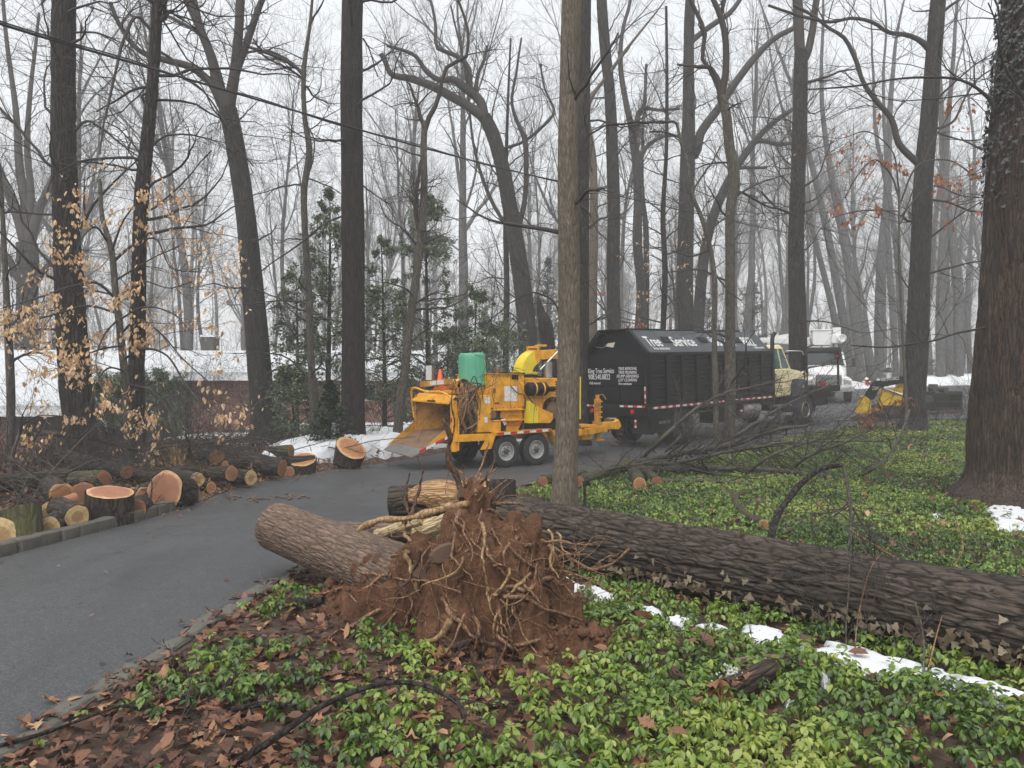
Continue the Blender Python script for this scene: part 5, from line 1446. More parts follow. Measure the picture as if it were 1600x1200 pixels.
# middle distance: 36 to 70 m, told apart by what they stand behind
cnt = {}; midt = []
tries = 0
while len(placed) < 56 and tries < 4000:
    tries += 1
    y = rng.uniform(38, 72); x = (1.56 * rng.uniform() ** .8 - .78) * y
    if not ok_spot(x, y, 3.0): continue
    placed.append((x, y))
    px = 800 + x / y * F
    nm = land(px)
    small = rng.uniform() < .33
    q_ = (nm, small)
    cnt[q_] = cnt.get(q_, 0) + 1
    if small:
        midt.append((q_, px, place_tree(SMALL[rng.integers(3)], x, y, rng.uniform(.8, 1.25), rng.uniform(0, 6.28), 'bare_sapling', 'small bare understorey tree in thin fog behind ' + nm, 'small bare trees behind ' + nm)))
    else:
        midt.append((q_, px, place_tree(VAR[rng.integers(6)], x, y, rng.uniform(.8, 1.15), rng.uniform(0, 6.28), 'bare_tree', 'tall grey bare tree in thin fog behind ' + nm, 'tall bare trees behind ' + nm)))
for key in cnt:
    m_ = sorted([t for t in midt if t[0] == key], key=lambda t: t[1])
    for i, t in enumerate(m_):
        if len(m_) > 1: t[2]['label'] = (['leftmost', 'second from left', 'third from left', 'fourth from left', 'fifth from left', 'sixth from left', 'seventh from left', 'eighth from left'][i] if i < len(m_) - 1 else 'rightmost') + ' of the ' + ('small bare understorey trees' if key[1] else 'tall grey bare trees') + ' behind ' + key[0]
# far: paler still
far = 0; tries = 0
while far < 135 and tries < 6000:
    tries += 1
    y = 72 + 95 * rng.uniform() ** 1.1; x = (1.48 * rng.uniform() ** .75 - .74) * y
    if not ok_spot(x, y, 3.2): continue
    placed.append((x, y)); far += 1
    place_tree(VAR[rng.integers(6)], x, y, rng.uniform(.8, 1.2), rng.uniform(0, 6.28), 'bare_tree', 'faint bare tree dissolving in the fog at the back of the woods', 'faint far trees in the fog')
# the wood beyond, read as one mass
fw = Acc()
for k in range(190):
    y = rng.uniform(130, 270); x = rng.uniform(-.8, .8) * y
    H = rng.uniform(17, 26); b = np.array([x, y, zg(x, y) - .3])
    tp = np.stack([b + [rng.normal(0, .3), 0, H * t] for t in np.linspace(0, 1, 6)]); tr = .24 * np.linspace(1.1, .12, 6)
    V, q = tubes(tp, tr, 5); fw.add(V, q)
    l1 = spawn(rng, tp[None], tr[None], 12, .3, .95, (.3, .9), (4, 9), 3, .12, .06, .5, .12, .04)
    l2 = spawn(rng, *l1, 5, .2, 1, (.3, .9), (.3, .6), 2, .15, .05, .6, .05, .025)
    for a, b_ in (l1, l2):
        V, q = tubes(a, b_, 3); fw.add(V, q)
tag(link_me('far_woods', fw.mesh('far_woods', B['fogpale_twig'])), kind='stuff')

# ---- evergreens
def evergreen(name, label, x, y, H, W, seed, kind='holly', nleaf=3800, group=None):
    rng = np.random.default_rng(seed)
    base = np.array([x, y, zg(x, y)])
    e = empty(name, base, (0, 0, 0), label, 'tree' if H > 2.2 else 'shrub', group)
    n = 14
    tp = np.stack([np.array([.05 * math.sin(3 * t + seed), .05 * math.cos(2 * t), H * t - .1]) for t in np.linspace(0, 1, n)]); tr = (.018 + .011 * H) * np.linspace(1, .12, n)
    A = Acc(); V, q = tubes(tp, tr, 8); A.add(V, q)
    link_me('trunk', A.mesh('trunk', B['oakgrey']), e)
    C = Acc()
    if kind == 'holly':
        l1 = spawn(rng, tp[None], tr[None], int(20 + 6 * H), .08, .98, (1.0, 1.5), (.3, .9), 7, .16, .04, .4, .02, .005, .4)
        # shorten the branches towards the tip
        hz = l1[0][:, :1, 2:3] / H
        wid = W * (1.05 - hz) ** .75 * (.55 + .45 * np.minimum(hz * 6, 1)) * rng.uniform(.5, 1.1, hz.shape)
        ln = np.linalg.norm(l1[0][:, -1:] - l1[0][:, :1], axis=2, keepdims=True)
        l1 = (l1[0][:, :1] + (l1[0] - l1[0][:, :1]) * wid / np.maximum(ln, .1), l1[1])
        l2 = spawn(rng, *l1, 6, .25, 1.0, (.4, 1.1), (.25, .55), 5, .2, .0, .6, .008, .003)
        l3 = spawn(rng, *l2, 2, .3, 1.0, (.4, 1.0), (.3, .6), 2, .2, .0, .6, .005, .0025)
        for (a, b), s in ((l1, 4), (l2, 3), (l3, 3)): V, q = tubes(a, b, s); C.add(V, q)
        src = np.concatenate([l2[0][:, 2:].reshape(-1, 3), l3[0].reshape(-1, 3)])
        src = src[rng.integers(0, len(src), nleaf)] + rng.normal(0, .03, (nleaf, 3))
        sz, mat = .08 * rng.uniform(.7, 1.4, nleaf), B['holly']
        full = False
        pitch = rng.normal(-.35, .5, nleaf)
    else:
        l1 = spawn(rng, tp[None], tr[None], int(30 + 26 * H), .05, .99, (1.25, 1.6), (.3, .6), 6, .06, .02, .3, .012, .004, .2)
        hz = np.clip(l1[0][:, :1, 2:3] / H, 0, 1)
        wid = W * (1.04 - hz) * rng.uniform(.75, 1.08, hz.shape)
        ln = np.linalg.norm(l1[0][:, -1:] - l1[0][:, :1], axis=2, keepdims=True)
        l1 = (l1[0][:, :1] + (l1[0] - l1[0][:, :1]) * wid / np.maximum(ln, .1), l1[1])
        l2 = spawn(rng, *l1, 4, .2, 1.0, (.6, 1.0), (.2, .45), 2, .1, -.02, .6, .006, .003, .5)
        for (a, b), s in ((l1, 3), (l2, 3)): V, q = tubes(a, b, s); C.add(V, q)
        src = np.concatenate([l1[0][:, 1:].reshape(-1, 3), l2[0].reshape(-1, 3)])
        src = src[rng.integers(0, len(src), nleaf)] + rng.normal(0, .012, (nleaf, 3))
        sz, mat = (.05 + .008 * H) * rng.uniform(.7, 1.3, nleaf), B['spruce']
        full = False
        pitch = rng.normal(.1, .6, nleaf)
    link_me('branches', C.mesh('branches', B['twig']), e)
    yaw = np.arctan2(src[:, 1], src[:, 0]) + rng.normal(0, 1.0, nleaf)
    me = leaves_mesh('foliage', src, yaw, pitch, rng.normal(0, .6, nleaf), sz, np.clip(rng.normal(.45, .25, nleaf), 0, 1), mat, full)
    link_me('foliage', me, e)
    return e
def XY(px, d): return ((px - 800) / F * d, d)
EG = [('holly_tree', 'tall loose holly with layered green branches between the crooked young tree and the red oak', 513, 21.5, 6.6, 1.3, 'holly', 5200),
      ('holly_tree', 'lower holly left of the thin crooked young tree', 462, 22.5, 4.6, 1.2, 'holly', 3600),
      ('holly_tree', 'tall holly just right of the straight red oak', 598, 22.5, 5.6, 1.25, 'holly', 4600),
      ('holly_tree', 'tallest holly, its thin top beside the fork of the leaning young tree', 668, 23.5, 7.0, 1.5, 'holly', 5600),
      ('holly_tree', 'dark holly behind the green bin', 745, 24, 4.3, 1.6, 'holly', 5200),
      ('holly_tree', 'dense low holly behind the infeed of the orange machine', 700, 25, 3.2, 1.5, 'holly', 4400),
      ('holly_tree', 'dark bushy holly left of the yellow chute', 785, 27, 3.4, 1.6, 'holly', 4200),
      ('spruce_sapling', 'small spruce sapling at the foot of the straight red oak', 513, 16.6, 1.75, .62, 'spruce', 4200),
      ('spruce_sapling', 'spread green sapling low between the forked tree and the red oak', 455, 18.5, 1.9, .8, 'holly', 2200),
      ('rhododendron', 'green shrub in the gap between the two dark oaks at left', 175, 20, 1.9, 1.0, 'holly', 2600),
      ('rhododendron', 'green shrub before the house wall right of the kinked oak', 255, 24, 2.0, 1.1, 'holly', 2600),
      ('conifer', 'dim green conifer in the fog behind the large curved tree', 856, 52, 9.5, 2.2, 'spruce', 4200),
      ('conifer', 'dim conifer in the fog at the left of the broken snag', 838, 48, 6.5, 1.9, 'spruce', 3200),
      ('conifer', 'dim conifer far behind the crooked brown stem', 1175, 62, 9, 2.6, 'spruce', 3400),
      ('conifer', 'dim low conifer far behind the truck roof', 1105, 58, 7, 2.4, 'spruce', 3200),
      ('evergreen_shrub', 'round dark shrub on the snowy verge right of the spotted trunk', 1456, 54, 1.7, 1.0, 'holly', 1200)]
for k, (nm, lb, px, d, H, W_, kd, nl) in enumerate(EG):
    evergreen(nm, lb, *XY(px, d), H * (1.08 if kd == 'holly' else 1), W_ * (1.35 if kd == 'holly' and d < 30 else 1), 200 + k, kd, int(nl * 1.9))

# ---- bare shrubs and thickets
def shrub_mesh(seed, n, H, spread_, k2=7, k3=5, mat='twig'):
    rng = np.random.default_rng(seed)
    z = np.zeros((1, 2, 3)); z[0, :, 2] = (-.05, .05)
    st = np.stack([rng.normal(0, spread_ * .35, n), rng.normal(0, spread_ * .35, n), np.full(n, -.05)], -1)
    d = norm(np.stack([rng.normal(0, .4, n), rng.normal(0, .4, n), np.ones(n)], -1))
    L = H * rng.uniform(.5, 1.1, n)
    pts = [st]
    for s in range(8):
        d = norm(d + rng.normal(0, .12, (n, 3)) + np.column_stack([st[:, :2] * .1, np.zeros(n)]))
        pts.append(pts[-1] + d * (L / 8)[:, None])
    a = np.stack(pts, 1); b = rng.uniform(.005, .012, n)[:, None] * np.linspace(1, .3, 9)[None]
    l2 = spawn(rng, a, b, k2, .2, 1, (.4, 1.1), (.2, .5), 5, .2, .02, .6, .005, .0025)
    l3 = spawn(rng, *l2, k3, .2, 1, (.4, 1.0), (.3, .6), 3, .2, .0, .7, .003, .002)
    A = Acc()
    for (p, r), s in (((a, b), 4), (l2, 3), (l3, 3)): V, q = tubes(p, r, s); A.add(V, q)
    return A.mesh('stems', B[mat])
SHV = [shrub_mesh(301, 22, 1.2, 1.1), shrub_mesh(302, 16, 2.2, 1.0), shrub_mesh(303, 30, .9, 1.4), shrub_mesh(304, 12, 3.2, .9)]
SHR = [(430, 19, 0, 1, 'brown thicket left of the straight red oak'), (470, 17.5, 2, 1, 'low brown thicket before the spruce sapling'), (515, 18.6, 0, 1.1, 'brown thicket behind the spruce sapling'), (350, 18, 1, 1, 'bare shrub left of the forked tree'), (300, 16.5, 3, .8, 'tall bare shrub before the brick wall'), (385, 21, 1, 1, 'bare shrub touching the foot of the forked tree'), (250, 15.5, 1, .9, 'bare shrub right of the kinked oak'),
       (150, 14.5, 0, 1.1, 'bare shrub in the gap of the two dark oaks'), (60, 14, 1, .9, 'bare shrub left of the thick furrowed oak'), (20, 13, 2, 1.1, 'low bare shrub at the far left edge'), (95, 13.2, 2, 1.0, 'low bare shrub in front of the thick furrowed oak'), (590, 20.5, 1, 1, 'bare shrub right of the straight red oak'), (760, 27, 3, 1, 'tall bare shrub behind the green bin'), (720, 30, 3, 1.2, 'tall bare shrub in thin fog left of the chute'),
       (815, 27, 3, 1, 'tall bare shrub behind the yellow chute'), (940, 30, 3, 1.2, 'tall bare shrub behind the rear of the black truck'), (975, 33, 3, 1.2, 'tall bare shrub behind the truck roof'), (1025, 34, 3, 1.2, 'tall bare shrub behind the lettering on the roof'), (1100, 36, 3, 1.2, 'tall bare shrub behind the two bare stems'), (1170, 38, 3, 1.2, 'tall bare shrub behind the white boom'),
       (1540, 24, 1, 1, 'bare shrub behind the giant ivy tree on its left'), (1490, 24.3, 2, 1.1, 'low twiggy shrub at the far edge of the ground cover'), (1330, 51, 3, .9, 'bare shrub beside the red hydrant'), (1420, 52, 3, 1, 'bare shrub behind the mailbox'), (1500, 53, 3, 1.1, 'bare shrub on the snowy verge'), (275, 30, 3, 1, 'tall bare shrub beside the house'), (400, 33, 3, 1.2, 'tall bare shrub at the right end of the house'), (1280, 52, 3, 1.2, 'bare shrub behind the white cab')]
for px, d, v, s, lb in SHR:
    x, y = XY(px, d)
    e = empty('bare_shrub', (x, y, zg(x, y)), (0, 0, px * .37), lb, 'shrub', 'bare shrubs in the wood', (s, s, s))
    link_me('stems', SHV[v], e)
# the brush line at the back: everything too far to tell apart
ub = Acc(); rng = np.random.default_rng(5)
n = 230
y = rng.uniform(40, 120, n); x = rng.uniform(-.8, .8, n) * y
keep = ~((x > 3) & (y < 50 + .12 * x)) & ~((y < 44) & (x < 0))
x, y = x[keep], y[keep]; n = len(x)
st = np.stack([x, y, gz(x, y) - .1], -1)
d = norm(np.stack([rng.normal(0, .25, n), rng.normal(0, .25, n), np.ones(n)], -1)); L = rng.uniform(2, 6.5, n)
pts = [st]
for s in range(6):
    d = norm(d + rng.normal(0, .1, (n, 3))); pts.append(pts[-1] + d * (L / 6)[:, None])
a = np.stack(pts, 1); b = rng.uniform(.015, .04, n)[:, None] * np.linspace(1, .3, 7)[None]
l2 = spawn(rng, a, b, 8, .2, 1, (.4, 1.0), (.25, .55), 4, .15, .03, .6, .02, .008)
l3 = spawn(rng, *l2, 3, .2, 1, (.4, 1.0), (.3, .6), 2, .2, .02, .7, .01, .007)
for (p_, r_), s in (((a, b), 4), (l2, 3), (l3, 3)): V, q = tubes(p_, r_, s); ub.add(V, q)
tag(link_me('far_brush', ub.mesh('far_brush', B['fogpale_twig'])), kind='stuff')

# ---- beech with tan leaves between the two dark oaks
def leafy_sapling(name, label, d, trunk, limbs, leafm, nleaf, size, seed, single=0, H=0, box=None, k1=5, catg='tree', flat=.5, barkm='sapling', tw=(.5, 1.3)):
    rng = np.random.default_rng(seed)
    p, r = px_path(trunk, d)
    base = p[0].copy(); base[2] = zg(p[0][0], p[0][1])
    if p[0][2] > base[2]: p = np.vstack([base[None] - [[0, 0, .05]], p]); r = np.concatenate([[r[0] * 1.1], r])
    e = empty(name, base, (0, 0, 0), label, catg)
    V, q = bark_path(p - base, r, 24, 90, .004, 30, seed)
    link_me('trunk', np_mesh('trunk', V, [q], B[barkm]), e)
    par = []
    for spec, ldd in limbs:
        lp, lr = px_path(spec, d, ldd)
        c = catmull(np.column_stack([lp, lr]), 24); par.append((c[:, :3], np.maximum(c[:, 3], .003)))
    PP, RR = np.stack([a for a, _ in par]), np.stack([b for _, b in par])
    l2 = spawn(rng, PP, RR, k1, .1, 1.0, (.4, 1.1), tw, 7, .12, -.005, .6, .008, .003, flat)
    l3 = spawn(rng, *l2, 5, .15, 1.0, (.4, 1.0), (.25, .6), 5, .14, -.02, .6, .004, .002, flat)
    C = Acc()
    for (a, b), s in (((PP, RR), 6), (l2, 4), (l3, 3)): V, q = tubes(a - base, b, s); C.add(V, q)
    link_me('crown', C.mesh('crown', B['twig']), e)
    src = np.concatenate([l3[0][:, 1:].reshape(-1, 3), l2[0][:, 3:].reshape(-1, 3)])
    # leaves cling in bunches
    w = fbm(src[:, 0] * 1.3, src[:, 1] * .8, src[:, 2] * 1.5, seed, 2)
    pr = np.clip((w - .40) * 6, .02, 1); pr /= pr.sum()
    src = src[rng.choice(len(src), nleaf, p=pr)] + rng.normal(0, .025, (nleaf, 3)) - base
    yaw, pit, rol = rng.uniform(0, 2 * PI, nleaf), rng.normal(-1.0, .45, nleaf), rng.normal(0, .6, nleaf)
    sz = size * rng.uniform(.6, 1.25, nleaf); tn = np.clip(rng.normal(.55, .28, nleaf), 0, 1); cu = rng.normal(.25, .3, nleaf)
    o = link_me('leaves', leaves_mesh('leaves', src[single:], yaw[single:], pit[single:], rol[single:], sz[single:], tn[single:], leafm, True, cu[single:]), e); o['kind'] = 'stuff'
    shapes = [leaves_mesh('leaf', np.zeros((1, 3)), np.zeros(1), np.zeros(1), np.zeros(1), np.ones(1), np.array([t]), leafm, True, np.array([c])) for t, c in zip(np.linspace(.1, .95, 8), (.0, .3, .5, .1, .4, -.1, .25, .6))]
    for i in range(single):
        link_me('leaf', shapes[i % 8], e, src[i], (rol[i], -pit[i], yaw[i]), sz[i] * 1.15)
    return e
leafy_sapling('beech_sapling', 'young beech still holding bunches of tan leaves between the two dark oaks', 14.0,
    [(200, 690, 13), (196, 600, 12), (188, 520, 11), (180, 450, 10), (174, 390, 9), (160, 340, 7), (156, 280, 5)],
    [([(182, 468, 5), (150, 442, 4), (110, 448, 3), (60, 465, 3), (10, 480, 2)], -1.0), ([(184, 490, 4), (140, 478, 4), (90, 490, 3), (30, 505, 3), (-20, 510, 2)], -.6), ([(176, 410, 5), (205, 385, 4), (240, 372, 3), (270, 420, 2), (310, 425, 2)], .3), ([(190, 520, 4), (215, 500, 4), (250, 520, 3), (285, 560, 2), (330, 600, 2)], -1.2),
     ([(195, 560, 4), (225, 545, 4), (260, 555, 3), (290, 600, 3), (320, 640, 2)], -1.5), ([(196, 580, 3), (170, 575, 3), (150, 600, 2), (140, 640, 2)], -1.5), ([(170, 380, 4), (150, 355, 3), (130, 370, 2), (115, 410, 2)], -1), ([(172, 400, 4), (190, 350, 3), (215, 300, 2), (205, 275, 2)], -.4), ([(184, 500, 3), (165, 520, 3), (150, 560, 2), (160, 610, 2)], -1.8), ([(182, 470, 3), (220, 440, 3), (265, 450, 2), (300, 440, 2)], -1), ([(198, 600, 3), (235, 610, 3), (262, 640, 2), (268, 670, 2)], -1.8),
     ([(178, 440, 4), (210, 420, 3), (245, 400, 2), (280, 385, 2)], .5), ([(192, 540, 3), (160, 545, 3), (130, 555, 2), (100, 560, 2)], -2), ([(186, 500, 3), (225, 480, 3), (270, 490, 2), (300, 520, 2)], -1.6)],
    MT['beech'], 2900, .076, 501, 250, k1=8)
leafy_sapling('beech_sapling', 'small low beech twig with a few tan leaves at the far left behind the logs', 12.0, [(18, 715, 5), (26, 690, 5), (36, 660, 4)], [([(36, 662, 3), (60, 650, 2), (100, 652, 2), (140, 660, 1)], 0), ([(30, 680, 3), (35, 650, 2), (45, 630, 1)], -.2), ([(26, 695, 3), (50, 690, 2), (68, 665, 1)], -.4)], MT['beech'], 120, .075, 502, 40, k1=4, tw=(.2, .6))
leafy_sapling('oak_sapling', 'rusty leaved oak twigs hanging round the spotted trunk', 21.5, [(1416, 640, 5), (1410, 520, 4), (1405, 400, 4), (1405, 300, 3)],
    [([(1405, 310, 3), (1390, 270, 3), (1370, 250, 3), (1330, 290, 2), (1320, 310, 2)], .5), ([(1405, 320, 3), (1440, 255, 3), (1480, 250, 2), (1530, 280, 2)], 0), ([(1405, 300, 3), (1390, 230, 2), (1350, 205, 2), (1320, 215, 1), (1270, 212, 1)], .5), ([(1405, 340, 3), (1460, 290, 2), (1500, 305, 2), (1545, 310, 1)], -.5), ([(1405, 330, 2), (1340, 330, 2), (1300, 340, 1)], 0), ([(1407, 350, 2), (1470, 200, 2), (1510, 150, 2), (1545, 180, 1)], .3)], MT['rust'], 560, .11, 503, 60, k1=5, tw=(.4, 1.2), barkm='sapling')
leafy_sapling('oak_sapling', 'low rusty leaved oak twigs in front of the yellow loader', 22.8, [(1385, 668, 4), (1385, 655, 4), (1384, 640, 3)], [([(1384, 655, 3), (1365, 645, 2), (1350, 655, 1)], -.2), ([(1385, 650, 3), (1395, 632, 2), (1410, 625, 1)], -.3), ([(1385, 655, 3), (1415, 645, 2), (1432, 640, 1)], -.2), ([(1384, 650, 2), (1375, 635, 2), (1370, 625, 1)], -.1)], MT['rust'], 420, .10, 504, 40, k1=6, tw=(.3, .7), catg='shrub')
leafy_sapling('beech_sapling', 'thin beech twigs with a few tan leaves above the truck roof', 27, [(1060, 540, 5), (1055, 480, 4), (1050, 420, 3)], [([(1055, 470, 2), (1080, 425, 2), (1070, 390, 1)], 0), ([(1055, 480, 2), (1040, 460, 2), (1020, 470, 1), (1000, 490, 1)], 0), ([(1052, 440, 2), (1030, 405, 2), (1015, 398, 1)], 0)], MT['beech'], 70, .12, 505, 20, k1=4, tw=(.5, 1.2))
leafy_sapling('oak_sapling', 'rusty leaved twigs along the back of the truck roof', 33, [(955, 520, 5), (950, 500, 4), (945, 480, 3)], [([(945, 485, 3), (925, 465, 2), (915, 460, 1)], 0), ([(950, 500, 3), (990, 505, 2), (1020, 508, 1)], 0), ([(950, 500, 2), (965, 515, 2), (1005, 512, 1)], -.5), ([(945, 480, 2), (935, 455, 2), (930, 445, 1)], 0)], MT['rust'], 260, .13, 506, 0, k1=6, tw=(.4, 1.2))

# ---- ivy on the giant trunk: the larger leaves are parts, the mass of the rest is one part
gt = [o for o in bpy.data.objects if o.name.startswith('giant_tree')][0]
tm = [c for c in gt.children if c.name.startswith('trunk')][0].data
gb = np.array(gt.location)
co = np.zeros(len(tm.vertices) * 3); tm.vertices.foreach_get('co', co); co = co.reshape(-1, 3)
rng = np.random.default_rng(9)
cand = co[(co[:, 2] > 1.6) & (co[:, 2] < 8.5)]
cx = np.interp(cand[:, 2], [0, 8], [co[co[:, 2] < .5][:, 0].mean(), co[(co[:, 2] > 7.5) & (co[:, 2] < 8.5)][:, 0].mean()])
cyy = np.interp(cand[:, 2], [0, 8], [co[co[:, 2] < .5][:, 1].mean(), co[(co[:, 2] > 7.5) & (co[:, 2] < 8.5)][:, 1].mean()])
dens = sstep((cand[:, 2] - 1.9 - 2.1 * np.clip((-(cand[:, 0] - cx) / .6 + .15), -.2, 1)) / 1.2) * (.35 + .65 * (fbm(cand[:, 0] * 3, cand[:, 1] * 3, cand[:, 2] * 1.5, 2, 3) > .42))
sel = rng.choice(len(cand), 7600, p=dens / dens.sum())
pts = cand[sel]; nrm = np.column_stack([cand[sel][:, 0] - cx[sel], cand[sel][:, 1] - cyy[sel]])
az = np.arctan2(nrm[:, 1], nrm[:, 0])
pos = pts + np.column_stack([np.cos(az), np.sin(az), np.zeros(len(az))]) * rng.uniform(.015, .06, len(az))[:, None]
ivs = [ivy_leaf_mesh('ivy_leaf', MT['ivy'], t, 40 + i) for i, t in enumerate(np.linspace(.05, .95, 8))]
basev = [np.array([v.co[:] for v in m.vertices]) for m in ivs]
basef = np.array([[i, (i + 1) % 10, 10] for i in range(10)])
IV = Acc()
seen = 0
order = np.argsort(pos[:, 1])
for j, i in enumerate(order):
    R = (Euler((0, 0, az[i] + PI / 2 + rng.normal(0, .35))).to_matrix() @ Euler((PI / 2 - rng.normal(.45, .25), 0, 0)).to_matrix() @ Euler((0, 0, PI + rng.normal(0, .5))).to_matrix())
    s = rng.uniform(.035, .068)
    if seen < 300 and az[i] < 0 and pos[i, 0] + gb[0] < 7.3 and rng.uniform() < .35:
        o = link_me('ivy_leaf', ivs[rng.integers(8)], gt)
        o.matrix_basis = Matrix.Translation(pos[i]) @ R.to_4x4() @ Matrix.Diagonal((s, s, s, 1)); seen += 1
    else:
        IV.add(basev[rng.integers(8)] @ (np.array(R).T * s) + pos[i], basef, rng.uniform(0, 1))
o = link_me('ivy', IV.mesh('ivy', MT['ivy'], True, True), gt); o['kind'] = 'stuff'
vv = Acc()
for k in range(16):
    a0 = rng.uniform(-2.9, -.5); z = -.1 if k % 3 else rng.uniform(.5, 2); pth = []
    for s in range(26):
        c = co[np.argmin(np.abs(co[:, 2] - z) + 3 * np.abs(np.arctan2(co[:, 1] - np.interp(co[:, 2], [0, 8], [0, 0]), co[:, 0]) * 0 + ((np.arctan2(co[:, 1], co[:, 0]) - a0 + PI) % (2 * PI) - PI)) * .3)]
        pth.append(c + np.array([math.cos(a0), math.sin(a0), 0]) * .015)
        z += .22; a0 += rng.normal(0, .05)
    V, q = tubes(catmull(np.array(pth), 70), np.linspace(rng.uniform(.005, .013), .003, 70), 5); vv.add(V, q)
link_me('ivy_stems', vv.mesh('ivy_stems', MT['rootdark']), gt)['kind'] = 'stuff'
# ================================================================== VEHICLES
B = MT
def wheel(parent, loc, R, w, rim_r, rimm, dish=.06, nuts=8, side=-1, ring=None):
    """wheel part: tyre, rim, hub, nuts; side -1 faces local -y"""
    e = bpy.data.objects.new('wheel', None); COL.objects.link(e); e.parent = parent; e.location = loc; e.empty_display_size = .2
    h = w / 2
    t = MB().lathe([(rim_r * .98, -h * .8), (rim_r * 1.08, -h * .98), (R * .8, -h), (R * .93, -h * .93), (R * .985, -h * .75), (R, -h * .3), (R * .985, -h * .27), (R * .985, -h * .05), (R, -h * .02), (R, h * .3), (R * .985, h * .75), (R * .9, h * .96), (rim_r * 1.08, h * .98), (rim_r * .98, h * .8)], (0, 0, 0), 'y', 40)
    # tread blocks
    n = 34
    for i in range(n):
        a = 2 * PI * i / n
        M = Matrix.Rotation(a, 4, 'Y') @ Matrix.Translation((R, 0, 0))
        t.bx(-.012, .008, -h * .78, -h * .33, -R * .06, R * .06, M).bx(-.012, .008, h * .33, h * .78, -R * .06, R * .06, M)
    t.build('tyre', B['rubber'], e)
    s = side
    r = MB().lathe([(rim_r, s * h * .85), (rim_r * .97, s * h * .95), (rim_r * .9, s * h * .9), (rim_r * .85, s * (h * .85 - dish)), (rim_r * .6, s * (h * .85 - dish * 1.2)), (rim_r * .5, s * (h * .8 - dish * .4)), (rim_r * .34, s * (h * .8 - dish * .3)), (.0, s * (h * .8 - dish * .3))], (0, 0, 0), 'y', 36)
    r.build('rim', rimm, e)
    if ring: MB().lathe([(rim_r * 1.02, s * h * .9), (rim_r * 1.0, s * h * 1.0), (rim_r * .88, s * h * .95), (rim_r * .86, s * h * .8)], (0, 0, 0), 'y', 36).build('rim_ring', ring, e)
    hb = MB().lathe([(rim_r * .28, s * (h * .8 - dish * .4)), (rim_r * .27, s * (h * .9)), (rim_r * .2, s * h * 1.02), (0, s * h * 1.03)], (0, 0, 0), 'y', 20)
    for i in range(nuts):
        a = 2 * PI * i / nuts
        c = (rim_r * .42 * math.cos(a), s * (h * .8 - dish * .3), rim_r * .42 * math.sin(a))
        hb.lathe([(rim_r * .055, 0), (rim_r * .055, s * .03), (0, s * .03)], c, 'y', 6)
    hb.build('hub', B['rimdark'], e)
    return e

# ---------------------------------------------------------------- wood chipper on a tandem trailer
CY = math.radians(36)
ch = empty('wood_chipper', (-.31, 17.43, zg(-.1, 17.1) + .035), (0, 0, CY), 'orange towable wood chipper with yellow discharge chute parked on the driveway', 'wood chipper')
O, OW, YL, BK, ST = B['orangep'], B['orangeworn'], B['yellowp'], B['blackp'], B['steel']
for sx in (-.41, .41):
    wheel(ch, (sx, -.80, .35), .352, .21, .205, B['rim'], .05, 6, -1)
    wheel(ch, (sx, .80, .35), .352, .21, .205, B['rim'], .05, 6, 1)
    MB().cyl((sx, -.75, .35), (sx, .75, .35), .045, n=10).build('axle', BK, ch)
f = MB()
for s in (-.58, .58): f.bx(-1.72, 2.05, s - .05, s + .05, .58, .74)
f.bx(-1.72, -1.6, -.8, .8, .55, .74).bx(1.95, 2.05, -.63, .63, .58, .74).bx(-1.0, -.92, -.6, .6, .6, .72).bx(.9, .98, -.6, .6, .6, .72)
f.build('frame', O, ch, .008)
MB().bx(-1.68, -.86, -.9, -.8, .60, .75).build('side_rail', O, ch, .008)
# fenders: flat top, slanted skirts, reflective strip along the edge
def fender(s):
    m = MB()
    y0, y1 = (-.95, -.66) if s < 0 else (.66, .95)
    top = [(-1.1, .40), (-.84, .44), (-.72, .765), (.78, .80), (.92, .56), (1.0, .42)]
    th = .018
    for (a, b) in zip(top[1:-1], top[2:]):
        m._add([(a[0], y0, a[1]), (a[0], y1, a[1]), (b[0], y1, b[1]), (b[0], y0, b[1]), (a[0], y0, a[1] - th), (a[0], y1, a[1] - th), (b[0], y1, b[1] - th), (b[0], y0, b[1] - th)], [(0, 1, 2, 3), (4, 7, 6, 5), (0, 3, 7, 4), (1, 5, 6, 2), (0, 4, 5, 1), (3, 2, 6, 7)])
    yo = y0 if s < 0 else y1
    m.prism([(-.72, .765), (.78, .80), (.76, .735), (-.7, .70)], yo, yo + .015, 'y')
    m.prism([(-1.12, .42), (-.9, .74), (-.72, .765), (-.86, .43)], yo, yo + .02, 'y')
    m.build('fender', O, ch)
    MB().prism([(-.69, .757), (.76, .79), (.745, .745), (-.675, .712)], yo - .006, yo, 'y').build('reflective_strip', m_tape('trailer_reflective_tape' + ('_near' if s < 0 else '_far'), 0, 2.9), ch)
fender(-1); fender(1)
# rear posts of the infeed
MB().bx(-1.74, -1.63, -.86, -.76, .40, 1.45).bx(-1.63, -1.6, -.9, -.7, .42, 1.28).build('rear_post', O, ch, .008)
MB().bx(-1.74, -1.66, .70, .76, .75, 1.55).build('rear_post', OW, ch, .006)
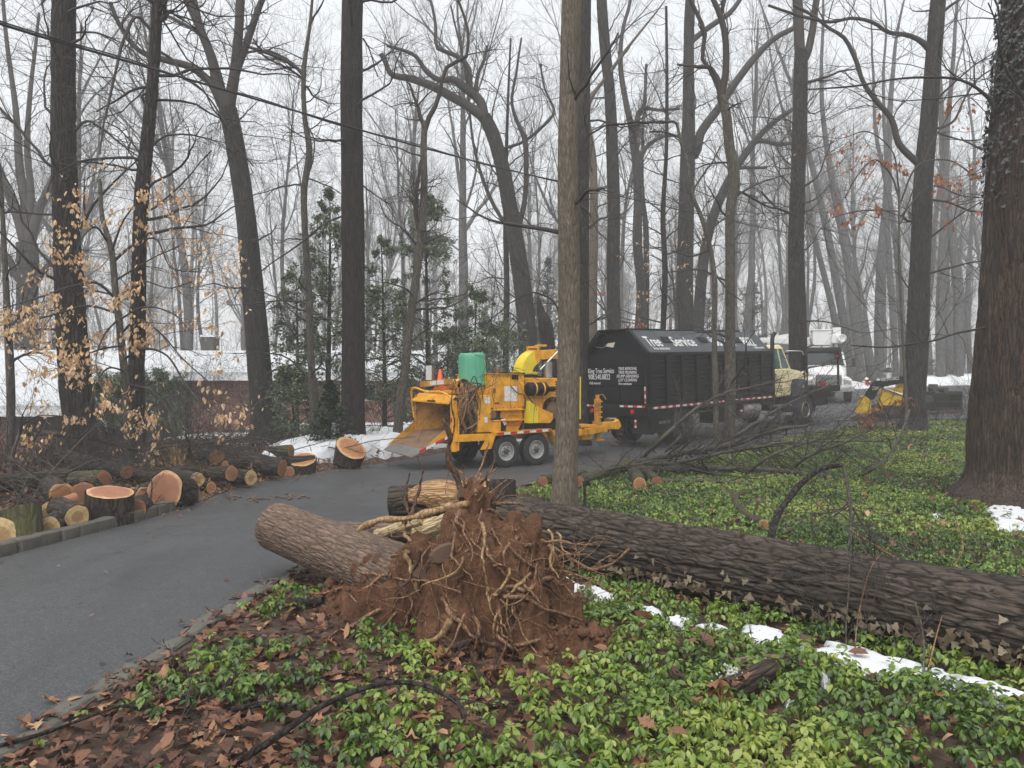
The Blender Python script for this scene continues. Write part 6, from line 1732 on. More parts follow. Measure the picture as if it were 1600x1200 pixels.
# infeed hopper
h = MB()._add([(-1.68, .72, .78), (-1.68, .72, 1.5), (-1.0, .46, 1.42), (-1.0, .46, .82), (-1.68, .70, .78), (-1.68, .70, 1.5), (-1.0, .44, 1.42), (-1.0, .44, .82)], [(0, 1, 2, 3), (4, 7, 6, 5), (0, 4, 5, 1), (3, 2, 6, 7)])
h.build('hopper_wall', OW, ch)
h = MB()._add([(-1.68, -.76, .78), (-1.68, -.76, 1.4), (-1.0, -.46, 1.4), (-1.0, -.46, .82), (-1.68, -.74, .78), (-1.68, -.74, 1.4), (-1.0, -.44, 1.4), (-1.0, -.44, .82)], [(0, 1, 2, 3), (4, 7, 6, 5), (0, 4, 5, 1), (3, 2, 6, 7)])
h.build('hopper_wall', OW, ch)
MB()._add([(-1.68, -.75, .78), (-1.68, .71, .78), (-1.0, .46, .82), (-1.0, -.46, .82), (-1.68, -.75, .76), (-1.68, .71, .76), (-1.0, .46, .8), (-1.0, -.46, .8)], [(0, 1, 2, 3), (4, 7, 6, 5), (0, 4, 5, 1)]).build('hopper_floor', B['rust_steel'], ch)
hp = MB()._add([(-1.80, -.80, 1.40), (-1.80, .76, 1.44), (-1.62, .76, 1.60), (-1.62, -.80, 1.56), (-1.80, -.80, 1.37), (-1.80, .76, 1.41), (-1.62, .76, 1.57), (-1.62, -.80, 1.53)], [(0, 1, 2, 3), (4, 7, 6, 5), (0, 4, 5, 1), (1, 5, 6, 2), (2, 6, 7, 3), (3, 7, 4, 0)]).build('hopper_hood', O, ch, .005)
MB()._add([(-1.812, -.30, 1.415), (-1.812, .12, 1.425), (-1.775, .06, 1.455), (-1.79, -.06, 1.443), (-1.77, -.12, 1.46), (-1.785, -.24, 1.44)], [(0, 1, 2, 3, 4, 5)]).build('worn_decal', BK, hp)
MB()._add([(-1.62, .72, 1.56), (-1.62, -.76, 1.52), (-1.0, -.46, 1.42), (-1.0, .46, 1.42)], [(0, 1, 2, 3)]).build('hopper_roof', OW, ch)
MB().bx(-1.0, -.7, -.47, .47, .78, 1.45).build('dark_throat_block', B['rubber'], ch)  # solid block, its black standing for the shade inside the throat
fr = MB().cyl((-1.04, -.42, 1.12), (-1.04, .42, 1.12), .17, n=18)
for i in range(9):
    a = i * 2 * PI / 9
    fr.bx(-.012, .012, -.42, .42, .17, .21, Matrix.Translation((-1.04, 0, 1.12)) @ Matrix.Rotation(a, 4, 'Y'))
fr.build('feed_roller', B['rust_steel'], ch)
# folding infeed tray with wings and worn steel lip
MB()._add([(-1.70, -.76, .775), (-1.70, .72, .775), (-2.30, .70, .52), (-2.30, -.72, .46), (-1.70, -.76, .755), (-1.70, .72, .755), (-2.30, .70, .50), (-2.30, -.72, .44)], [(0, 1, 2, 3), (4, 7, 6, 5), (0, 4, 5, 1), (1, 5, 6, 2), (2, 6, 7, 3), (3, 7, 4, 0)]).build('tray', B['rust_steel'], ch)
MB()._add([(-2.30, .70, .522), (-2.30, -.72, .462), (-2.56, -.60, .33), (-2.56, .60, .40), (-2.30, .70, .50), (-2.30, -.72, .44), (-2.56, -.60, .31), (-2.56, .60, .38)], [(0, 1, 2, 3), (4, 7, 6, 5), (0, 4, 5, 1), (1, 5, 6, 2), (2, 6, 7, 3), (3, 7, 4, 0)]).build('tray_lip', ST, ch)
MB().hull([(-1.7, .72, .77), (-1.7, .72, 1.02), (-2.46, .665, .46)], [(-1.7, .735, .77), (-1.7, .735, 1.02), (-2.46, .68, .46)]).build('tray_wing', OW, ch)
MB().hull([(-1.66, -.76, .77), (-1.66, -.76, 1.0), (-2.40, -.70, .45)], [(-1.66, -.775, .77), (-1.66, -.775, 1.0), (-2.40, -.715, .45)]).build('tray_wing', OW, ch)
MB()._add([(-1.74, -.79, .70), (-2.44, -.73, .40), (-2.44, -.73, .46), (-1.74, -.79, .76)], [(0, 1, 2, 3)]).build('reflective_strip', m_tape('tray_reflective_tape', 0, 2.4), ch)
# control bar over the opening
MB().curve([(-1.72, .80, 1.05), (-1.78, .80, 1.5), (-1.82, .74, 1.63), (-1.82, 0, 1.62), (-1.80, -.70, 1.58), (-1.76, -.84, 1.5), (-1.72, -.86, 1.2), (-1.70, -.86, .95)], .022, 8, 40).build('control_bar', B['rootpale'] if False else O, ch)
# upper feed-roller frame, label bar, cylinder
MB().bx(-1.56, -1.46, -.52, .74, 1.76, 1.88, Matrix.Translation((0, 0, 0)) @ Matrix.Rotation(-.05, 4, 'X')).build('label_bar', OW, ch, .006)
for (a, b) in ((.28, .02), (-.02, -.3)): MB().bx(-1.566, -1.561, b, a, 1.775, 1.865, Matrix.Rotation(-.05, 4, 'X')).build('sticker', B['sticker'], ch)
MB().bx(-1.5, -1.488, .42, .66, 1.88, 2.20).build('warning_sign', B['sticker'], ch)
MB().bx(-1.5, -1.46, .36, .4, 1.7, 2.16).build('sign_post', B['rust_steel'], ch)
MB().bx(-1.53, -1.52, .48, .70, 1.52, 1.66).build('sticker', B['stickery'], ch)
MB().bx(-1.5, -1.4, .2, .3, 1.3, 1.78).bx(-1.5, -.9, -.42, .5, 1.58, 1.66).bx(-1.2, -.7, -.5, .5, 1.44, 1.74).build('feed_housing', O, ch, .01)
MB().cyl((-1.28, -.05, 1.78), (-1.28, -.50, 1.78), .12, n=24).build('feed_motor', O, ch)
MB().lathe([(.125, 0), (.125, -.06), (.07, -.075), (.07, -.11), (0, -.11)], (-1.28, -.5, 1.78), 'y', 24).build('motor_cap', BK, ch)
MB().bx(-1.42, -1.36, -.72, -.64, .75, 1.8).bx(-1.2, -1.15, -.72, -.62, .75, 1.75).build('mast', O, ch, .006)
MB().bx(-1.58, -1.16, -.66, -.42, .76, 1.2).build('valve_bank', B['rubber'], ch, .01)
r_ = np.random.default_rng(4)
hs_ = {'hose': MB(), 'hosetan': MB()}
for k in range(46):
    nm = 'hose' if k % 5 < 2 else 'hosetan'
    x0 = r_.uniform(-1.6, -1.12); x1 = r_.uniform(-1.6, -1.12)
    z0 = r_.uniform(1.35, 1.85) if k % 3 else r_.uniform(.9, 1.3); z1 = r_.uniform(.75, 1.5)
    mid = [((x0 + x1) / 2 + r_.normal(0, .12), -.86 + r_.normal(0, .05), (z0 + z1) / 2 + r_.normal(0, .16))]
    hs_[nm].curve([(x0, -.66, z0), (x0 + r_.normal(0, .05), -.8, z0 + r_.uniform(-.1, .15)), *mid, (x1, -.8, z1 + r_.uniform(-.05, .1)), (x1, -.64, z1)], r_.uniform(.009, .017), 6, 22)
hs_['hosetan'].curve([(-1.2, -.6, 1.6), (-1.0, -.8, 1.68), (-.75, -.86, 1.78), (-.62, -.84, 1.84)], .016, 7, 20).curve([(-1.8, -.3, 1.62), (-1.6, -.5, 1.72), (-1.4, -.6, 1.85), (-1.3, -.62, 1.7)], .012, 6, 20).curve([(-1.62, -.86, 1.3), (-1.5, -.92, .95), (-1.45, -.92, .8)], .01, 6, 14)
hs_['hose'].build('black_hoses', B['hose'], ch); hs_['hosetan'].build('dusty_hoses', B['hosetan'], ch)
ft_ = MB()
for k in range(26):
    c = (r_.uniform(-1.58, -1.15), -.68 - r_.uniform(0, .12), r_.uniform(.85, 1.7))
    ft_.lathe([(0, -.04), (.018, -.04), (.018, -.01), (.028, -.01), (.028, .02), (0, .02)], c, 'y', 6)
ft_.build('hose_fittings', B['chrome'], ch)
# control cabinet
MB().prism([(-1.14, .78), (-1.14, 1.25), (-1.07, 1.54), (-.80, 1.56), (-.80, .78)], -.88, -.62, 'y').build('cabinet', O, ch, .008)
MB().bx(-.97, -.84, -.888, -.882, 1.38, 1.52).build('sticker', B['sticker'], ch)
MB().bx(-.98, -.90, -.888, -.882, .98, 1.1).build('sticker', B['sticker'], ch)
b_ = MB()
for x in (-1.1, -.83):
    for z in (1.06, 1.16): b_.lathe([(.014, 0), (.014, -.012), (0, -.012)], (x, -.88, z), 'y', 8)
b_.build('cabinet_bolts', B['rubber'], ch)
MB().curve([(-1.0, -.74, 1.55), (-1.0, -.74, 1.62), (-.94, -.74, 1.66), (-.88, -.74, 1.62), (-.88, -.74, 1.55)], .016, 7, 16).build('lifting_eye', O, ch)
# chipper drum housing
hb = MB()
hb.prism([(-.72, 1.28), (-.72, 2.0), (.16, 2.0), (.16, 1.25), (.04, 1.22), (-.58, 1.22)], -.74, .62, 'y')
hb.build('drum_housing', O, ch, .012)
MB().prism([(-.45, .78), (-.45, 1.22), (.15, 1.22), (.17, 1.0), (.05, .78)], -.70, .6, 'y').build('lower_housing', O, ch, .008)
MB().bx(-.74, .15, -.80, -.72, 1.22, 1.245).bx(-.76, .1, -.86, -.72, 1.0, 1.02).build('ledge', O, ch, .004)
for z in (.88, .97, 1.09): MB().bx(-.22, .06, -.725, -.70, z, z + .02).build('louvre', OW, ch)
MB().bx(-.78, -.45, -.72, -.2, .78, 1.22).build('dark_recess_block', B['rubber'], ch)  # black block painting the shade of a recess in the housing
MB().cyl((-.70, -.80, 1.14), (-.70, -.6, 1.14), .09, n=20).build('roller_end', B['rust_steel'], ch)
MB().bx(-.80, -.52, -.84, -.72, .76, 1.0).build('guard_box', O, ch, .008)
MB().prism([(-.5, .78), (-.5, 1.04), (-.42, 1.06), (-.33, .95), (-.36, .78)], -.80, -.71, 'y').build('battery_box', BK, ch, .01)
MB().quad((-.5, -.805, 1.03), (-.4, -.805, 1.05), (-.34, -.805, .93), (-.4, -.805, .9)).build('torn_label', B['letter'], ch)
MB().bx(-.36, -.02, -.748, -.743, 1.42, 1.74).build('sticker', B['sticker'], ch)
MB().bx(-.74, .2, -.78, .66, 2.0, 2.015).bx(-.45, -.43, -.755, -.738, 1.3, 2.0).bx(.0, .16, -.76, -.74, 1.3, 1.99).build('housing_trim', O, ch, .004)
MB().bx(-.1, .36, -.55, .1, 2.016, 2.05).bx(-.16, .0, -.77, -.6, 1.9, 2.04).build('hatch_plate', BK, ch, .006)
MB().cyl((-.38, -.5, 2.01), (-.38, -.5, 2.09), .035, n=14).lathe([(.05, 0), (.05, .03), (0, .035)], (-.38, -.5, 2.09), 'z', 14).build('filler_cap', B['rust_steel'], ch)
MB().curve([(-.2, -.75, 1.75), (-.05, -.8, 1.6), (.12, -.8, 1.55), (.18, -.78, 1.4), (.16, -.76, 1.2)], .012, 6, 20).curve([(.16, -.72, .95), (.1, -.8, .82), (.0, -.82, .78)], .012, 6, 14).build('cable_loom', B['hose'], ch)
# discharge chute: swept elbow, then the long spout
def sweep(sections):
    m = MB()
    for a, b in zip(sections[:-1], sections[1:]):
        v = a + b
        m._add(v, [(0, 1, 5, 4), (1, 2, 6, 5), (2, 3, 7, 6), (3, 0, 4, 7)])
    m._add(sections[0], [(0, 1, 2, 3)]); m._add(sections[-1], [(0, 1, 2, 3)])
    return m
cx0, cz0 = .95, 2.02
sec = []
for i in range(10):
    a = math.radians(180 - i * 8.6)
    ri, ro = .25, .56
    sec.append([(cx0 + ri * math.cos(a), -.36, cz0 + ri * math.sin(a)), (cx0 + ro * math.cos(a), -.36, cz0 + ro * math.sin(a)), (cx0 + ro * math.cos(a), -.02, cz0 + ro * math.sin(a)), (cx0 + ri * math.cos(a), -.02, cz0 + ri * math.sin(a))])
sweep(sec).build('chute_elbow', YL, ch, .008)
for i in (2, 5, 8): pass
MB().bx(.92, 1.72, -.37, -.01, 2.34, 2.56, Matrix.Translation((0, 0, -.05)) @ Matrix.Rotation(-.06, 4, 'Y')).build('chute_spout', O, ch, .012)
MB().bx(.94, 1.0, -.40, .02, 2.25, 2.62, Matrix.Rotation(-.05, 4, 'Y')).bx(1.1, 1.3, -.3, -.1, 2.60, 2.65, Matrix.Rotation(-.05, 4, 'Y')).build('chute_flange', O, ch, .006)
MB().bx(.58, .92, -.385, -.365, 2.57, 2.61).build('chute_hinge', B['rust_steel'], ch)
MB().bx(1.72, 1.95, -.40, .02, 2.38, 2.66, Matrix.Rotation(.05, 4, 'Y')).build('deflector', O, ch, .01)
MB().cyl((.86, -.44, 2.12), (1.52, -.44, 2.66), .024, n=10).build('strut', B['chrome'], ch)
MB().lathe([(.30, -.02), (.33, 0), (.33, .04), (.28, .05)], (.57, -.2, 2.02), 'z', 24).build('turntable', YL, ch)
# engine end
MB().bx(.22, 1.78, -.70, .6, 1.0, 1.93).build('engine_housing', O, ch, .015)
MB().bx(.22, 1.7, -.55, .5, .76, 1.0).build('engine_base', B['rubber'], ch)
MB().bx(1.3, 1.62, -.5, .3, 1.93, 1.98).bx(.35, .62, -.66, -.3, 1.93, 2.0).build('engine_top', BK, ch, .008)
mf = MB().lathe([(0, -.26), (.12, -.26), (.15, -.23), (.15, .22), (.12, .26), (.06, .27), (.06, .5), (.045, .5), (0, .45)], (.48, -.80, 1.68), 'x', 26).build('muffler', BK, ch)
for o_ in (-.1, .12): MB().lathe([(.153, -.018), (.157, -.018), (.157, .018), (.153, .018)], (.48 + o_, -.80, 1.68), 'x', 26).build('muffler_band', O, mf)
MB().lathe([(0, -.16), (.1, -.16), (.1, .2), (0, .2)], (1.08, -.45, 2.1), 'z', 20).cyl((1.08, -.45, 1.9), (1.08, -.45, 2.0), .05, n=12).build('exhaust_stack', ST, ch)
MB().prism([(.2, 1.42), (.45, 1.28), (.45, .93), (.2, .93)], -.90, -.70, 'y').build('belt_guard', YL, ch, .008)
MB().prism([(.453, 1.278), (.86, 1.13), (.86, 1.0), (.78, .92), (.453, .93)], -.905, -.70, 'y').build('belt_guard', O, ch, .008)
MB().lathe([(0, -.05), (.09, -.05), (.10, -.02), (.19, -.02), (.21, -.05), (.21, .0), (0, .0)], (1.0, -.71, 1.2), 'y', 30).build('pulley', B['rust_steel'], ch)
MB().lathe([(.21, -.06), (.28, -.06), (.28, .01), (.21, .01)], (1.0, -.71, 1.22), 'y', 30).build('pulley_guard', BK, ch)
MB().bx(1.74, 1.80, -.78, -.70, .98, 1.96).build('corner_post', YL, ch, .006)
MB().bx(1.78, 1.9, -.5, .5, 1.0, 1.85).build('radiator_guard', OW, ch, .01)
# tongue, jack, coupling
MB().hull([(2.0, -.6, .56), (2.0, -.48, .56), (2.0, -.48, .72), (2.0, -.6, .72)], [(3.15, -.1, .6), (3.15, 0, .6), (3.15, 0, .74), (3.15, -.1, .74)]).hull([(2.0, .48, .56), (2.0, .6, .56), (2.0, .6, .72), (2.0, .48, .72)], [(3.15, 0, .6), (3.15, .1, .6), (3.15, .1, .74), (3.15, 0, .74)]).bx(2.5, 3.3, -.07, .07, .58, .72).build('tongue', O, ch, .008)
MB().bx(2.2, 2.75, -.3, .3, .74, .80).bx(2.3, 2.6, -.25, .25, .44, .58).build('tongue_plate', O, ch, .006)
MB().bx(2.96, 3.08, -.06, .06, .42, 1.42).bx(2.93, 3.11, -.09, .09, .62, .86).bx(2.9, 3.16, -.12, .12, .38, .42).cyl((3.02, 0, 1.42), (3.02, 0, 1.52), .05, n=12).build('jack', OW, ch, .006)
MB().curve([(3.02, 0, 1.5), (3.1, -.08, 1.53), (3.12, -.16, 1.46), (3.12, -.2, 1.4)], .015, 6, 14).build('jack_crank', B['rust_steel'], ch)
for k in range(8):
    z = .9 + k * .065
    MB().lathe([(.06, -.02), (.085, -.02), (.085, .02), (.06, .02)], (3.02 + .02 * (k % 2), -.01 - .03 * (k % 2), z), 'z', 12).build('jack_collar', OW, ch)
MB().prism([(3.1, .66), (3.1, .84), (3.6, .84), (3.7, .90), (3.8, .72), (3.7, .64)], -.06, .06, 'y').build('coupler', O, ch, .01)
cm = MB()
for (y0, z0, y1) in ((-.12, .62, -.05), (.1, .62, .12), (-.04, .64, 0)):
    for i in range(11):
        t = i / 10
        c = np.array([3.35 + .5 * t, y0 + (y1 - y0) * t, z0 - .42 * math.sin(PI * t) ** 1.0 * .9])
        th = np.linspace(0, 2 * PI, 9)
        pl = np.stack([.032 * np.cos(th), .0 * th, .018 * np.sin(th)], -1) if i % 2 else np.stack([.032 * np.cos(th), .018 * np.sin(th), 0 * th], -1)
        cm.tube(c + pl, .006, 5)
cm.build('safety_chains', B['rust_steel'], ch)
MB().curve([(3.6, .02, .7), (3.68, -.05, .45), (3.7, -.02, .3), (3.78, .04, .5), (3.85, .02, .72)], .012, 6, 24).build('trailer_cable', B['cable'], ch)

# bolts, seams, vents and lamps that break up the sheet metal
bl = MB()
for x in np.arange(-.68, .15, .1): bl.lathe([(.011, 0), (.011, -.012), (0, -.014)], (x, -.742, 1.95), 'y', 6).lathe([(.011, 0), (.011, -.012), (0, -.014)], (x, -.742, 1.28), 'y', 6)
for z in np.arange(1.05, 1.9, .12): bl.lathe([(.012, 0), (.012, -.012), (0, -.014)], (1.72, -.702, z), 'y', 6).lathe([(.012, 0), (.012, -.012), (0, -.014)], (.26, -.702, z), 'y', 6)
for a in range(10): bl.lathe([(.012, 0), (.012, -.012), (0, -.014)], (1.0 + .245 * math.cos(a * .63), -.772, 1.22 + .245 * math.sin(a * .63)), 'y', 6)
bl.build('bolts', B['rust_steel'], ch)['kind'] = 'stuff'
MB().bx(.72, .735, -.712, -.70, 1.02, 1.92).bx(.24, 1.76, -.712, -.70, 1.47, 1.485).bx(-.2, -.188, -.752, -.74, 1.3, 1.98).build('panel_seam', OW, ch)
for k in range(6): MB().bx(1.1, 1.6, -.722, -.70, 1.55 + k * .055, 1.575 + k * .055).build('vent_slat', BK, ch)
MB().bx(-1.745, -1.735, -.84, -.78, 1.0, 1.1).build('tail_lamp', B['redlens'], ch)
MB().bx(-.62, -.5, -.75, -.742, 1.36, 1.4).bx(-.66, -.6, -.765, -.742, 1.6, 1.7).build('latch', B['rust_steel'], ch)
MB().curve([(.3, -.72, 1.5), (.3, -.84, 1.42), (.36, -.86, 1.3), (.3, -.8, 1.2)], .018, 7, 16).curve([(.9, -.74, 1.4), (1.1, -.8, 1.5), (1.3, -.76, 1.42), (1.5, -.74, 1.2)], .02, 7, 18).build('engine_hoses', B['hose'], ch)

# green bin turned upside down on the feed housing
bw = Matrix.Translation(ch.location) @ Matrix.Rotation(CY, 4, 'Z') @ Vector((-.83, -.22, 1.76))
gbn = empty('plastic_bin', bw, (math.radians(2), math.radians(-3), .3), 'ribbed green plastic bin turned upside down on top of the orange chipper', 'bin')
n = 72; V, q = [], []
prof = [(.315, .0), (.325, .03), (.33, .055), (.31, .075), (.305, .1), (.30, .2), (.29, .4), (.28, .58), (.275, .66), (.262, .695), (.235, .71), (.2, .70)]
for j, (r, z) in enumerate(prof):
    th = np.linspace(0, 2 * PI, n, endpoint=False)
    rib = .007 * np.sign(np.sin(th * 18)) * (0 if z < .1 or z > .67 else 1)
    V.append(np.stack([(r + rib) * np.cos(th), (r + rib) * np.sin(th), np.full(n, z)], -1))
V = np.vstack(V + [np.array([[0, 0, .695]])])
i = np.arange(len(prof) * n).reshape(-1, n); i2 = np.roll(i, -1, 1)
q = np.stack([i[:-1], i2[:-1], i2[1:], i[1:]], -1).reshape(-1, 4)
t = np.stack([i[-1], i2[-1], np.full(n, len(V) - 1)], -1)
link_me('shell', np_mesh('shell', V, [q, t], B['green']), gbn)
MB().lathe([(.318, -.004), (.335, .004), (.338, .03), (.333, .056), (.318, .05), (.30, .02), (.30, -.004)], (0, 0, 0), 'z', 48).build('rim', B['green'], gbn)
# traffic cone
cw = Matrix.Translation(ch.location) @ Matrix.Rotation(CY, 4, 'Z') @ Vector((-1.35, .30, 1.662))
cn = empty('traffic_cone', cw, (0, 0, .3), 'small bright orange traffic cone standing on the feed frame beside the green bin', 'traffic cone')
MB().lathe([(.105, .02), (.095, .05), (.03, .44), (.022, .45), (0, .45)], (0, 0, 0), 'z', 24).build('cone', B['conep'], cn)
MB().bx(-.14, .14, -.14, .14, 0, .025).build('base', B['conep'], cn, .008)

# ---------------------------------------------------------------- black chip truck with a cream cab
TY = math.radians(43.1)
tk = empty('chip_truck', (3.5, 19.5, .035), (0, 0, 0), 'black high sided tree service chip truck with a cream cab', 'truck')
tk.rotation_euler = (Matrix.Rotation(TY, 3, 'Z') @ Matrix.Rotation(-math.atan(.037), 3, 'Y')).to_euler()
W_ = 2.25
BP, NV = B['blackp'], B['navyp']
X0, X1, ZB, ZS, ZR = 0, 6.3, 1.12, 2.45, 3.06
# body
MB().bx(X0 + .02, X1, .03, W_ - .03, ZB, ZS).build('body', BP, tk, .01)
MB().bx(X0, X1 + .02, -.02, W_ + .02, ZB - .16, ZB).build('body_sill', BP, tk, .01)
# rear: deep dark upper opening, lettered tailgate, lower panel
yl, yr = .0, W_
roof = [(.36, ZS), (.62 + .0, ZR), (W_ - .62, ZR), (W_ - .36, ZS)]
r1, r2 = .30, .62      # inset at eave and at the flat top
def yz(x, pts): return [(x, y, z) for y, z in pts]
# roof: two sloping sides and a flat top
for s in (0, 1):
    fy = (lambda y: y) if s == 0 else (lambda y: W_ - y)
    k = 7
    for i in range(k):                       # sloped panels, each with its own seam
        a, b = X0 + .1 + i * (X1 - .1) / k + .004, X0 + .1 + (i + 1) * (X1 - .1) / k - .004
        zz = 0.0
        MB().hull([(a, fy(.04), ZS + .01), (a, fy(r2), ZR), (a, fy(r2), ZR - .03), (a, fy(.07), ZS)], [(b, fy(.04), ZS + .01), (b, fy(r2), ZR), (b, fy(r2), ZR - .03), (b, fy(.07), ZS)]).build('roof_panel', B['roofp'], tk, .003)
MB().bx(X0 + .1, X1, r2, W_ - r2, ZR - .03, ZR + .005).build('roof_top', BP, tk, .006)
MB().bx(X0 - .02, X0 + 1.5, r2 + .0, W_ - r2 - .0, ZR + .006, ZR + .05).bx(2.2, 3.0, r2 + .1, W_ - r2 - .1, ZR + .006, ZR + .05).bx(4.2, 5.6, r2 + .05, W_ - r2 - .1, ZR + .006, ZR + .06).build('roof_hatch', BP, tk, .01)
# rear frame of the roof
for s in (0, 1):
    fy = (lambda y: y) if s == 0 else (lambda y: W_ - y)
    MB().hull([(-.02, fy(.0), ZS), (-.02, fy(r2), ZR + .03), (-.02, fy(r2 + .1), ZR - .06), (-.02, fy(.14), ZS - .02)], [(.12, fy(.0), ZS), (.12, fy(r2), ZR + .03), (.12, fy(r2 + .1), ZR - .06), (.12, fy(.14), ZS - .02)]).build('rear_frame', BP, tk, .006)
    MB().bx(-.03, .12, fy(.0) if s == 0 else W_ - .2, .2 if s == 0 else W_, ZB, ZS).build('rear_post', BP, tk, .01)
MB().hull(yz(.16, [(.1, ZS - .3), (.1, ZS), (r2, ZR - .04), (W_ - r2, ZR - .04), (W_ - .1, ZS), (W_ - .1, ZS - .3)]), yz(.2, [(.1, ZS - .3), (.1, ZS), (r2, ZR - .04), (W_ - r2, ZR - .04), (W_ - .1, ZS), (W_ - .1, ZS - .3)])).build('upper_rear_panel', NV, tk)
# light showing through the torn mesh, painted as a pale opaque patch
MB()._add([(.15, 1.50, ZS + .22), (.15, 1.42, ZS + .30), (.15, 1.17, ZS + .32), (.15, 1.24, ZS + .18)], [(0, 1, 2, 3)]).build('patch', B['plate'], tk)
MB().curve([(.14, 2.0, ZS + .28), (.13, 1.75, ZS + .20), (.13, 1.55, ZS + .20), (.14, 1.44, ZS + .28)], .008, 5, 16).build('cord', B['steel'], tk)
MB().bx(-.05, .0, .12, W_ - .1, 1.62, 2.14).bx(-.06, .0, .1, W_ - .08, 2.14, 2.18).build('tailgate', NV, tk, .008)
MB().bx(-.03, .0, .12, W_ - .1, 1.2, 1.60).bx(-.045, -.03, .95, 1.5, 1.22, 1.56).bx(-.045, -.03, 1.46, 1.56, 1.2, 1.6).bx(-.045, -.03, .9, .98, 1.2, 1.6).build('lower_tailgate', BP, tk, .006)
MB().bx(-.10, .0, -.02, W_ + .02, .84, 1.13).build('rear_bumper', BP, tk, .012)
TPY, TPZ, TPX = m_tape('rear_reflective_tape', 1, 3.4), m_tape('upright_reflective_tape', 2, 5.0), m_tape('side_reflective_tape', 0, 3.1)
MB().bx(-.107, -.101, .04, .86, 1.07, 1.115).bx(-.107, -.101, 1.62, W_ - .02, 1.07, 1.115).build('reflective_tape', TPY, tk)
MB().bx(-.058, -.052, .055, .095, 1.18, 1.6).build('reflective_tape', TPZ, tk)
MB().bx(-.058, -.052, W_ - .09, W_ - .05, 1.18, 1.6).build('reflective_tape', TPZ, tk)
MB().bx(.1, X1 - .05, -.03, -.022, 1.02, 1.075).build('reflective_tape', TPX, tk)
for y in (.45, 1.8):
    MB().lathe([(.06, 0), (.06, -.03), (.0, -.04)], (-.1, y, .95), 'x', 18).build('tail_light', B['redlens'], tk)
MB().bx(-.115, -.108, .98, 1.28, .62, .78).build('number_plate', B['plate'], tk)
MB().bx(-.1, -.02, .9, 1.36, .5, .85).build('hitch_plate', BP, tk, .01)
MB().bx(-.34, .0, 1.02, 1.2, .66, .76).lathe([(.05, 0), (.05, .03), (0, .03)], (-.3, 1.11, .76), 'z', 14).build('hitch', B['rust_steel'], tk, .01)
MB().bx(-.12, -.114, .32, .38, .55, .75).build('reflector', TPZ, tk)
# sides: sheet panels pressed into horizontal ribs between posts
NB = 9; bw_ = (X1 - .12) / NB
rib = MB(); Hs = ZS - .08 - (ZB + .04); nr = 11
pf = []
for i in range(nr):
    z = ZB + .04 + i * Hs / nr
    pf += [(z, 0), (z + Hs / nr * .30, -.0), (z + Hs / nr * .42, -.03), (z + Hs / nr * .88, -.03)]
pf.append((ZS - .08, 0))
vs = [(x, -.005 + y, z) for z, y in pf for x in (.09, bw_ - .09)]
rib._add(vs, [(2 * i, 2 * i + 1, 2 * i + 3, 2 * i + 2) for i in range(len(pf) - 1)])
for i in range(nr):
    a = 4 * i
    z0, z1, z2, z3 = [pf[a + j][0] for j in range(4)]; z4 = pf[a + 4][0]
    for x in (.09, bw_ - .09): rib._add([(x, -.005, z1), (x, -.035, z2), (x, -.035, z3), (x, -.005, z4)], [(0, 1, 2, 3)])
ribme = rib.mesh('side_panel', BP)
post = MB().bx(-.055, .055, -.07, -.0, ZB, ZS).mesh('side_post', BP)
for i in range(NB + 1):
    link_me('side_post', post, tk, (.06 + i * bw_, 0, 0))
    link_me('side_post', post, tk, (.06 + i * bw_, W_, 0), (0, 0, PI))
    if i < NB:
        link_me('side_panel', ribme, tk, (.06 + i * bw_, 0, 0))
        link_me('side_panel', ribme, tk, (.06 + (i + 1) * bw_, W_, 0), (0, 0, PI))
MB().bx(0, X1, -.08, .03, ZS - .07, ZS + .015).build('top_rail', BP, tk, .008)
MB().bx(0, X1, W_ - .03, W_ + .08, ZS - .07, ZS + .015).build('top_rail', BP, tk, .008)
# lettering
def rear_text(body, y, z, size, sx=.8, shear=0, off=0, x=-.056): return text('lettering', body, B['letter'], tk, (x, y, z), (math.radians(90), 0, math.radians(-90)), size, sx, shear, offset=off)
rear_text('King Tree Service', 1.97, 1.955, .19, .66)
rear_text('908.540.8822', 1.96, 1.79, .2, .7)
rear_text('Fully insured', 1.93, 1.66, .10, .75, .3)
for k, s in enumerate(['TREE REMOVAL', 'TREE PRUNING', 'STUMP GRINDING', 'LOT CLEARING']): rear_text(s, .93 + (.06 if k == 2 else 0), 2.03 - k * .098, .11, .8, .25)
rear_text('Free estimates', .93, 1.645, .095, .78, .3)
tilt = math.atan2(ZR - ZS, r2 - .04)
def roof_text(body, x, f, size, sx=.85, shear=0, off=0):
    y, z = .04 + (r2 - .04) * f, ZS + .01 + (ZR - ZS - .01) * f
    n_ = Vector((0, -math.sin(tilt), math.cos(tilt))) * .006
    return text('lettering', body, B['letter'], tk, (x, y + n_.y, z + n_.z), (tilt, 0, 0), size, sx, shear, offset=off)
roof_text('Tree', .34, .28, .52, .62, 0, .006); roof_text('Service', 1.46, .28, .52, .72, 0, .006); roof_text('908', 3.34, .28, .52, .66, 0, .006); roof_text('540.', 4.08, .28, .52, .56, 0, .006); roof_text('8822', 5.08, .28, .52, .64, 0, .006)
roof_text('Free estimates', .42, .12, .15, .8, .2); roof_text('Fully insured', 5.45, .12, .14, .8, .2)
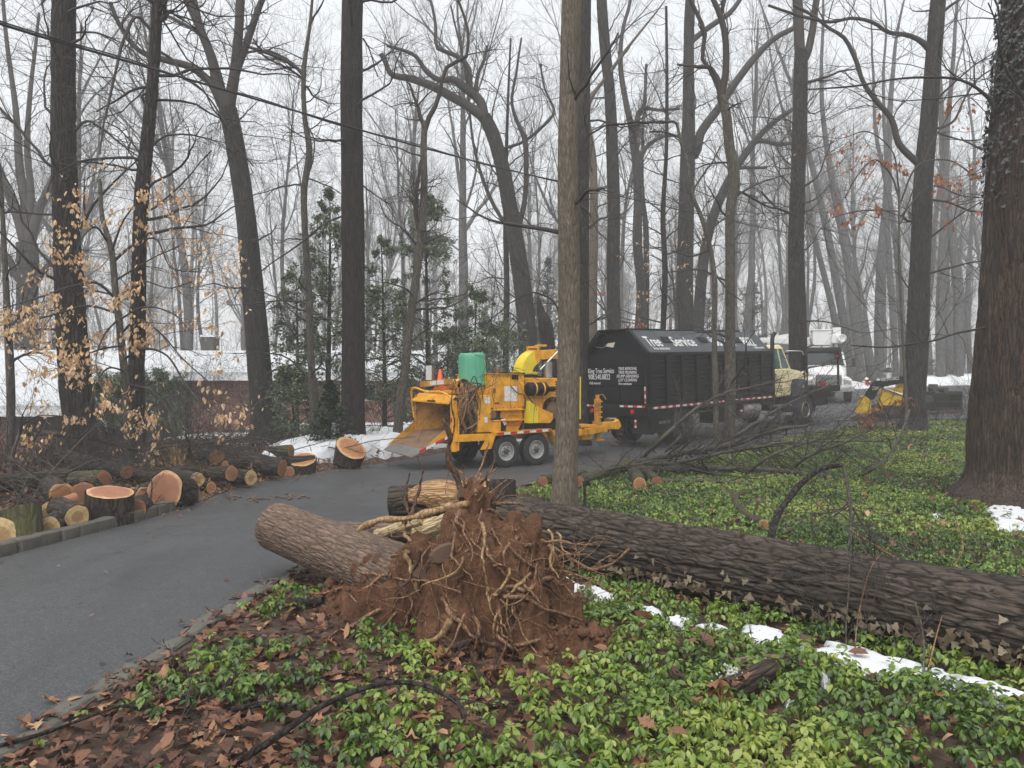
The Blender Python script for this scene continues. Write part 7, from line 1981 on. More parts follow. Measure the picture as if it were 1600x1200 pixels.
for x in (1.10, 2.85, 4.70):
    y0, y1 = .04 + (r2 - .04) * .42, .04 + (r2 - .04) * .68; z0, z1 = ZS + .01 + (ZR - ZS) * .42, ZS + .01 + (ZR - ZS) * .68
    n_ = Vector((0, -math.sin(tilt), math.cos(tilt)))
    m = MB().hull([(x, y0 + n_.y * .004, z0 + n_.z * .004), (x + .36, y0 + n_.y * .004, z0 + n_.z * .004), (x + .36, y1 + n_.y * .004, z1 + n_.z * .004), (x, y1 + n_.y * .004, z1 + n_.z * .004)], [(x, y0 + n_.y * .02, z0 + n_.z * .02), (x + .36, y0 + n_.y * .02, z0 + n_.z * .02), (x + .36, y1 + n_.y * .02, z1 + n_.z * .02), (x, y1 + n_.y * .02, z1 + n_.z * .02)])
    m.build('roof_vent', BP, tk)
# chassis
m = MB()
for y in (.7, 1.55): m.bx(.1, 10.2, y - .05, y + .05, .72, .96)
for x in (.6, 2.4, 4.2, 6.0): m.bx(x, x + .1, .7, 1.55, .74, .94)
m.build('chassis', B['rubber'], tk)
MB().bx(.2, .26, .06, .7, .35, .98).build('mud_flap', B['rubber'], tk)
MB().bx(.2, .26, 1.55, 2.2, .35, .98).build('mud_flap', B['rubber'], tk)
MB().bx(.0, .9, -.01, .03, .40, .94).build('side_skirt', BP, tk, .006)
text('lettering', 'NORCO', B['steel'], tk, (.38, -.014, .62), (math.radians(90), 0, 0), .11, 1.2)
RT = .50
for y in (.16, .46, W_ - .46, W_ - .16): wheel(tk, (1.55, y, RT), RT, .26, .28, B['rimdark'], .12, 10, -1 if y < 1 else 1)
MB().cyl((1.55, .2, RT), (1.55, W_ - .2, RT), .09, n=12).build('axle', B['rubber'], tk)
for y in (.18, W_ - .18): wheel(tk, (8.55, y, RT), RT, .27, .28, B['rimdark'], .05, 10, -1 if y < 1 else 1, ring=B['chrome'])
MB().cyl((8.55, .2, RT), (8.55, W_ - .2, RT), .07, n=12).build('axle', B['rubber'], tk)
MB().bx(3.0, 4.0, .02, .5, .45, .95).build('tool_box', BP, tk, .015)
MB().lathe([(0, -.5), (.26, -.5), (.28, -.46), (.28, .46), (.26, .5), (0, .5)], (5.2, .32, .72), 'x', 24).build('fuel_tank', B['steel'], tk)
MB().bx(4.35, 4.5, .0, .02, .7, .74).build('marker_light', B['letter'], tk)
MB().bx(6.7, 7.6, .02, .4, .40, .48).bx(6.7, 7.6, .05, .4, .68, .74).build('cab_step', B['steel'], tk, .01)
# cab
cab = MB()
c0, c1 = .30, W_ - .30
def cabsec(x, zt, zb=.98, ins=.0, top_in=.1): return [(x, c0 + ins, zb), (x, c0 + ins, 1.85), (x, c0 + top_in + ins, zt), (x, c1 - top_in - ins, zt), (x, c1 - ins, 1.85), (x, c1 - ins, zb)]
A1, A2 = cabsec(6.62, 2.60), cabsec(7.75, 2.60)
MB().hull(cabsec(6.62, 1.88, .98, 0, 0), cabsec(8.05, 1.88, .98, 0, 0)).build('cab', B['creamp'], tk, .03)
MB().hull([(6.62, c0 + .02, 1.9), (6.62, c0 + .1, 2.54), (6.62, c1 - .1, 2.54), (6.62, c1 - .02, 1.9)], [(8.0, c0 + .02, 1.9), (7.62, c0 + .1, 2.54), (7.62, c1 - .1, 2.54), (8.0, c1 - .02, 1.9)]).build('cab_glass', B['glasst'], tk)
MB().hull([(6.58, c0 + .06, 2.52), (6.58, c0 + .12, 2.64), (6.58, c1 - .12, 2.64), (6.58, c1 - .06, 2.52)], [(7.72, c0 + .06, 2.52), (7.62, c0 + .14, 2.66), (7.62, c1 - .14, 2.66), (7.72, c1 - .06, 2.52)]).build('cab_roof', B['creamp'], tk, .02)
m = MB()
for s in (0, 1):
    fy = (lambda y: y) if s == 0 else (lambda y: W_ - y)
    for (xa, xb, w) in ((6.62, 6.62, .16), (7.42, 7.32, .06), (7.98, 7.6, .07)):
        m.hull([(xa, fy(c0 + .0), 1.86), (xa + w, fy(c0 + .0), 1.86), (xa + w, fy(c0 + .05), 1.86), (xa, fy(c0 + .05), 1.86)], [(xb, fy(c0 + .08), 2.56), (xb + w, fy(c0 + .08), 2.56), (xb + w, fy(c0 + .13), 2.56), (xb, fy(c0 + .13), 2.56)])
m.build('cab_pillars', B['creamp'], tk, .005)
d = MB().bx(6.82, 7.95, c0 - .03, c0 + .0, 1.02, 1.86).build('door', B['creamp'], tk, .012)
MB().bx(6.9, 7.02, c0 - .05, c0 - .03, 1.68, 1.72).build('handle', B['blackp'], d)
for k, s in enumerate(['King Tree Service', '908.540.8822', 'tree removal', 'stump grinding']):
    text('lettering', s, B['letterdark'], tk, (6.92, c0 - .033, 1.56 - k * .13), (math.radians(90), 0, 0), .12, .78)
MB().lathe([(0, -.03), (.22, -.02), (.25, 0), (.2, .01)], (6.9, 1.0, 2.68), 'z', 18).bx(6.75, 7.5, .9, 1.3, 2.66, 2.71).build('roof_gear', B['creamp'], tk, .02)
# hood with rounded nose, fenders
hs2 = []
for x, zt, ins in ((8.0, 1.90, .10), (8.6, 1.86, .16), (9.25, 1.80, .22), (9.48, 1.74, .26), (9.56, 1.62, .30)):
    hs2.append([(x, c0 + ins, 1.0), (x, c0 + ins, zt - .14), (x, c0 + ins + .06, zt - .04), (x, c0 + ins + .18, zt), (x, c1 - ins - .18, zt), (x, c1 - ins - .06, zt - .04), (x, c1 - ins, zt - .14), (x, c1 - ins, 1.0)])
m = MB()
for a, b in zip(hs2[:-1], hs2[1:]): m._add(a + b, [(i, (i + 1) % 8, 8 + (i + 1) % 8, 8 + i) for i in range(8)])
m._add(hs2[-1], [tuple(range(8))])
m.build('hood', B['creamp'], tk, .02)
MB().lathe([(.17, -.01), (.19, -.02), (.19, .02), (.17, .02)], (9.34, c0 + .20, 1.58), 'y', 24).build('headlight_ring', B['creamp'], tk)
for s in (0, 1):
    fy = (lambda y: y) if s == 0 else (lambda y: W_ - y)
    m = MB()
    th = [math.radians(a) for a in (200, 180, 155, 130, 105, 80, 55, 30, 5, -15)]
    arc = [(8.55 + .62 * math.cos(t), .56 + .60 * math.sin(t)) for t in th]
    for a, b in zip(arc[:-1], arc[1:]): m._add([(a[0], fy(.02), a[1]), (a[0], fy(.55), a[1]), (b[0], fy(.55), b[1]), (b[0], fy(.02), b[1]), (a[0], fy(.02), a[1] - .04), (b[0], fy(.02), b[1] - .04)], [(0, 1, 2, 3), (0, 3, 5, 4)])
    m.build('front_fender', B['bluep'] if s == 0 else BP, tk)
MB().hull([(7.95, .05, .95), (8.0, .05, 1.05), (8.45, .05, 1.52), (8.62, .05, 1.46)], [(7.95, .5, .95), (8.0, .5, 1.05), (8.45, .5, 1.52), (8.62, .5, 1.46)]).build('fender_cover', B['bluep'], tk, .01)
MB().bx(8.9, 9.6, .35, 1.9, .6, 1.2).build('engine_bay', B['rubber'], tk)
# front deck with rack
MB().bx(9.5, 11.0, -.02, W_ + .02, 1.02, 1.24).build('front_deck', BP, tk, .012)
MB().bx(9.5, 10.7, .3, 1.9, .55, 1.02).build('front_winch_box', BP, tk, .01)
MB().bx(10.93, 10.99, .0, .06, 1.24, 2.38).build('rack_post', BP, tk, .004)
MB().bx(10.93, 10.99, W_ - .06, W_, 1.24, 2.38).build('rack_post', BP, tk, .004)
MB().bx(10.93, 10.99, .0, W_, 2.36, 2.41).bx(8.0, 10.96, .03, .07, 2.37, 2.40).build('rack_bar', BP, tk, .004)
MB().bx(10.88, 10.94, -.06, .08, 2.12, 2.34).build('rack_lamp_box', BP, tk, .006)
MB().lathe([(.05, 0), (.05, -.02), (0, -.03)], (10.88, .01, 2.24), 'x', 16).build('rack_lamp', B['redlens'], tk)
MB().bx(9.95, 10.15, .1, .24, 1.24, 1.36).build('red_light', B['redlens'], tk, .02)
MB().cyl((6.42, .06, .9), (6.42, .06, 2.72), .062, n=16).curve([(6.42, .06, 2.7), (6.44, .06, 2.86), (6.50, .06, 2.95), (6.58, .05, 3.0)], .062, 14, 10).build('exhaust_stack', B['rubber'], tk)
m = MB().curve([(7.72, c0, 2.45), (7.9, .0, 2.44), (8.05, -.1, 2.42), (8.1, -.12, 2.3), (8.1, -.12, 1.75), (8.02, 0, 1.7), (7.9, c0, 1.72)], .016, 7, 30)
mr = m.build('mirror_arm', B['chrome'], tk)
MB().bx(8.02, 8.07, -.26, -.06, 1.82, 2.3).build('mirror', BP, mr, .012)

# ---------------------------------------------------------------- white bucket truck behind
bk = empty('bucket_truck', (15.0, 37.2, zg(14.8, 36.5) + .05), (0, 0, math.radians(-104)), 'white bucket lift truck facing the camera behind the cream cab', 'truck')
WP = B['whitep']
def sec6(x, zt, zb, hw, ti=.1): return [(x, -hw, zb), (x, -hw, zt - .2), (x, -hw + ti, zt), (x, hw - ti, zt), (x, hw, zt - .2), (x, hw, zb)]
MB().hull(sec6(-.6, 1.75, .9, 1.02, .05), sec6(.55, 1.75, .9, 1.0, .05)).build('cab', WP, bk, .03)
MB().hull([(-.6, -.96, 1.75), (-.6, -.86, 2.5), (-.6, .86, 2.5), (-.6, .96, 1.75)], [(.62, -.95, 1.74), (.15, -.85, 2.46), (.15, .85, 2.46), (.62, .95, 1.74)]).build('windscreen', B['glass'], bk)
MB().hull(sec6(-.65, 2.66, 2.46, .92, .15), sec6(.22, 2.62, 2.46, .90, .15)).build('cab_roof', B['rubber'], bk, .02)
m = MB()
for y in (-.94, .94): m.hull([(.55, y - .04, 1.72), (.63, y - .04, 1.72), (.63, y + .04, 1.72), (.55, y + .04, 1.72)], [(.08, y * .91 - .04, 2.5), (.16, y * .91 - .04, 2.5), (.16, y * .91 + .04, 2.5), (.08, y * .91 + .04, 2.5)])
m.build('cab_pillars', WP, bk)
hsx = [sec6(.5, 1.78, .95, .95, .2), sec6(1.1, 1.68, .8, .85, .25), sec6(1.75, 1.5, .7, .72, .25), sec6(1.98, 1.3, .7, .62, .2)]
m = MB()
for a, b in zip(hsx[:-1], hsx[1:]): m._add(a + b, [(i, (i + 1) % 6, 6 + (i + 1) % 6, 6 + i) for i in range(6)])
m._add(hsx[-1], [tuple(range(6))])
m.build('hood', WP, bk, .04)
g = MB().bx(1.97, 2.02, -.55, .55, .80, 1.26).build('grille', B['rimdark'], bk, .01)
for k in range(7): MB().bx(2.02, 2.04, -.52, .52, .83 + k * .06, .855 + k * .06).build('grille_bar', B['chrome'], g)
for s in (-1, 1):
    MB().hull([(1.0, s * .72, .72), (1.0, s * .72, 1.3), (1.0, s * 1.12, 1.15), (1.0, s * 1.12, .72)], [(1.9, s * .62, .72), (1.9, s * .62, 1.2), (1.9, s * 1.02, 1.05), (1.9, s * 1.02, .72)]).build('front_fender', WP, bk, .05)
    MB().hull([(1.9, s * .66, .85), (1.9, s * .66, 1.1), (1.9, s * .98, 1.04), (1.9, s * .98, .85)], [(1.95, s * .68, .87), (1.95, s * .68, 1.08), (1.95, s * .94, 1.02), (1.95, s * .94, .87)]).build('headlight', B['chrome'], bk, .01)
    wheel(bk, (1.35, s * .92, .46), .46, .26, .26, B['rim'], .04, 8, s)
    for y in (.62, .95): wheel(bk, (-3.6, s * y, .46), .46, .24, .26, B['rim'], .08, 8, s)
    MB().curve([(.5, s * .98, 1.7), (.6, s * 1.2, 1.7), (.62, s * 1.25, 1.75)], .015, 6, 10).bx(.58, .64, s * 1.3 - .08, s * 1.3 + .08, 1.68, 2.1).build('mirror', B['rubber'], bk)
MB().bx(1.95, 2.12, -1.1, 1.1, .50, .74).build('bumper', B['chrome'], bk, .02)
MB().bx(-5.0, 1.0, -.42, .42, .6, .86).build('chassis', B['rubber'], bk)
MB().bx(-5.2, -.75, -1.1, 1.1, .9, 1.75).build('service_body', WP, bk, .03)
MB().lathe([(.4, 0), (.4, .3), (.3, .35), (.3, .8), (0, .8)], (-1.5, 0, 1.75), 'z', 20).build('turret', WP, bk)
MB().bx(-.62, .28, -.46, .4, 2.72, 3.42).bx(-.66, .32, -.5, .44, 3.42, 3.47).build('bucket', WP, bk, .03)
MB().bx(.05, .42, .42, .78, 2.95, 3.55).bx(-.1, .5, .35, .85, 2.8, 3.2).build('bucket_bracket', WP, bk, .02)
MB().lathe([(0, -.3), (.16, -.3), (.17, .25), (.19, .3), (.14, .3), (.12, .26), (0, .26)], (.5, .78, 3.02), 'x', 22).build('work_lamp', WP, bk)
MB().hull([(-.4, -.2, 2.9), (-.4, .1, 2.9), (-.4, .1, 3.2), (-.4, -.2, 3.2)], [(-4.6, -.75, 3.0), (-4.6, -.45, 3.0), (-4.6, -.45, 3.3), (-4.6, -.75, 3.3)]).hull([(-1.5, -.16, 2.4), (-1.5, .16, 2.4), (-1.5, .16, 2.7), (-1.5, -.16, 2.7)], [(-4.8, -.7, 2.75), (-4.8, -.4, 2.75), (-4.8, -.4, 3.02), (-4.8, -.7, 3.02)]).build('boom', WP, bk, .02)
# the second boom section swings out to the truck's right (seen left of the oak)
MB().hull([(-.5, -.45, 2.75), (-.2, -.5, 2.75), (-.2, -.5, 3.12), (-.5, -.45, 3.12)], [(-.5, -2.7, 2.9), (-.25, -2.75, 2.9), (-.25, -2.75, 3.15), (-.5, -2.7, 3.15)]).hull([(-.6, -1.3, 3.0), (-.3, -1.3, 3.0), (-.3, -1.3, 3.38), (-.6, -1.3, 3.38)], [(-.6, -3.0, 2.85), (-.3, -3.0, 2.85), (-.3, -3.0, 3.05), (-.6, -3.0, 3.05)]).lathe([(.16, -.2), (.16, .2), (0, .2)], (-.4, -2.75, 3.0), 'x', 16).bx(-.5, -.3, -2.3, -2.0, 3.15, 3.35).build('lower_boom', WP, bk, .02)

# ---------------------------------------------------------------- small tracked loader
sk = empty('mini_loader', (13.35, 27.0, zg(13.3, 27.0) + .045), (0, 0, math.radians(160)), 'small yellow and black stand on loader parked at the street edge by the spotted trunk', 'loader')
# local x points to its front (bucket, to the left in the photo)
MB().prism([(-.9, .35), (-.95, .62), (-.2, 1.02), (.35, 1.06), (.5, .5), (.4, .3)], -.36, .36, 'y').build('body', B['loader'], sk, .02)
MB().prism([(-1.0, .55), (-.95, .80), (-.38, 1.24), (-.15, 1.26), (-.1, .75)], -.30, .30, 'y').build('engine_cover', B['loader'], sk, .03)
MB().prism([(-.42, 1.18), (-.3, 1.27), (-.18, 1.28), (-.2, 1.2)], -.26, .26, 'y').build('rear_grille', BK, sk, .01)
MB().prism([(-1.25, .55), (-1.2, .78), (-.9, .80), (-.88, .5)], -.34, .34, 'y').build('operator_platform', B['rimdark'], sk, .03)
for s in (-1, 1):
    pts = []
    for a in range(0, 181, 20): pts.append((.55 + .22 * math.sin(math.radians(a)), .23 + .2 * math.cos(math.radians(a))))
    for a in range(180, 361, 20): pts.append((-.75 + .22 * math.sin(math.radians(a)), .23 + .2 * math.cos(math.radians(a))))
    t = MB().prism(pts, s * .38, s * .58, 'y')
    tr = t.build('track', B['rubber'], sk, .012)
    lug = MB()
    for i in range(16): lug.bx(-.72 + i * .083, -.70 + i * .083 + .02, s * .48 - .1, s * .48 + .1, .425, .45)
    lug.build('track_lugs', B['rubber'], tr)
    for x in (-.72, -.3, .1, .52): MB().lathe([(0, -.015), (.11, -.015), (.12, .015), (0, .02)], (x, s * .585, .23), 'y', 16).build('track_roller', B['rimdark'], tr)
    # lift arm: thick black bent arm
    MB().hull([(-.75, s * .42, 1.18), (-.75, s * .42, 1.42), (-.3, s * .42, 1.46), (.55, s * .42, 1.30), (.85, s * .42, .82), (.80, s * .42, .60), (.62, s * .42, .66), (.45, s * .42, 1.06), (-.2, s * .42, 1.2)],
              [(-.75, s * .52, 1.18), (-.75, s * .52, 1.42), (-.3, s * .52, 1.46), (.55, s * .52, 1.30), (.85, s * .52, .82), (.80, s * .52, .60), (.62, s * .52, .66), (.45, s * .52, 1.06), (-.2, s * .52, 1.2)]).build('lift_arm', BK, sk, .012)
    MB().cyl((-.3, s * .4, .8), (.55, s * .4, 1.12), .035, n=10).build('ram', B['chrome'], sk)
# bucket
MB().prism([(.72, .15), (1.15, .12), (1.2, .18), (.86, .22), (.80, .55), (.98, .72), (.95, .78), (.74, .62)], -.62, .62, 'y').build('bucket', B['loader'], sk, .01)
for s in (-1, 1): MB().prism([(.72, .15), (1.17, .13), (.98, .75), (.74, .62)], s * .60, s * .62, 'y').build('bucket_side', B['loader'], sk)
MB().curve([(-.5, .0, 1.2), (-.62, .25, 1.5), (-.75, .28, 1.75)], .02, 6, 12).curve([(-.5, -.1, 1.2), (-.62, -.25, 1.5), (-.75, -.28, 1.72)], .02, 6, 12).build('handle_bars', B['steel'], sk)
# lettering on the side that faces the camera (local +y)
text('lettering', '908.540.8822', B['letter'], sk, (.42, .527, 1.27), (math.radians(90), math.radians(-7), PI), .15, .72)
text('lettering', '25K', B['letter'], sk, (.70, .527, .98), (math.radians(90), 0, PI), .17, .8)
MB().bx(.44, .55, .524, .53, 1.30, 1.37).build('sticker', B['letter'], sk)
# grey attachment standing behind the spotted trunk
at = empty('tooth_bucket', (15.75, 28.2, zg(15.75, 28.2) + .045), (0, 0, .25), 'low dark metal attachment lying on the street right of the spotted trunk', 'attachment')
MB().bx(-.62, .62, -.3, .3, .08, .18).bx(-.62, -.56, -.32, .3, .1, .78).bx(.56, .62, -.32, .3, .1, .78).bx(-.6, .6, .2, .3, .15, .7).bx(-.62, .62, -.32, -.24, .66, .74).bx(-.62, .62, -.32, -.26, .38, .44).build('frame', B['rubber'], at, .01)
MB().cyl((-.6, -.05, .9), (.2, -.05, .86), .07, n=14).bx(-.5, -.3, -.15, .1, .74, 1.05).bx(-.05, .15, -.15, .1, .74, .92).build('hydraulic_motor', B['rimdark'], at, .01)
tn = MB()
for k in range(6): tn.prism([(-.5 + k * .2, 0), (-.42 + k * .2, 0), (-.44 + k * .2, .12), (-.48 + k * .2, .12)], -.42, -.3, 'y')
tn.build('teeth', B['rust_steel'], at)
# ================================================================== HOUSE AND STREET THINGS
hx0, hx1 = -34.0, -3.6
hs = empty('house', (-15, 32, -.6), (0, 0, 0), 'low brick ranch house with a snow covered roof behind the log row at left', 'house')
HB = np.array([-15, 32, -.6])
def hp_(*p): return tuple(np.array(p, float) - HB)
# main roof: ridge at y=34, eaves front at y=31 (right) and far down to y=27 over the left wing
def roofslab(name, a, b, c, d, th, mat):
    top = [hp_(*a), hp_(*b), hp_(*c), hp_(*d)]
    bot = [(p[0], p[1], p[2] - th) for p in top]
    return MB().hull(top, bot).build(name, mat, hs)
RZ, RY = 3.18, 34.0
ez = 2.18      # front eave of the right part
roofslab('roof', (-18.4, 30.9, ez), (hx1, 30.9, ez), (hx1, RY, RZ), (-18.4, RY, RZ), .14, B['roofsnow'])
roofslab('roof', (hx0, 25.6, .98), (-13.9, 25.6, .98), (-18.3, RY, RZ + .03), (hx0, RY, RZ + .03), .14, B['roofsnow'])
roofslab('roof', (hx0, 40, 1.6), (hx1, 40, 1.6), (hx1, RY, RZ - .02), (hx0, RY, RZ - .02), .12, B['snow'])
MB().bx(-18.4 - HB[0], hx1 - HB[0], 30.86 - HB[1], 30.94 - HB[1], ez - .34 - HB[2], ez - .142 - HB[2]).build('fascia', B['trim'], hs)
MB().bx(hx0 - HB[0], -13.88 - HB[0], 25.54 - HB[1], 25.62 - HB[1], .98 - .36 - HB[2], .98 - .142 - HB[2]).build('fascia', B['trim'], hs)
MB().hull([hp_(-13.88, 25.6, .84), hp_(-13.88, 25.6, .62), hp_(-18.28, 33.9, 2.80), hp_(-18.28, 33.9, 3.03)], [hp_(-13.80, 25.6, .84), hp_(-13.80, 25.6, .62), hp_(-18.2, 33.9, 2.80), hp_(-18.2, 33.9, 3.03)]).build('rake_board', B['trim'], hs)
# brick walls with openings
def wall(x0, x1, y, z0, z1, mat='brick', th=.2): return MB().bx(x0 - HB[0], x1 - HB[0], y - HB[1], y + th - HB[1], z0 - HB[2], z1 - HB[2]).build('wall', B[mat], hs)
wall(-18.2, -13.2, 31.9, -.9, ez - .05, 'wallwood'); wall(-13.2, hx1 - .1, 31.7, -.9, 1.0); wall(-13.2, -9.75, 31.72, 1.0, ez - .05); wall(-8.3, -7.1, 31.72, 1.0, ez - .05); wall(-5.6, hx1 - .1, 31.72, 1.0, ez - .05)
wall(-9.75, -8.3, 31.74, 1.72, ez - .05); wall(-7.1, -5.6, 31.74, 1.72, ez - .05)
MB().bx(hx1 - .3 - HB[0], hx1 - .1 - HB[0], 31.9 - HB[1], 39.5 - HB[1], -.4, 2.2 - HB[2]).build('wall', B['brick'], hs)
wall(hx0 + .5, -14.0, 26.6, -1.8, -.0)
wall(hx0 + .5, -14.0, 28.2, -.0, 1.2, 'wallwood')
for x in (-15.4, -17.6, -19.8, -22): MB().bx(x - HB[0], x + .28 - HB[0], 26.5 - HB[1], 26.8 - HB[1], -.6 - HB[2] - .6, .75 - HB[2]).build('porch_pier', B['brick'], hs)
MB().bx(-15.1 - HB[0], -14.0 - HB[0], 26.55 - HB[1], 26.65 - HB[1], -.0 - HB[2], .5 - HB[2]).build('white_panel', B['trim'], hs)
for (x0, x1) in ((-9.75, -8.3), (-7.1, -5.6)):
    w = MB().bx(x0 - HB[0], x1 - HB[0], 31.76 - HB[1], 31.84 - HB[1], 1.0 - HB[2], 1.06 - HB[2]).bx(x0 - HB[0], x1 - HB[0], 31.76 - HB[1], 31.84 - HB[1], 1.66 - HB[2], 1.72 - HB[2]).bx(x0 - HB[0], x0 + .06 - HB[0], 31.76 - HB[1], 31.84 - HB[1], 1.06 - HB[2], 1.66 - HB[2]).bx(x1 - .06 - HB[0], x1 - HB[0], 31.76 - HB[1], 31.84 - HB[1], 1.06 - HB[2], 1.66 - HB[2]).bx((x0 + x1) / 2 - .03 - HB[0], (x0 + x1) / 2 + .03 - HB[0], 31.76 - HB[1], 31.84 - HB[1], 1.06 - HB[2], 1.66 - HB[2]).build('window', B['trim'], hs)
    MB().bx(x0 + .06 - HB[0], x1 - .06 - HB[0], 31.79 - HB[1], 31.81 - HB[1], 1.06 - HB[2], 1.66 - HB[2]).build('pane', B['glass'], w)
w = MB().bx(-17.2 - HB[0], -14.2 - HB[0], 31.84 - HB[1], 31.89 - HB[1], .2 - HB[2], 1.9 - HB[2]).build('window', B['rubber'], hs)
MB().bx(-17.1 - HB[0], -14.3 - HB[0], 31.81 - HB[1], 31.838 - HB[1], .3 - HB[2], 1.8 - HB[2]).build('pane', B['glass'], w)
c_ = MB().bx(-14.05 - HB[0], -13.5 - HB[0], 34.8 - HB[1], 35.5 - HB[1], 2.6 - HB[2], 3.82 - HB[2]).build('chimney', B['rimdark'], hs)
MB().bx(-14.1 - HB[0], -13.45 - HB[0], 34.75 - HB[1], 35.55 - HB[1], 3.825 - HB[2], 3.92 - HB[2]).build('chimney_cap', B['snow'], c_)
MB().bx(-20 - HB[0], -19.4 - HB[0], 27.9 - HB[1], 28.6 - HB[1], 1.2 - HB[2], 1.75 - HB[2]).build('roof_vent', B['wallwood'], hs)

# fire hydrant
x, y = XY(1354, 49); z = zg(x, y)
hy = empty('fire_hydrant', (x, y, z), (0, 0, 0), 'red fire hydrant with a white cap on the snowy verge beyond the street', 'fire hydrant')
MB().lathe([(.14, 0), (.14, .04), (.10, .05), (.10, .16), (.13, .17), (.13, .2), (.10, .21), (.10, .5), (.13, .51), (.13, .55), (.1, .56)], (0, 0, 0), 'z', 20).build('barrel', B['redp'], hy)
MB().lathe([(.12, .56), (.11, .64), (.06, .7), (.03, .71), (.03, .76), (0, .76)], (0, 0, 0), 'z', 18).build('bonnet', B['whitep'], hy)
for s in (-1, 1): MB().lathe([(.05, 0), (.05, s * .1), (.06, s * .1), (.06, s * .14), (0, s * .14)], (s * .09, 0, .42), 'x', 12).build('outlet', B['whitep'], hy)
MB().lathe([(.065, 0), (.065, -.1), (.075, -.1), (.075, -.14), (0, -.14)], (0, -.09, .4), 'y', 14).build('outlet', B['redp'], hy)
# mailbox
x, y = XY(1387, 47.5); z = zg(x, y)
mb = empty('mailbox', (x, y, z), (0, 0, .1), 'black mailbox on a pale curved post across the street above the yellow loader', 'mailbox')
pf = [(-.13, 0), (-.13, .16), (-.11, .23), (-.06, .28), (0, .295), (.06, .28), (.11, .23), (.13, .16), (.13, 0)]
MB().prism([(a, b + 1.02) for a, b in pf], -.28, .28, 'y', M=Matrix.Rotation(1.2, 4, 'Z')).build('box', B['mailbox'], mb, .006)
MB().bx(-.07, .07, -.07, .07, -.1, .82).hull([(-.07, -.07, .8), (.07, -.07, .8), (.07, .07, .8), (-.07, .07, .8)], [(-.3, -.12, 1.01), (.3, -.12, 1.01), (.3, .12, 1.01), (-.3, .12, 1.01)]).build('post', B['trim'], mb, .01)
MB().lathe([(0, 0), (.05, .01), (.065, .06), (.05, .12), (0, .14)], (.05, 0, 1.32), 'z', 12).build('snow_cap', B['snow'], mb)
# utility cable, hung across the whole wood
def cable(name, label, pts, r, mat='cable', n=90):
    w = np.array([P(*p) for p in pts])
    V, q = tubes(catmull(w, n), np.full(n, r), 6)
    o = link_me(name, np_mesh(name, V - w[0], [q], B[mat]), None, w[0])
    return tag(o, label, 'cable')
cable('utility_cable', 'thick black overhead cable sloping down from the top left to the right', [(-160, -22, 9.0), (0, 37, 10.5), (200, 96, 12.6), (400, 155, 15), (640, 225, 18.5), (880, 286, 23), (1050, 325, 27.5), (1240, 366, 34), (1330, 385, 40), (1400, 398, 46)], .021)
cable('utility_cable', 'thinner line wound round the thick overhead cable', [(-160, -26, 9.0), (0, 33, 10.5), (100, 64, 11.5), (200, 92, 12.6), (300, 126, 13.8), (400, 152, 15), (520, 193, 16.7), (640, 222, 18.5), (760, 258, 20.5), (880, 284, 23), (1050, 322, 27.5), (1240, 364, 34), (1400, 396, 46)], .011)
cable('utility_line', 'thin wire crossing low behind the kinked oak towards the forked tree', [(150, 300, 20), (240, 321, 22), (330, 347, 24), (400, 366, 26), (560, 404, 31)], .008)
# ================================================================== BRANCHES ON THE GROUND, BRUSH, PLANTS
def branch(name, label, pts, w0, w1, mat, sub=8, sublen=(.3, .9), seed=1, twigs=5, cat='branch', group=None, cut=None, tw3=3, up=.02, spread_=(.3, 1.0), rend=.25, tm=None, sides=10, t0=.15):
    """fallen branch: pts are 3-D points or (px, py, d)"""
    rng = np.random.default_rng(seed)
    w = np.array([P(*p) if not isinstance(p, np.ndarray) else p for p in pts])
    n = max(20, len(pts) * 9)
    c = catmull(w, n)
    L = np.linalg.norm(np.diff(c, axis=0), axis=1).sum()
    c += .012 * min(L, 3) * (np.stack([fbm(np.linspace(0, 2.5 * L, n), s * 5.3, seed, 6, 2) for s in range(3)], -1) - .5)
    r = np.linspace(w0, w1, n) / 2
    o0 = w[0].copy()
    e = empty(name, o0, (0, 0, 0), label, cat, group)
    V, q = tubes(c - o0, r * (1 + .25 * (vnoise(np.linspace(0, 9 * L, n), 1, seed, 2) - .5)), sides)
    A = Acc(); A.add(V, q)
    link_me('stem', A.mesh('stem', mat), e)
    if sub:
        pp, rr = c[None], r[None]
        l1 = spawn(rng, pp, rr, sub, t0, .97, spread_, sublen, 8, .13, up, .55, .02, .003, .2)
        l2 = spawn(rng, *l1, twigs, .15, 1, (.4, 1.0), (.25, .6), 5, .16, up, .6, .008, .0025, .1)
        C = Acc()
        gs = [(l1, 5), (l2, 4)]
        if tw3: gs.append((spawn(rng, *l2, tw3, .2, 1, (.4, 1.0), (.3, .7), 3, .18, up, .6, .004, .002, .1), 3))
        for (a, b), s in gs:
            a = a.copy()
            a[..., 2] = np.maximum(a[..., 2], gz(a[..., 0], a[..., 1]) + .03)
            V, q = tubes(a - o0, b, s); C.add(V, q)
        link_me('twigs', C.mesh('twigs', tm or B['twig']), e)['kind'] = 'stuff'
    if cut:
        for i, k in ((0, 1), (-1, -2)):
            if (cut == 'a' and i) or (cut == 'b' and not i): continue
            dv, dq, dt = disc(rng, 20)
            d = norm((c[i] - c[k])[None])[0]
            link_me('cut_face', np_mesh('cut_face', dv, [dq, dt], B['orange']), e, Vector(c[i] - o0), Vector(d).to_track_quat('Z', 'Y').to_euler(), float(r[i]) * .98)
    return e
def gp(px, py, up=.05):
    g = ground_pt(px, py); return g + [0, 0, up]

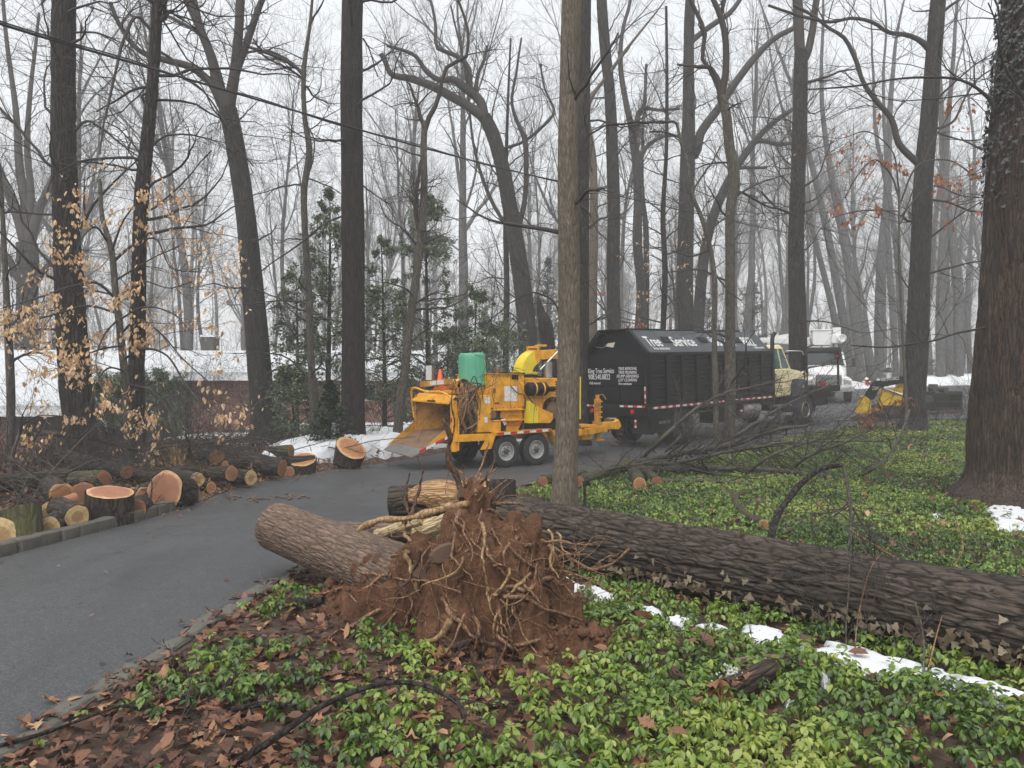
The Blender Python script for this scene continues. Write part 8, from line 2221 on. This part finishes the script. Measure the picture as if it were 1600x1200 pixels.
# foreground branches
branch('branch', 'curved black branch arching over the leaves at the bottom, split pale at its right end', [(345, 1205, 3.35), (420, 1160, 3.45), (500, 1105, 3.62), (560, 1078, 3.75), (620, 1066, 3.82), (665, 1072, 3.85), (700, 1088, 3.82), (725, 1105, 3.8)], .036, .020, B['oak'], 3, (.2, .5), 701, 3)
branch('branch', 'short dark piece of branch lying left of the curved black branch', [gp(362, 1124, .05), gp(415, 1118, .06), gp(462, 1119, .05)], .03, .026, B['oak'], 2, (.1, .3), 702, 2)
branch('branch', 'long thin dark stick winding through the leaves at lower left', [gp(0, 1184, .05), gp(70, 1165, .06), gp(150, 1138, .07), gp(190, 1128, .08), (240, 1116, 3.9), (300, 1110, 4.0), (360, 1112, 3.95)], .02, .009, B['oak'], 7, (.2, .6), 703, 3)
branch('branch', 'pale brown stick lying in the leaves above the curved black branch', [gp(474, 1062, .05), gp(490, 1068, .06), gp(502, 1064, .05)], .045, .03, B['root'], 0, seed=704)
branch('branch', 'thick black bent piece of wood at the left foot of the soil mound', [gp(458, 952, .05), (476, 942, 5.75), (505, 938, 5.7)], .075, .05, B['oak'], 0, seed=705)
branch('twig', 'thin upright twig with a knot at the bottom left', [gp(268, 1190, 0), (276, 1150, 3.55), (288, 1110, 3.6), (296, 1075, 3.65), (290, 1040, 3.7)], .008, .004, B['twig'], 3, (.1, .3), 706, 2)
branch('twig', 'thin upright twig before the soil mound', [gp(620, 1150, 0), (622, 1100, 3.9), (626, 1060, 3.95), (634, 1030, 4.0)], .008, .003, B['twig'], 4, (.1, .25), 707, 2)
branch('twig', 'dry grass like stalk rising at the asphalt edge', [gp(86, 1110, 0), (92, 1102, 4.0), (78, 1092, 4.0)], .004, .002, B['rootpale'], 0, seed=708)
branch('twig', 'dry stalk standing at the edge of the driveway', [gp(420, 925, 0), (412, 910, 6.4), (404, 894, 6.4)], .006, .003, B['rootpale'], 0, seed=709)
branch('branch', 'dark stick leaning in front of the root plate', [gp(755, 1075, .02), (782, 1030, 4.5), (800, 985, 4.6), (818, 950, 4.7)], .018, .008, B['rootdark'], 2, (.1, .3), 710, 2)
for k, (x0, y0, x1, y1) in enumerate([(430, 1085, 520, 1060), (520, 1130, 600, 1108), (250, 1150, 330, 1168), (580, 1180, 660, 1150), (150, 1160, 210, 1190), (900, 1150, 980, 1120)]):
    a, b = gp(x0, y0, .04), gp(x1, y1, .06)
    branch('twig', ['fine stick lying left above the curved black branch', 'fine stick lying across the middle of the fallen leaves', 'fine stick near the bottom left corner', 'fine stick under the right end of the curved branch', 'fine stick beside the asphalt corner', 'fine stick among the green leaves at bottom centre'][k], [a, (a + b) / 2 + np.array([.02, .02, .02]), b], .009, .004, B['rootdark'], 4, (.08, .3), 720 + k, 3)
# rotten log with lichen
rl = make_log('rotten_log', 'rotten crumbling log with pale lichen lying in the green leaves at lower right', gp(1128, 1104, .07), gp(1206, 1066, .08), .07, .055, B['big'], B['brown'], B['brown'], 730, depth=.018, k=24, group=None, lump=.4)
sp_ = splinters('rotten_flakes', None, None, (0, 0, 0), 26, .09, (.035, .035, .1), B['brown'], 5, parent=rl); sp_['kind'] = 'stuff'
m = Acc()
r_ = np.random.default_rng(6)
for k in range(60): m.add(ico * r_.uniform(.006, .016) + [r_.normal(0, .03) + .03, .055 + r_.normal(0, .012), .12 + r_.normal(0, .05)], icf)
link_me('lichen', m.mesh('lichen', B['lichen']), rl, (0, 0, 0))['kind'] = 'stuff'
make_log('rotten_log', 'smaller rotten piece behind the lichen covered log', gp(1150, 1052, .05), gp(1235, 1044, .06), .04, .028, B['stump'], B['brown'], B['brown'], 731, depth=.015, k=24, group=None, lump=.4)
# bent stick broken over, standing behind the fallen trunk
branch('broken_sapling', 'dark sapling bent over in an arch behind the fallen trunk, its top snapped', [gp(1206, 862, 0), (1204, 845, 7.6), (1212, 810, 7.8), (1232, 780, 8.0), (1256, 752, 8.1), (1290, 730, 8.2), (1316, 726, 8.2)], .085, .05, B['oak'], 0, seed=740, cut='b', sides=14)
branch('broken_sapling', 'hanging snapped top of the arched sapling', [(1317, 727, 8.2), (1324, 760, 8.1), (1329, 800, 8.0), (1330, 830, 7.9), gp(1322, 870, .02)], .04, .03, B['sapling'], 5, (.3, .8), 741, 4, sides=12)
branch('mossy_branch', 'short curved mossy piece of branch with white lichen lying behind the fallen trunk', [gp(1193, 828, .06), gp(1172, 818, .06), gp(1153, 802, .07), gp(1150, 785, .07), gp(1180, 772, .05)], .115, .08, B['logmoss'], 0, seed=742, cut='a', sides=16)
branch('branch', 'short dark stick poking out behind the fallen trunk right of the arched sapling', [gp(1218, 866, .03), (1245, 858, 7.4), (1272, 872, 7.3)], .04, .03, B['rootdark'], 1, (.2, .3), 743, 2)
branch('branch', 'dark branch lying over the fallen trunk at the right edge', [(1500, 922, 6.1), (1560, 914, 6.0), (1640, 912, 5.8)], .04, .05, B['oak'], 4, (.3, .8), 744, 3)
branch('branch', 'dark stub of branch above the fallen trunk at right', [gp(1480, 905, .08), (1505, 890, 6.8), (1535, 878, 6.9)], .045, .02, B['oak'], 2, (.2, .5), 745, 3)
# stake beside the tan tree, small cut limbs
branch('stick', 'dark stick stuck upright right of the tan foreground tree', [gp(914, 800, 0), (914, 780, 10.3), (912, 752, 10.4)], .05, .035, B['oak'], 1, (.2, .4), 750, 2)
make_log('cut_limb', 'short cut limb with an orange end lying with the brush right of the tan tree', gp(1000, 768, .12), gp(986, 735, .16), .105, .12, B['logmoss'], B['orange'], None, 751, group='cut limbs in the brush', cat='log')
make_log('cut_limb', 'small forked limb end right of the orange ended cut limb', gp(1026, 762, .1), gp(1000, 742, .16), .085, .08, B['logmoss'], B['brown'], None, 752, group='cut limbs in the brush', cat='log')
make_log('cut_limb', 'mossy limb lying behind the tan tree towards the brush', gp(848, 762, .1), gp(912, 752, .1), .10, .11, B['logmoss'], None, B['pale'], 753, group='cut limbs in the brush', cat='log')
make_log('cut_limb', 'longer mossy limb joining the orange ended cut limb', gp(905, 762, .1), gp(990, 738, .14), .09, .12, B['logmoss'], None, None, 754, group='cut limbs in the brush', cat='log')
# brush pile in front of the truck
BR = [
    ('big grey branch sweeping up right in front of the truck wheels', [gp(990, 735, .1), (1060, 708, 14.3), (1140, 695, 14.6), (1210, 672, 15.2), (1260, 665, 15.8)], .13, .05, 16, 15),
    ('long branch rising steeply before the truck side', [gp(1000, 728, .1), (1040, 680, 14.6), (1085, 640, 15.3), (1140, 612, 16), (1180, 604, 16.6), (1220, 592, 17.2)], .08, .02, 16, 16),
    ('branch rising towards the cream cab', [gp(1085, 720, .1), (1150, 680, 14.8), (1215, 640, 16), (1270, 612, 17), (1310, 596, 18)], .07, .02, 9, 17),
    ('straight dark limb lying flat along the green bed', [gp(1010, 745, .12), gp(1080, 744, .14), gp(1160, 745, .14), gp(1230, 747, .12), gp(1300, 752, .08)], .13, .05, 10, 18),
    ('thin dark limb lying just below the straight one', [gp(1020, 758, .08), gp(1110, 760, .08), gp(1180, 764, .06), gp(1260, 772, .05)], .06, .02, 8, 19),
    ('grey forked branch in the middle of the brush', [gp(1010, 740, .2), (1060, 722, 13.6), (1110, 712, 13.9), (1170, 700, 14.2), (1240, 690, 14.5)], .09, .03, 16, 20),
    ('thin grey branch slanting up at the right of the brush', [gp(1165, 745, .06), (1200, 715, 13.6), (1250, 695, 14), (1310, 680, 14.4)], .05, .02, 12, 21),
    ('second thin grey branch slanting up at the right of the brush', [gp(1230, 742, .06), (1265, 712, 13.6), (1310, 695, 14), (1370, 668, 14.8)], .05, .02, 12, 22),
    ('brush of fine twigs in front of the truck front wheel', [gp(1180, 690, .1), (1230, 672, 17), (1290, 660, 17.6), (1350, 655, 18)], .05, .015, 24, 23),
    ('dark twiggy branch reaching from the brush to the spotted trunk', [gp(1080, 722, .1), (1180, 700, 15), (1280, 690, 15.6), (1380, 690, 16)], .05, .02, 20, 24),
    ('branch leaning up past the truck rear wheel', [gp(1020, 735, .1), (1050, 695, 14.5), (1078, 668, 15), (1096, 640, 15.5)], .045, .015, 12, 25),
    ('low twiggy branch nearest the edge of the driveway', [gp(935, 742, .08), (985, 728, 13.2), (1030, 720, 13.6), (1080, 716, 14)], .05, .02, 14, 26),
    ('dark curved branch running down to the right of the brush', [(1420, 640, 17), (1412, 668, 14.8), (1395, 700, 13.2), (1368, 730, 12), gp(1340, 750, .04)], .045, .025, 8, 27),
    ('thin dark branch lying across the bed at middle right', [gp(1280, 765, .06), gp(1340, 768, .05), gp(1400, 770, .04), gp(1430, 764, .04)], .035, .015, 6, 28)]
for k, (lb, pts, w0, w1, sub, sd_) in enumerate(BR):
    branch('brush_branch', lb, pts, w0 * 1.25, w1 * 1.3, B['sapling'], sub, (.5, 1.9), 760 + sd_, 6, group='cut branches piled before the truck', up=.015, spread_=(.3, .9), tw3=3)
# brush behind the log row
LB = [('long thin branch lying over the logs towards the snow bank', [gp(180, 708, .35), (260, 698, 13), (340, 690, 13.6), (400, 684, 14), (432, 690, 14.4)], .06, .025, 14),
      ('dark branch lying across the foot of the dark oaks', [(20, 678, 12.5), (90, 680, 12.5), (160, 690, 12.4), (240, 712, 12.3), (300, 745, 12)], .05, .02, 18),
      ('bare branch slanting up before the forked tree', [gp(330, 712, .2), (360, 680, 14.5), (392, 640, 15), (430, 610, 15.4), (480, 600, 15.8)], .05, .015, 14),
      ('bent grey branch rising from the far left logs', [(-20, 748, 9.0), (12, 758, 9.1), (35, 772, 9.0), (52, 795, 8.8)], .05, .04, 5),
      ('dark twiggy branch behind the mossy log', [gp(60, 770, .2), (100, 740, 11), (140, 722, 11.4), (200, 715, 12)], .04, .015, 16),
      ('twiggy branch hanging over the slanted stump round', [(236, 790, 9.6), (238, 760, 9.8), (230, 735, 10.2), (215, 715, 10.8)], .02, .008, 10),
      ('dark branch over the snow bank pointing at the infeed tray', [gp(495, 712, .3), (540, 698, 15.6), (590, 688, 16), (650, 682, 16.4)], .03, .012, 5),
      ('bare upright brush stem behind the large tipped round', [gp(285, 735, .1), (295, 690, 12.6), (290, 640, 12.8), (300, 600, 13)], .03, .01, 16),
      ('bare leaning brush stem right of the kinked oak', [gp(300, 720, .1), (280, 660, 13.5), (255, 610, 13.8), (238, 570, 14)], .035, .01, 14)]
for k, (lb, pts, w0, w1, sub) in enumerate(LB):
    branch('brush_branch', lb, pts, w0, w1, B['oak'] if k % 2 else B['sapling'], sub, (.4, 1.3), 800 + k, 6, group='brush lying behind the log row', tw3=4)
# thin saplings and dead vines before the fallen trunk
VN = [([gp(1270, 1060, 0), (1268, 960, 5.2), (1272, 890, 5.3)], .007, 2), ([gp(1287, 1060, 0), (1295, 960, 5.1), (1292, 905, 5.1), (1290, 880, 5.1)], .006, 1), ([gp(1322, 1080, 0), (1322, 980, 4.9), (1326, 900, 5.0), (1330, 830, 5.2)], .010, 3), ([gp(1338, 1085, 0), (1340, 980, 4.8), (1360, 890, 4.9), (1400, 845, 5.2)], .008, 2),
      ([gp(1365, 1020, .0), (1400, 950, 5.0), (1418, 918, 5.1)], .007, 1), ([gp(1445, 1065, 0), (1440, 990, 4.6), (1425, 930, 4.8), (1400, 870, 5.4)], .010, 2), ([gp(1445, 1065, 0), (1470, 970, 4.6), (1495, 902, 4.9)], .007, 1), ([(1520, 1010, 4.7), (1555, 950, 4.8), (1562, 935, 4.8)], .006, 1), ([gp(1390, 1070, 0), (1420, 1010, 4.7), (1460, 955, 4.7), (1480, 945, 4.8)], .008, 2),
      ([(1330, 830, 7.8), (1390, 865, 7.2), (1440, 893, 6.8), (1500, 900, 6.4), (1600, 965, 5.6)], .016, 6), ([(1270, 760, 8.2), (1330, 815, 7.6), (1400, 845, 7.2), (1480, 900, 6.6), (1580, 940, 6.0)], .010, 5), ([(1260, 775, 8.0), (1330, 830, 7.4), (1420, 880, 6.8)], .008, 4), ([gp(1488, 905, .1), (1500, 870, 6.6), (1490, 800, 6.9)], .008, 3), ([(1340, 840, 7.5), (1360, 880, 6.9), (1370, 905, 6.4), (1420, 1000, 5.2)], .008, 3), ([gp(1176, 1040, 0), (1175, 1000, 5.0), (1173, 970, 5.0)], .006, 1), ([(1580, 1080, 4.3), (1600, 1010, 4.4), (1590, 950, 4.6)], .007, 2), ([gp(930, 1050, 0), (935, 1000, 5.0), (950, 950, 5.2)], .006, 1), ([gp(1090, 1130, 0), (1085, 1080, 4.3), (1072, 1040, 4.4)], .007, 2)]
vl = ['leftmost', 'second', 'third, tallest', 'fourth, arching', 'fifth, short leaning', 'sixth, leaning left', 'seventh, leaning right', 'short stem at right', 'curved stem low in the middle']
for k, (pts, w, sub) in enumerate(VN):
    lb = (vl[k] + ' of the thin bare stems standing before the fallen trunk') if k < 9 else ['thick dead vine running from the snapped sapling over the fallen trunk', 'thin dead vine from the arched sapling to the right edge', 'thin dead vine below the arched sapling', 'thin bare stem behind the fallen trunk at right', 'dead vine hanging down over the middle of the fallen trunk', 'lone thin stem at the first large snow patch', 'thin stem at the right picture edge before the trunk', 'thin stem right of the soil mound', 'thin stem left of the rotten log'][k - 9]
    branch('thin_sapling', lb, pts, w * 1.6, w * .6, B['root'] if k % 3 == 0 else B['sapling'], sub + 2, (.15, .6), 820 + k, 4, cat='sapling', group='thin stems round the fallen trunk', sides=6, tw3=2)
# low ivy runners and small sprigs under the trunk: part of the ground cover mass

# ---- plants and leaves over the ground
for (x, y, r) in TRUNKS: EXTRA_KEEP.append((x, y, r * .95))
rng = np.random.default_rng(31)
pachysandra(rng, -3, 7.5, 2.6, 5.6, 420, 9, .043, .09, True)
pachysandra(rng, -2, 9, 5.6, 8.5, 350, 8, .046, .085, 2)
pachysandra(rng, -2, 10, 8.5, 11, 230, 7, .056, .09, 2)
pachysandra(rng, -2, 15, 11, 17.5, 170, 6, .062, .09, False)
pachysandra(rng, 1, 22, 17.5, 26, 95, 5, .078, .10, False)
x, y = scatter(rng, -3.0, 2.2, 2.6, 7.2, 560)
k = (x > rx(y) - .10) & (dist_log(x, y) > LOG_R) & (mound_h(x, y) < .12) & (np.abs(x) < .75 * y + .8) & (rng.uniform(0, 1, len(x)) < (1 - .8 * sstep((x + .5) / 1.1)) * (.4 + .6 * fbm(x * 2, y * 2, 1, 3, 2)))
dead_leaves(rng, x[k], y[k], .074, B['litter'])
x, y = scatter(rng, -.5, 16, 3, 25, 8)
k = (x > rx(y) + .1) & (dist_log(x, y) > LOG_R) & (np.abs(x) < .75 * y + 1)
o_ = dead_leaves(rng, x[k], y[k], .085, B['litter'], .075, .5)
x, y = scatter(rng, -13, -2, 8, 24, 80)
k = (x < lx(y) - .22) & (np.abs(x) < .75 * y + 1)
dead_leaves(rng, x[k], y[k], .09, B['litter'], .01, .5)
x, y = scatter(rng, -12, -2, 9, 20, 70)
k = (x < lx(y) - .3) & (np.abs(x) < .72 * y + 1)
dead_leaves(rng, x[k], y[k], .095, B['litter'], .07, .6)
x, y = scatter(rng, -5.2, 1, 4, 16, 6)
k = ((x - lx(y) > -.1) & (x - lx(y) < .25 + .45 * (y > 10) * rng.uniform(0, 1, len(x)))) | ((rx(y) - x > -.05) & (rx(y) - x < .3 * rng.uniform(0, 1, len(x)) ** 2))
o_ = dead_leaves(rng, x[k], y[k], .06, B['litter'], .04, .25)
x, y = scatter(rng, -5, 0, 3, 16, 1.3)
k = (x > lx(y)) & (x < rx(y))
dead_leaves(rng, x[k], y[k], .045, B['litter'], .04, .15)
# wood chips and sawdust along the kerb
ca = Acc()
for i in range(1700):
    yy = rng.uniform(9.5, 17); xx = lx(yy) + (-.02 - abs(rng.normal(.1, .45)) if rng.uniform() < .93 else rng.uniform(-.1, .3))
    a = rng.uniform(0, PI); s = rng.uniform(.006, .026)
    d = np.array([math.cos(a), math.sin(a), 0]) * s; n_ = np.array([-math.sin(a), math.cos(a), 0]) * s * .35
    c = np.array([xx, yy, zg(xx, yy) + rng.uniform(.03, .06)])
    ca.add([c - d - n_, c + d - n_ + [0, 0, .01], c + d + n_, c - d + n_, c + [0, 0, .015]], [[0, 1, 4], [1, 2, 4], [2, 3, 4], [3, 0, 4]])
tag(link_me('wood_chips', ca.mesh('wood_chips', B['torn'], False)), kind='stuff')
# wet debris on the asphalt and the two scraps by the street
for (px, py, n_, sp0) in ((415, 782, 60, .28), (1290, 640, 30, .5)):
    g = ground_pt(px, py); D = Acc()
    for i in range(n_):
        s = rng.uniform(.01, .05); p = g + [rng.normal(0, sp0), rng.normal(0, sp0 * .5), .05]
        D.add(ico * s * rng.uniform(.4, 1.3, (6, 3)) * [1, 1, .4] + p, icf)
    tag(link_me('debris', D.mesh('debris', B['stump'], False)), kind='stuff')

# ---- tiny sticks of brush behind the log row: one mass
rng = np.random.default_rng(55); ub = Acc()
n = 900
y = rng.uniform(9.5, 21, n); x = lx(y) - .6 - rng.uniform(0, 7, n)
ok = np.abs(x) < .78 * y + 1
x, y = x[ok], y[ok]; n = len(x)
st = np.stack([x, y, gz(x, y) + .02], -1)
az = rng.uniform(0, 2 * PI, n); el = np.abs(rng.normal(.1, .35, n))
d = np.stack([np.cos(az) * np.cos(el), np.sin(az) * np.cos(el), np.sin(el)], -1); L = rng.uniform(.4, 1.8, n)
pts = [st]
for s in range(6):
    d = norm(d + rng.normal(0, .1, (n, 3))); pts.append(pts[-1] + d * (L / 6)[:, None])
a = np.stack(pts, 1); a[..., 2] = np.maximum(a[..., 2], gz(a[..., 0], a[..., 1]) + .02)
b = rng.uniform(.004, .014, n)[:, None] * np.linspace(1, .4, 7)[None]
l2 = spawn(rng, a, b, 2, .2, 1, (.4, 1.0), (.2, .5), 3, .15, .03, .6, .006, .003)
for (p_, r_), s in (((a, b), 4), (l2, 3)): V, q = tubes(p_, r_, s); ub.add(V, q)
tag(link_me('brush_litter', ub.mesh('brush_litter', B['sapling'])), kind='stuff')

# ---- lettering becomes plain meshes
dg = bpy.context.evaluated_depsgraph_get()
for o in [o for o in bpy.data.objects if o.type == 'FONT']:
    me = bpy.data.meshes.new_from_object(o.evaluated_get(dg))
    n_ = link_me('lettering', me, o.parent, o.location.copy(), o.rotation_euler.copy(), tuple(o.scale))
    bpy.data.objects.remove(o)
# ================================================================== HAZE
def haze(density):
    M = Mat('fog')
    nt = M.nt
    nt.nodes.remove(M.b)
    v = nt.nodes.new('ShaderNodeVolumePrincipled')
    v.inputs['Color'].default_value = (.97, .975, .985, 1)
    v.inputs['Density'].default_value = density
    v.inputs['Anisotropy'].default_value = .0
    nt.links.new(v.outputs[0], nt.nodes['Material Output'].inputs['Volume'])
    o = MB().bx(-345, 345, -75, 435, -3.2, 47).build('haze', M.m, None, 0, False)
    tag(o, kind='stuff')
haze(.0027)
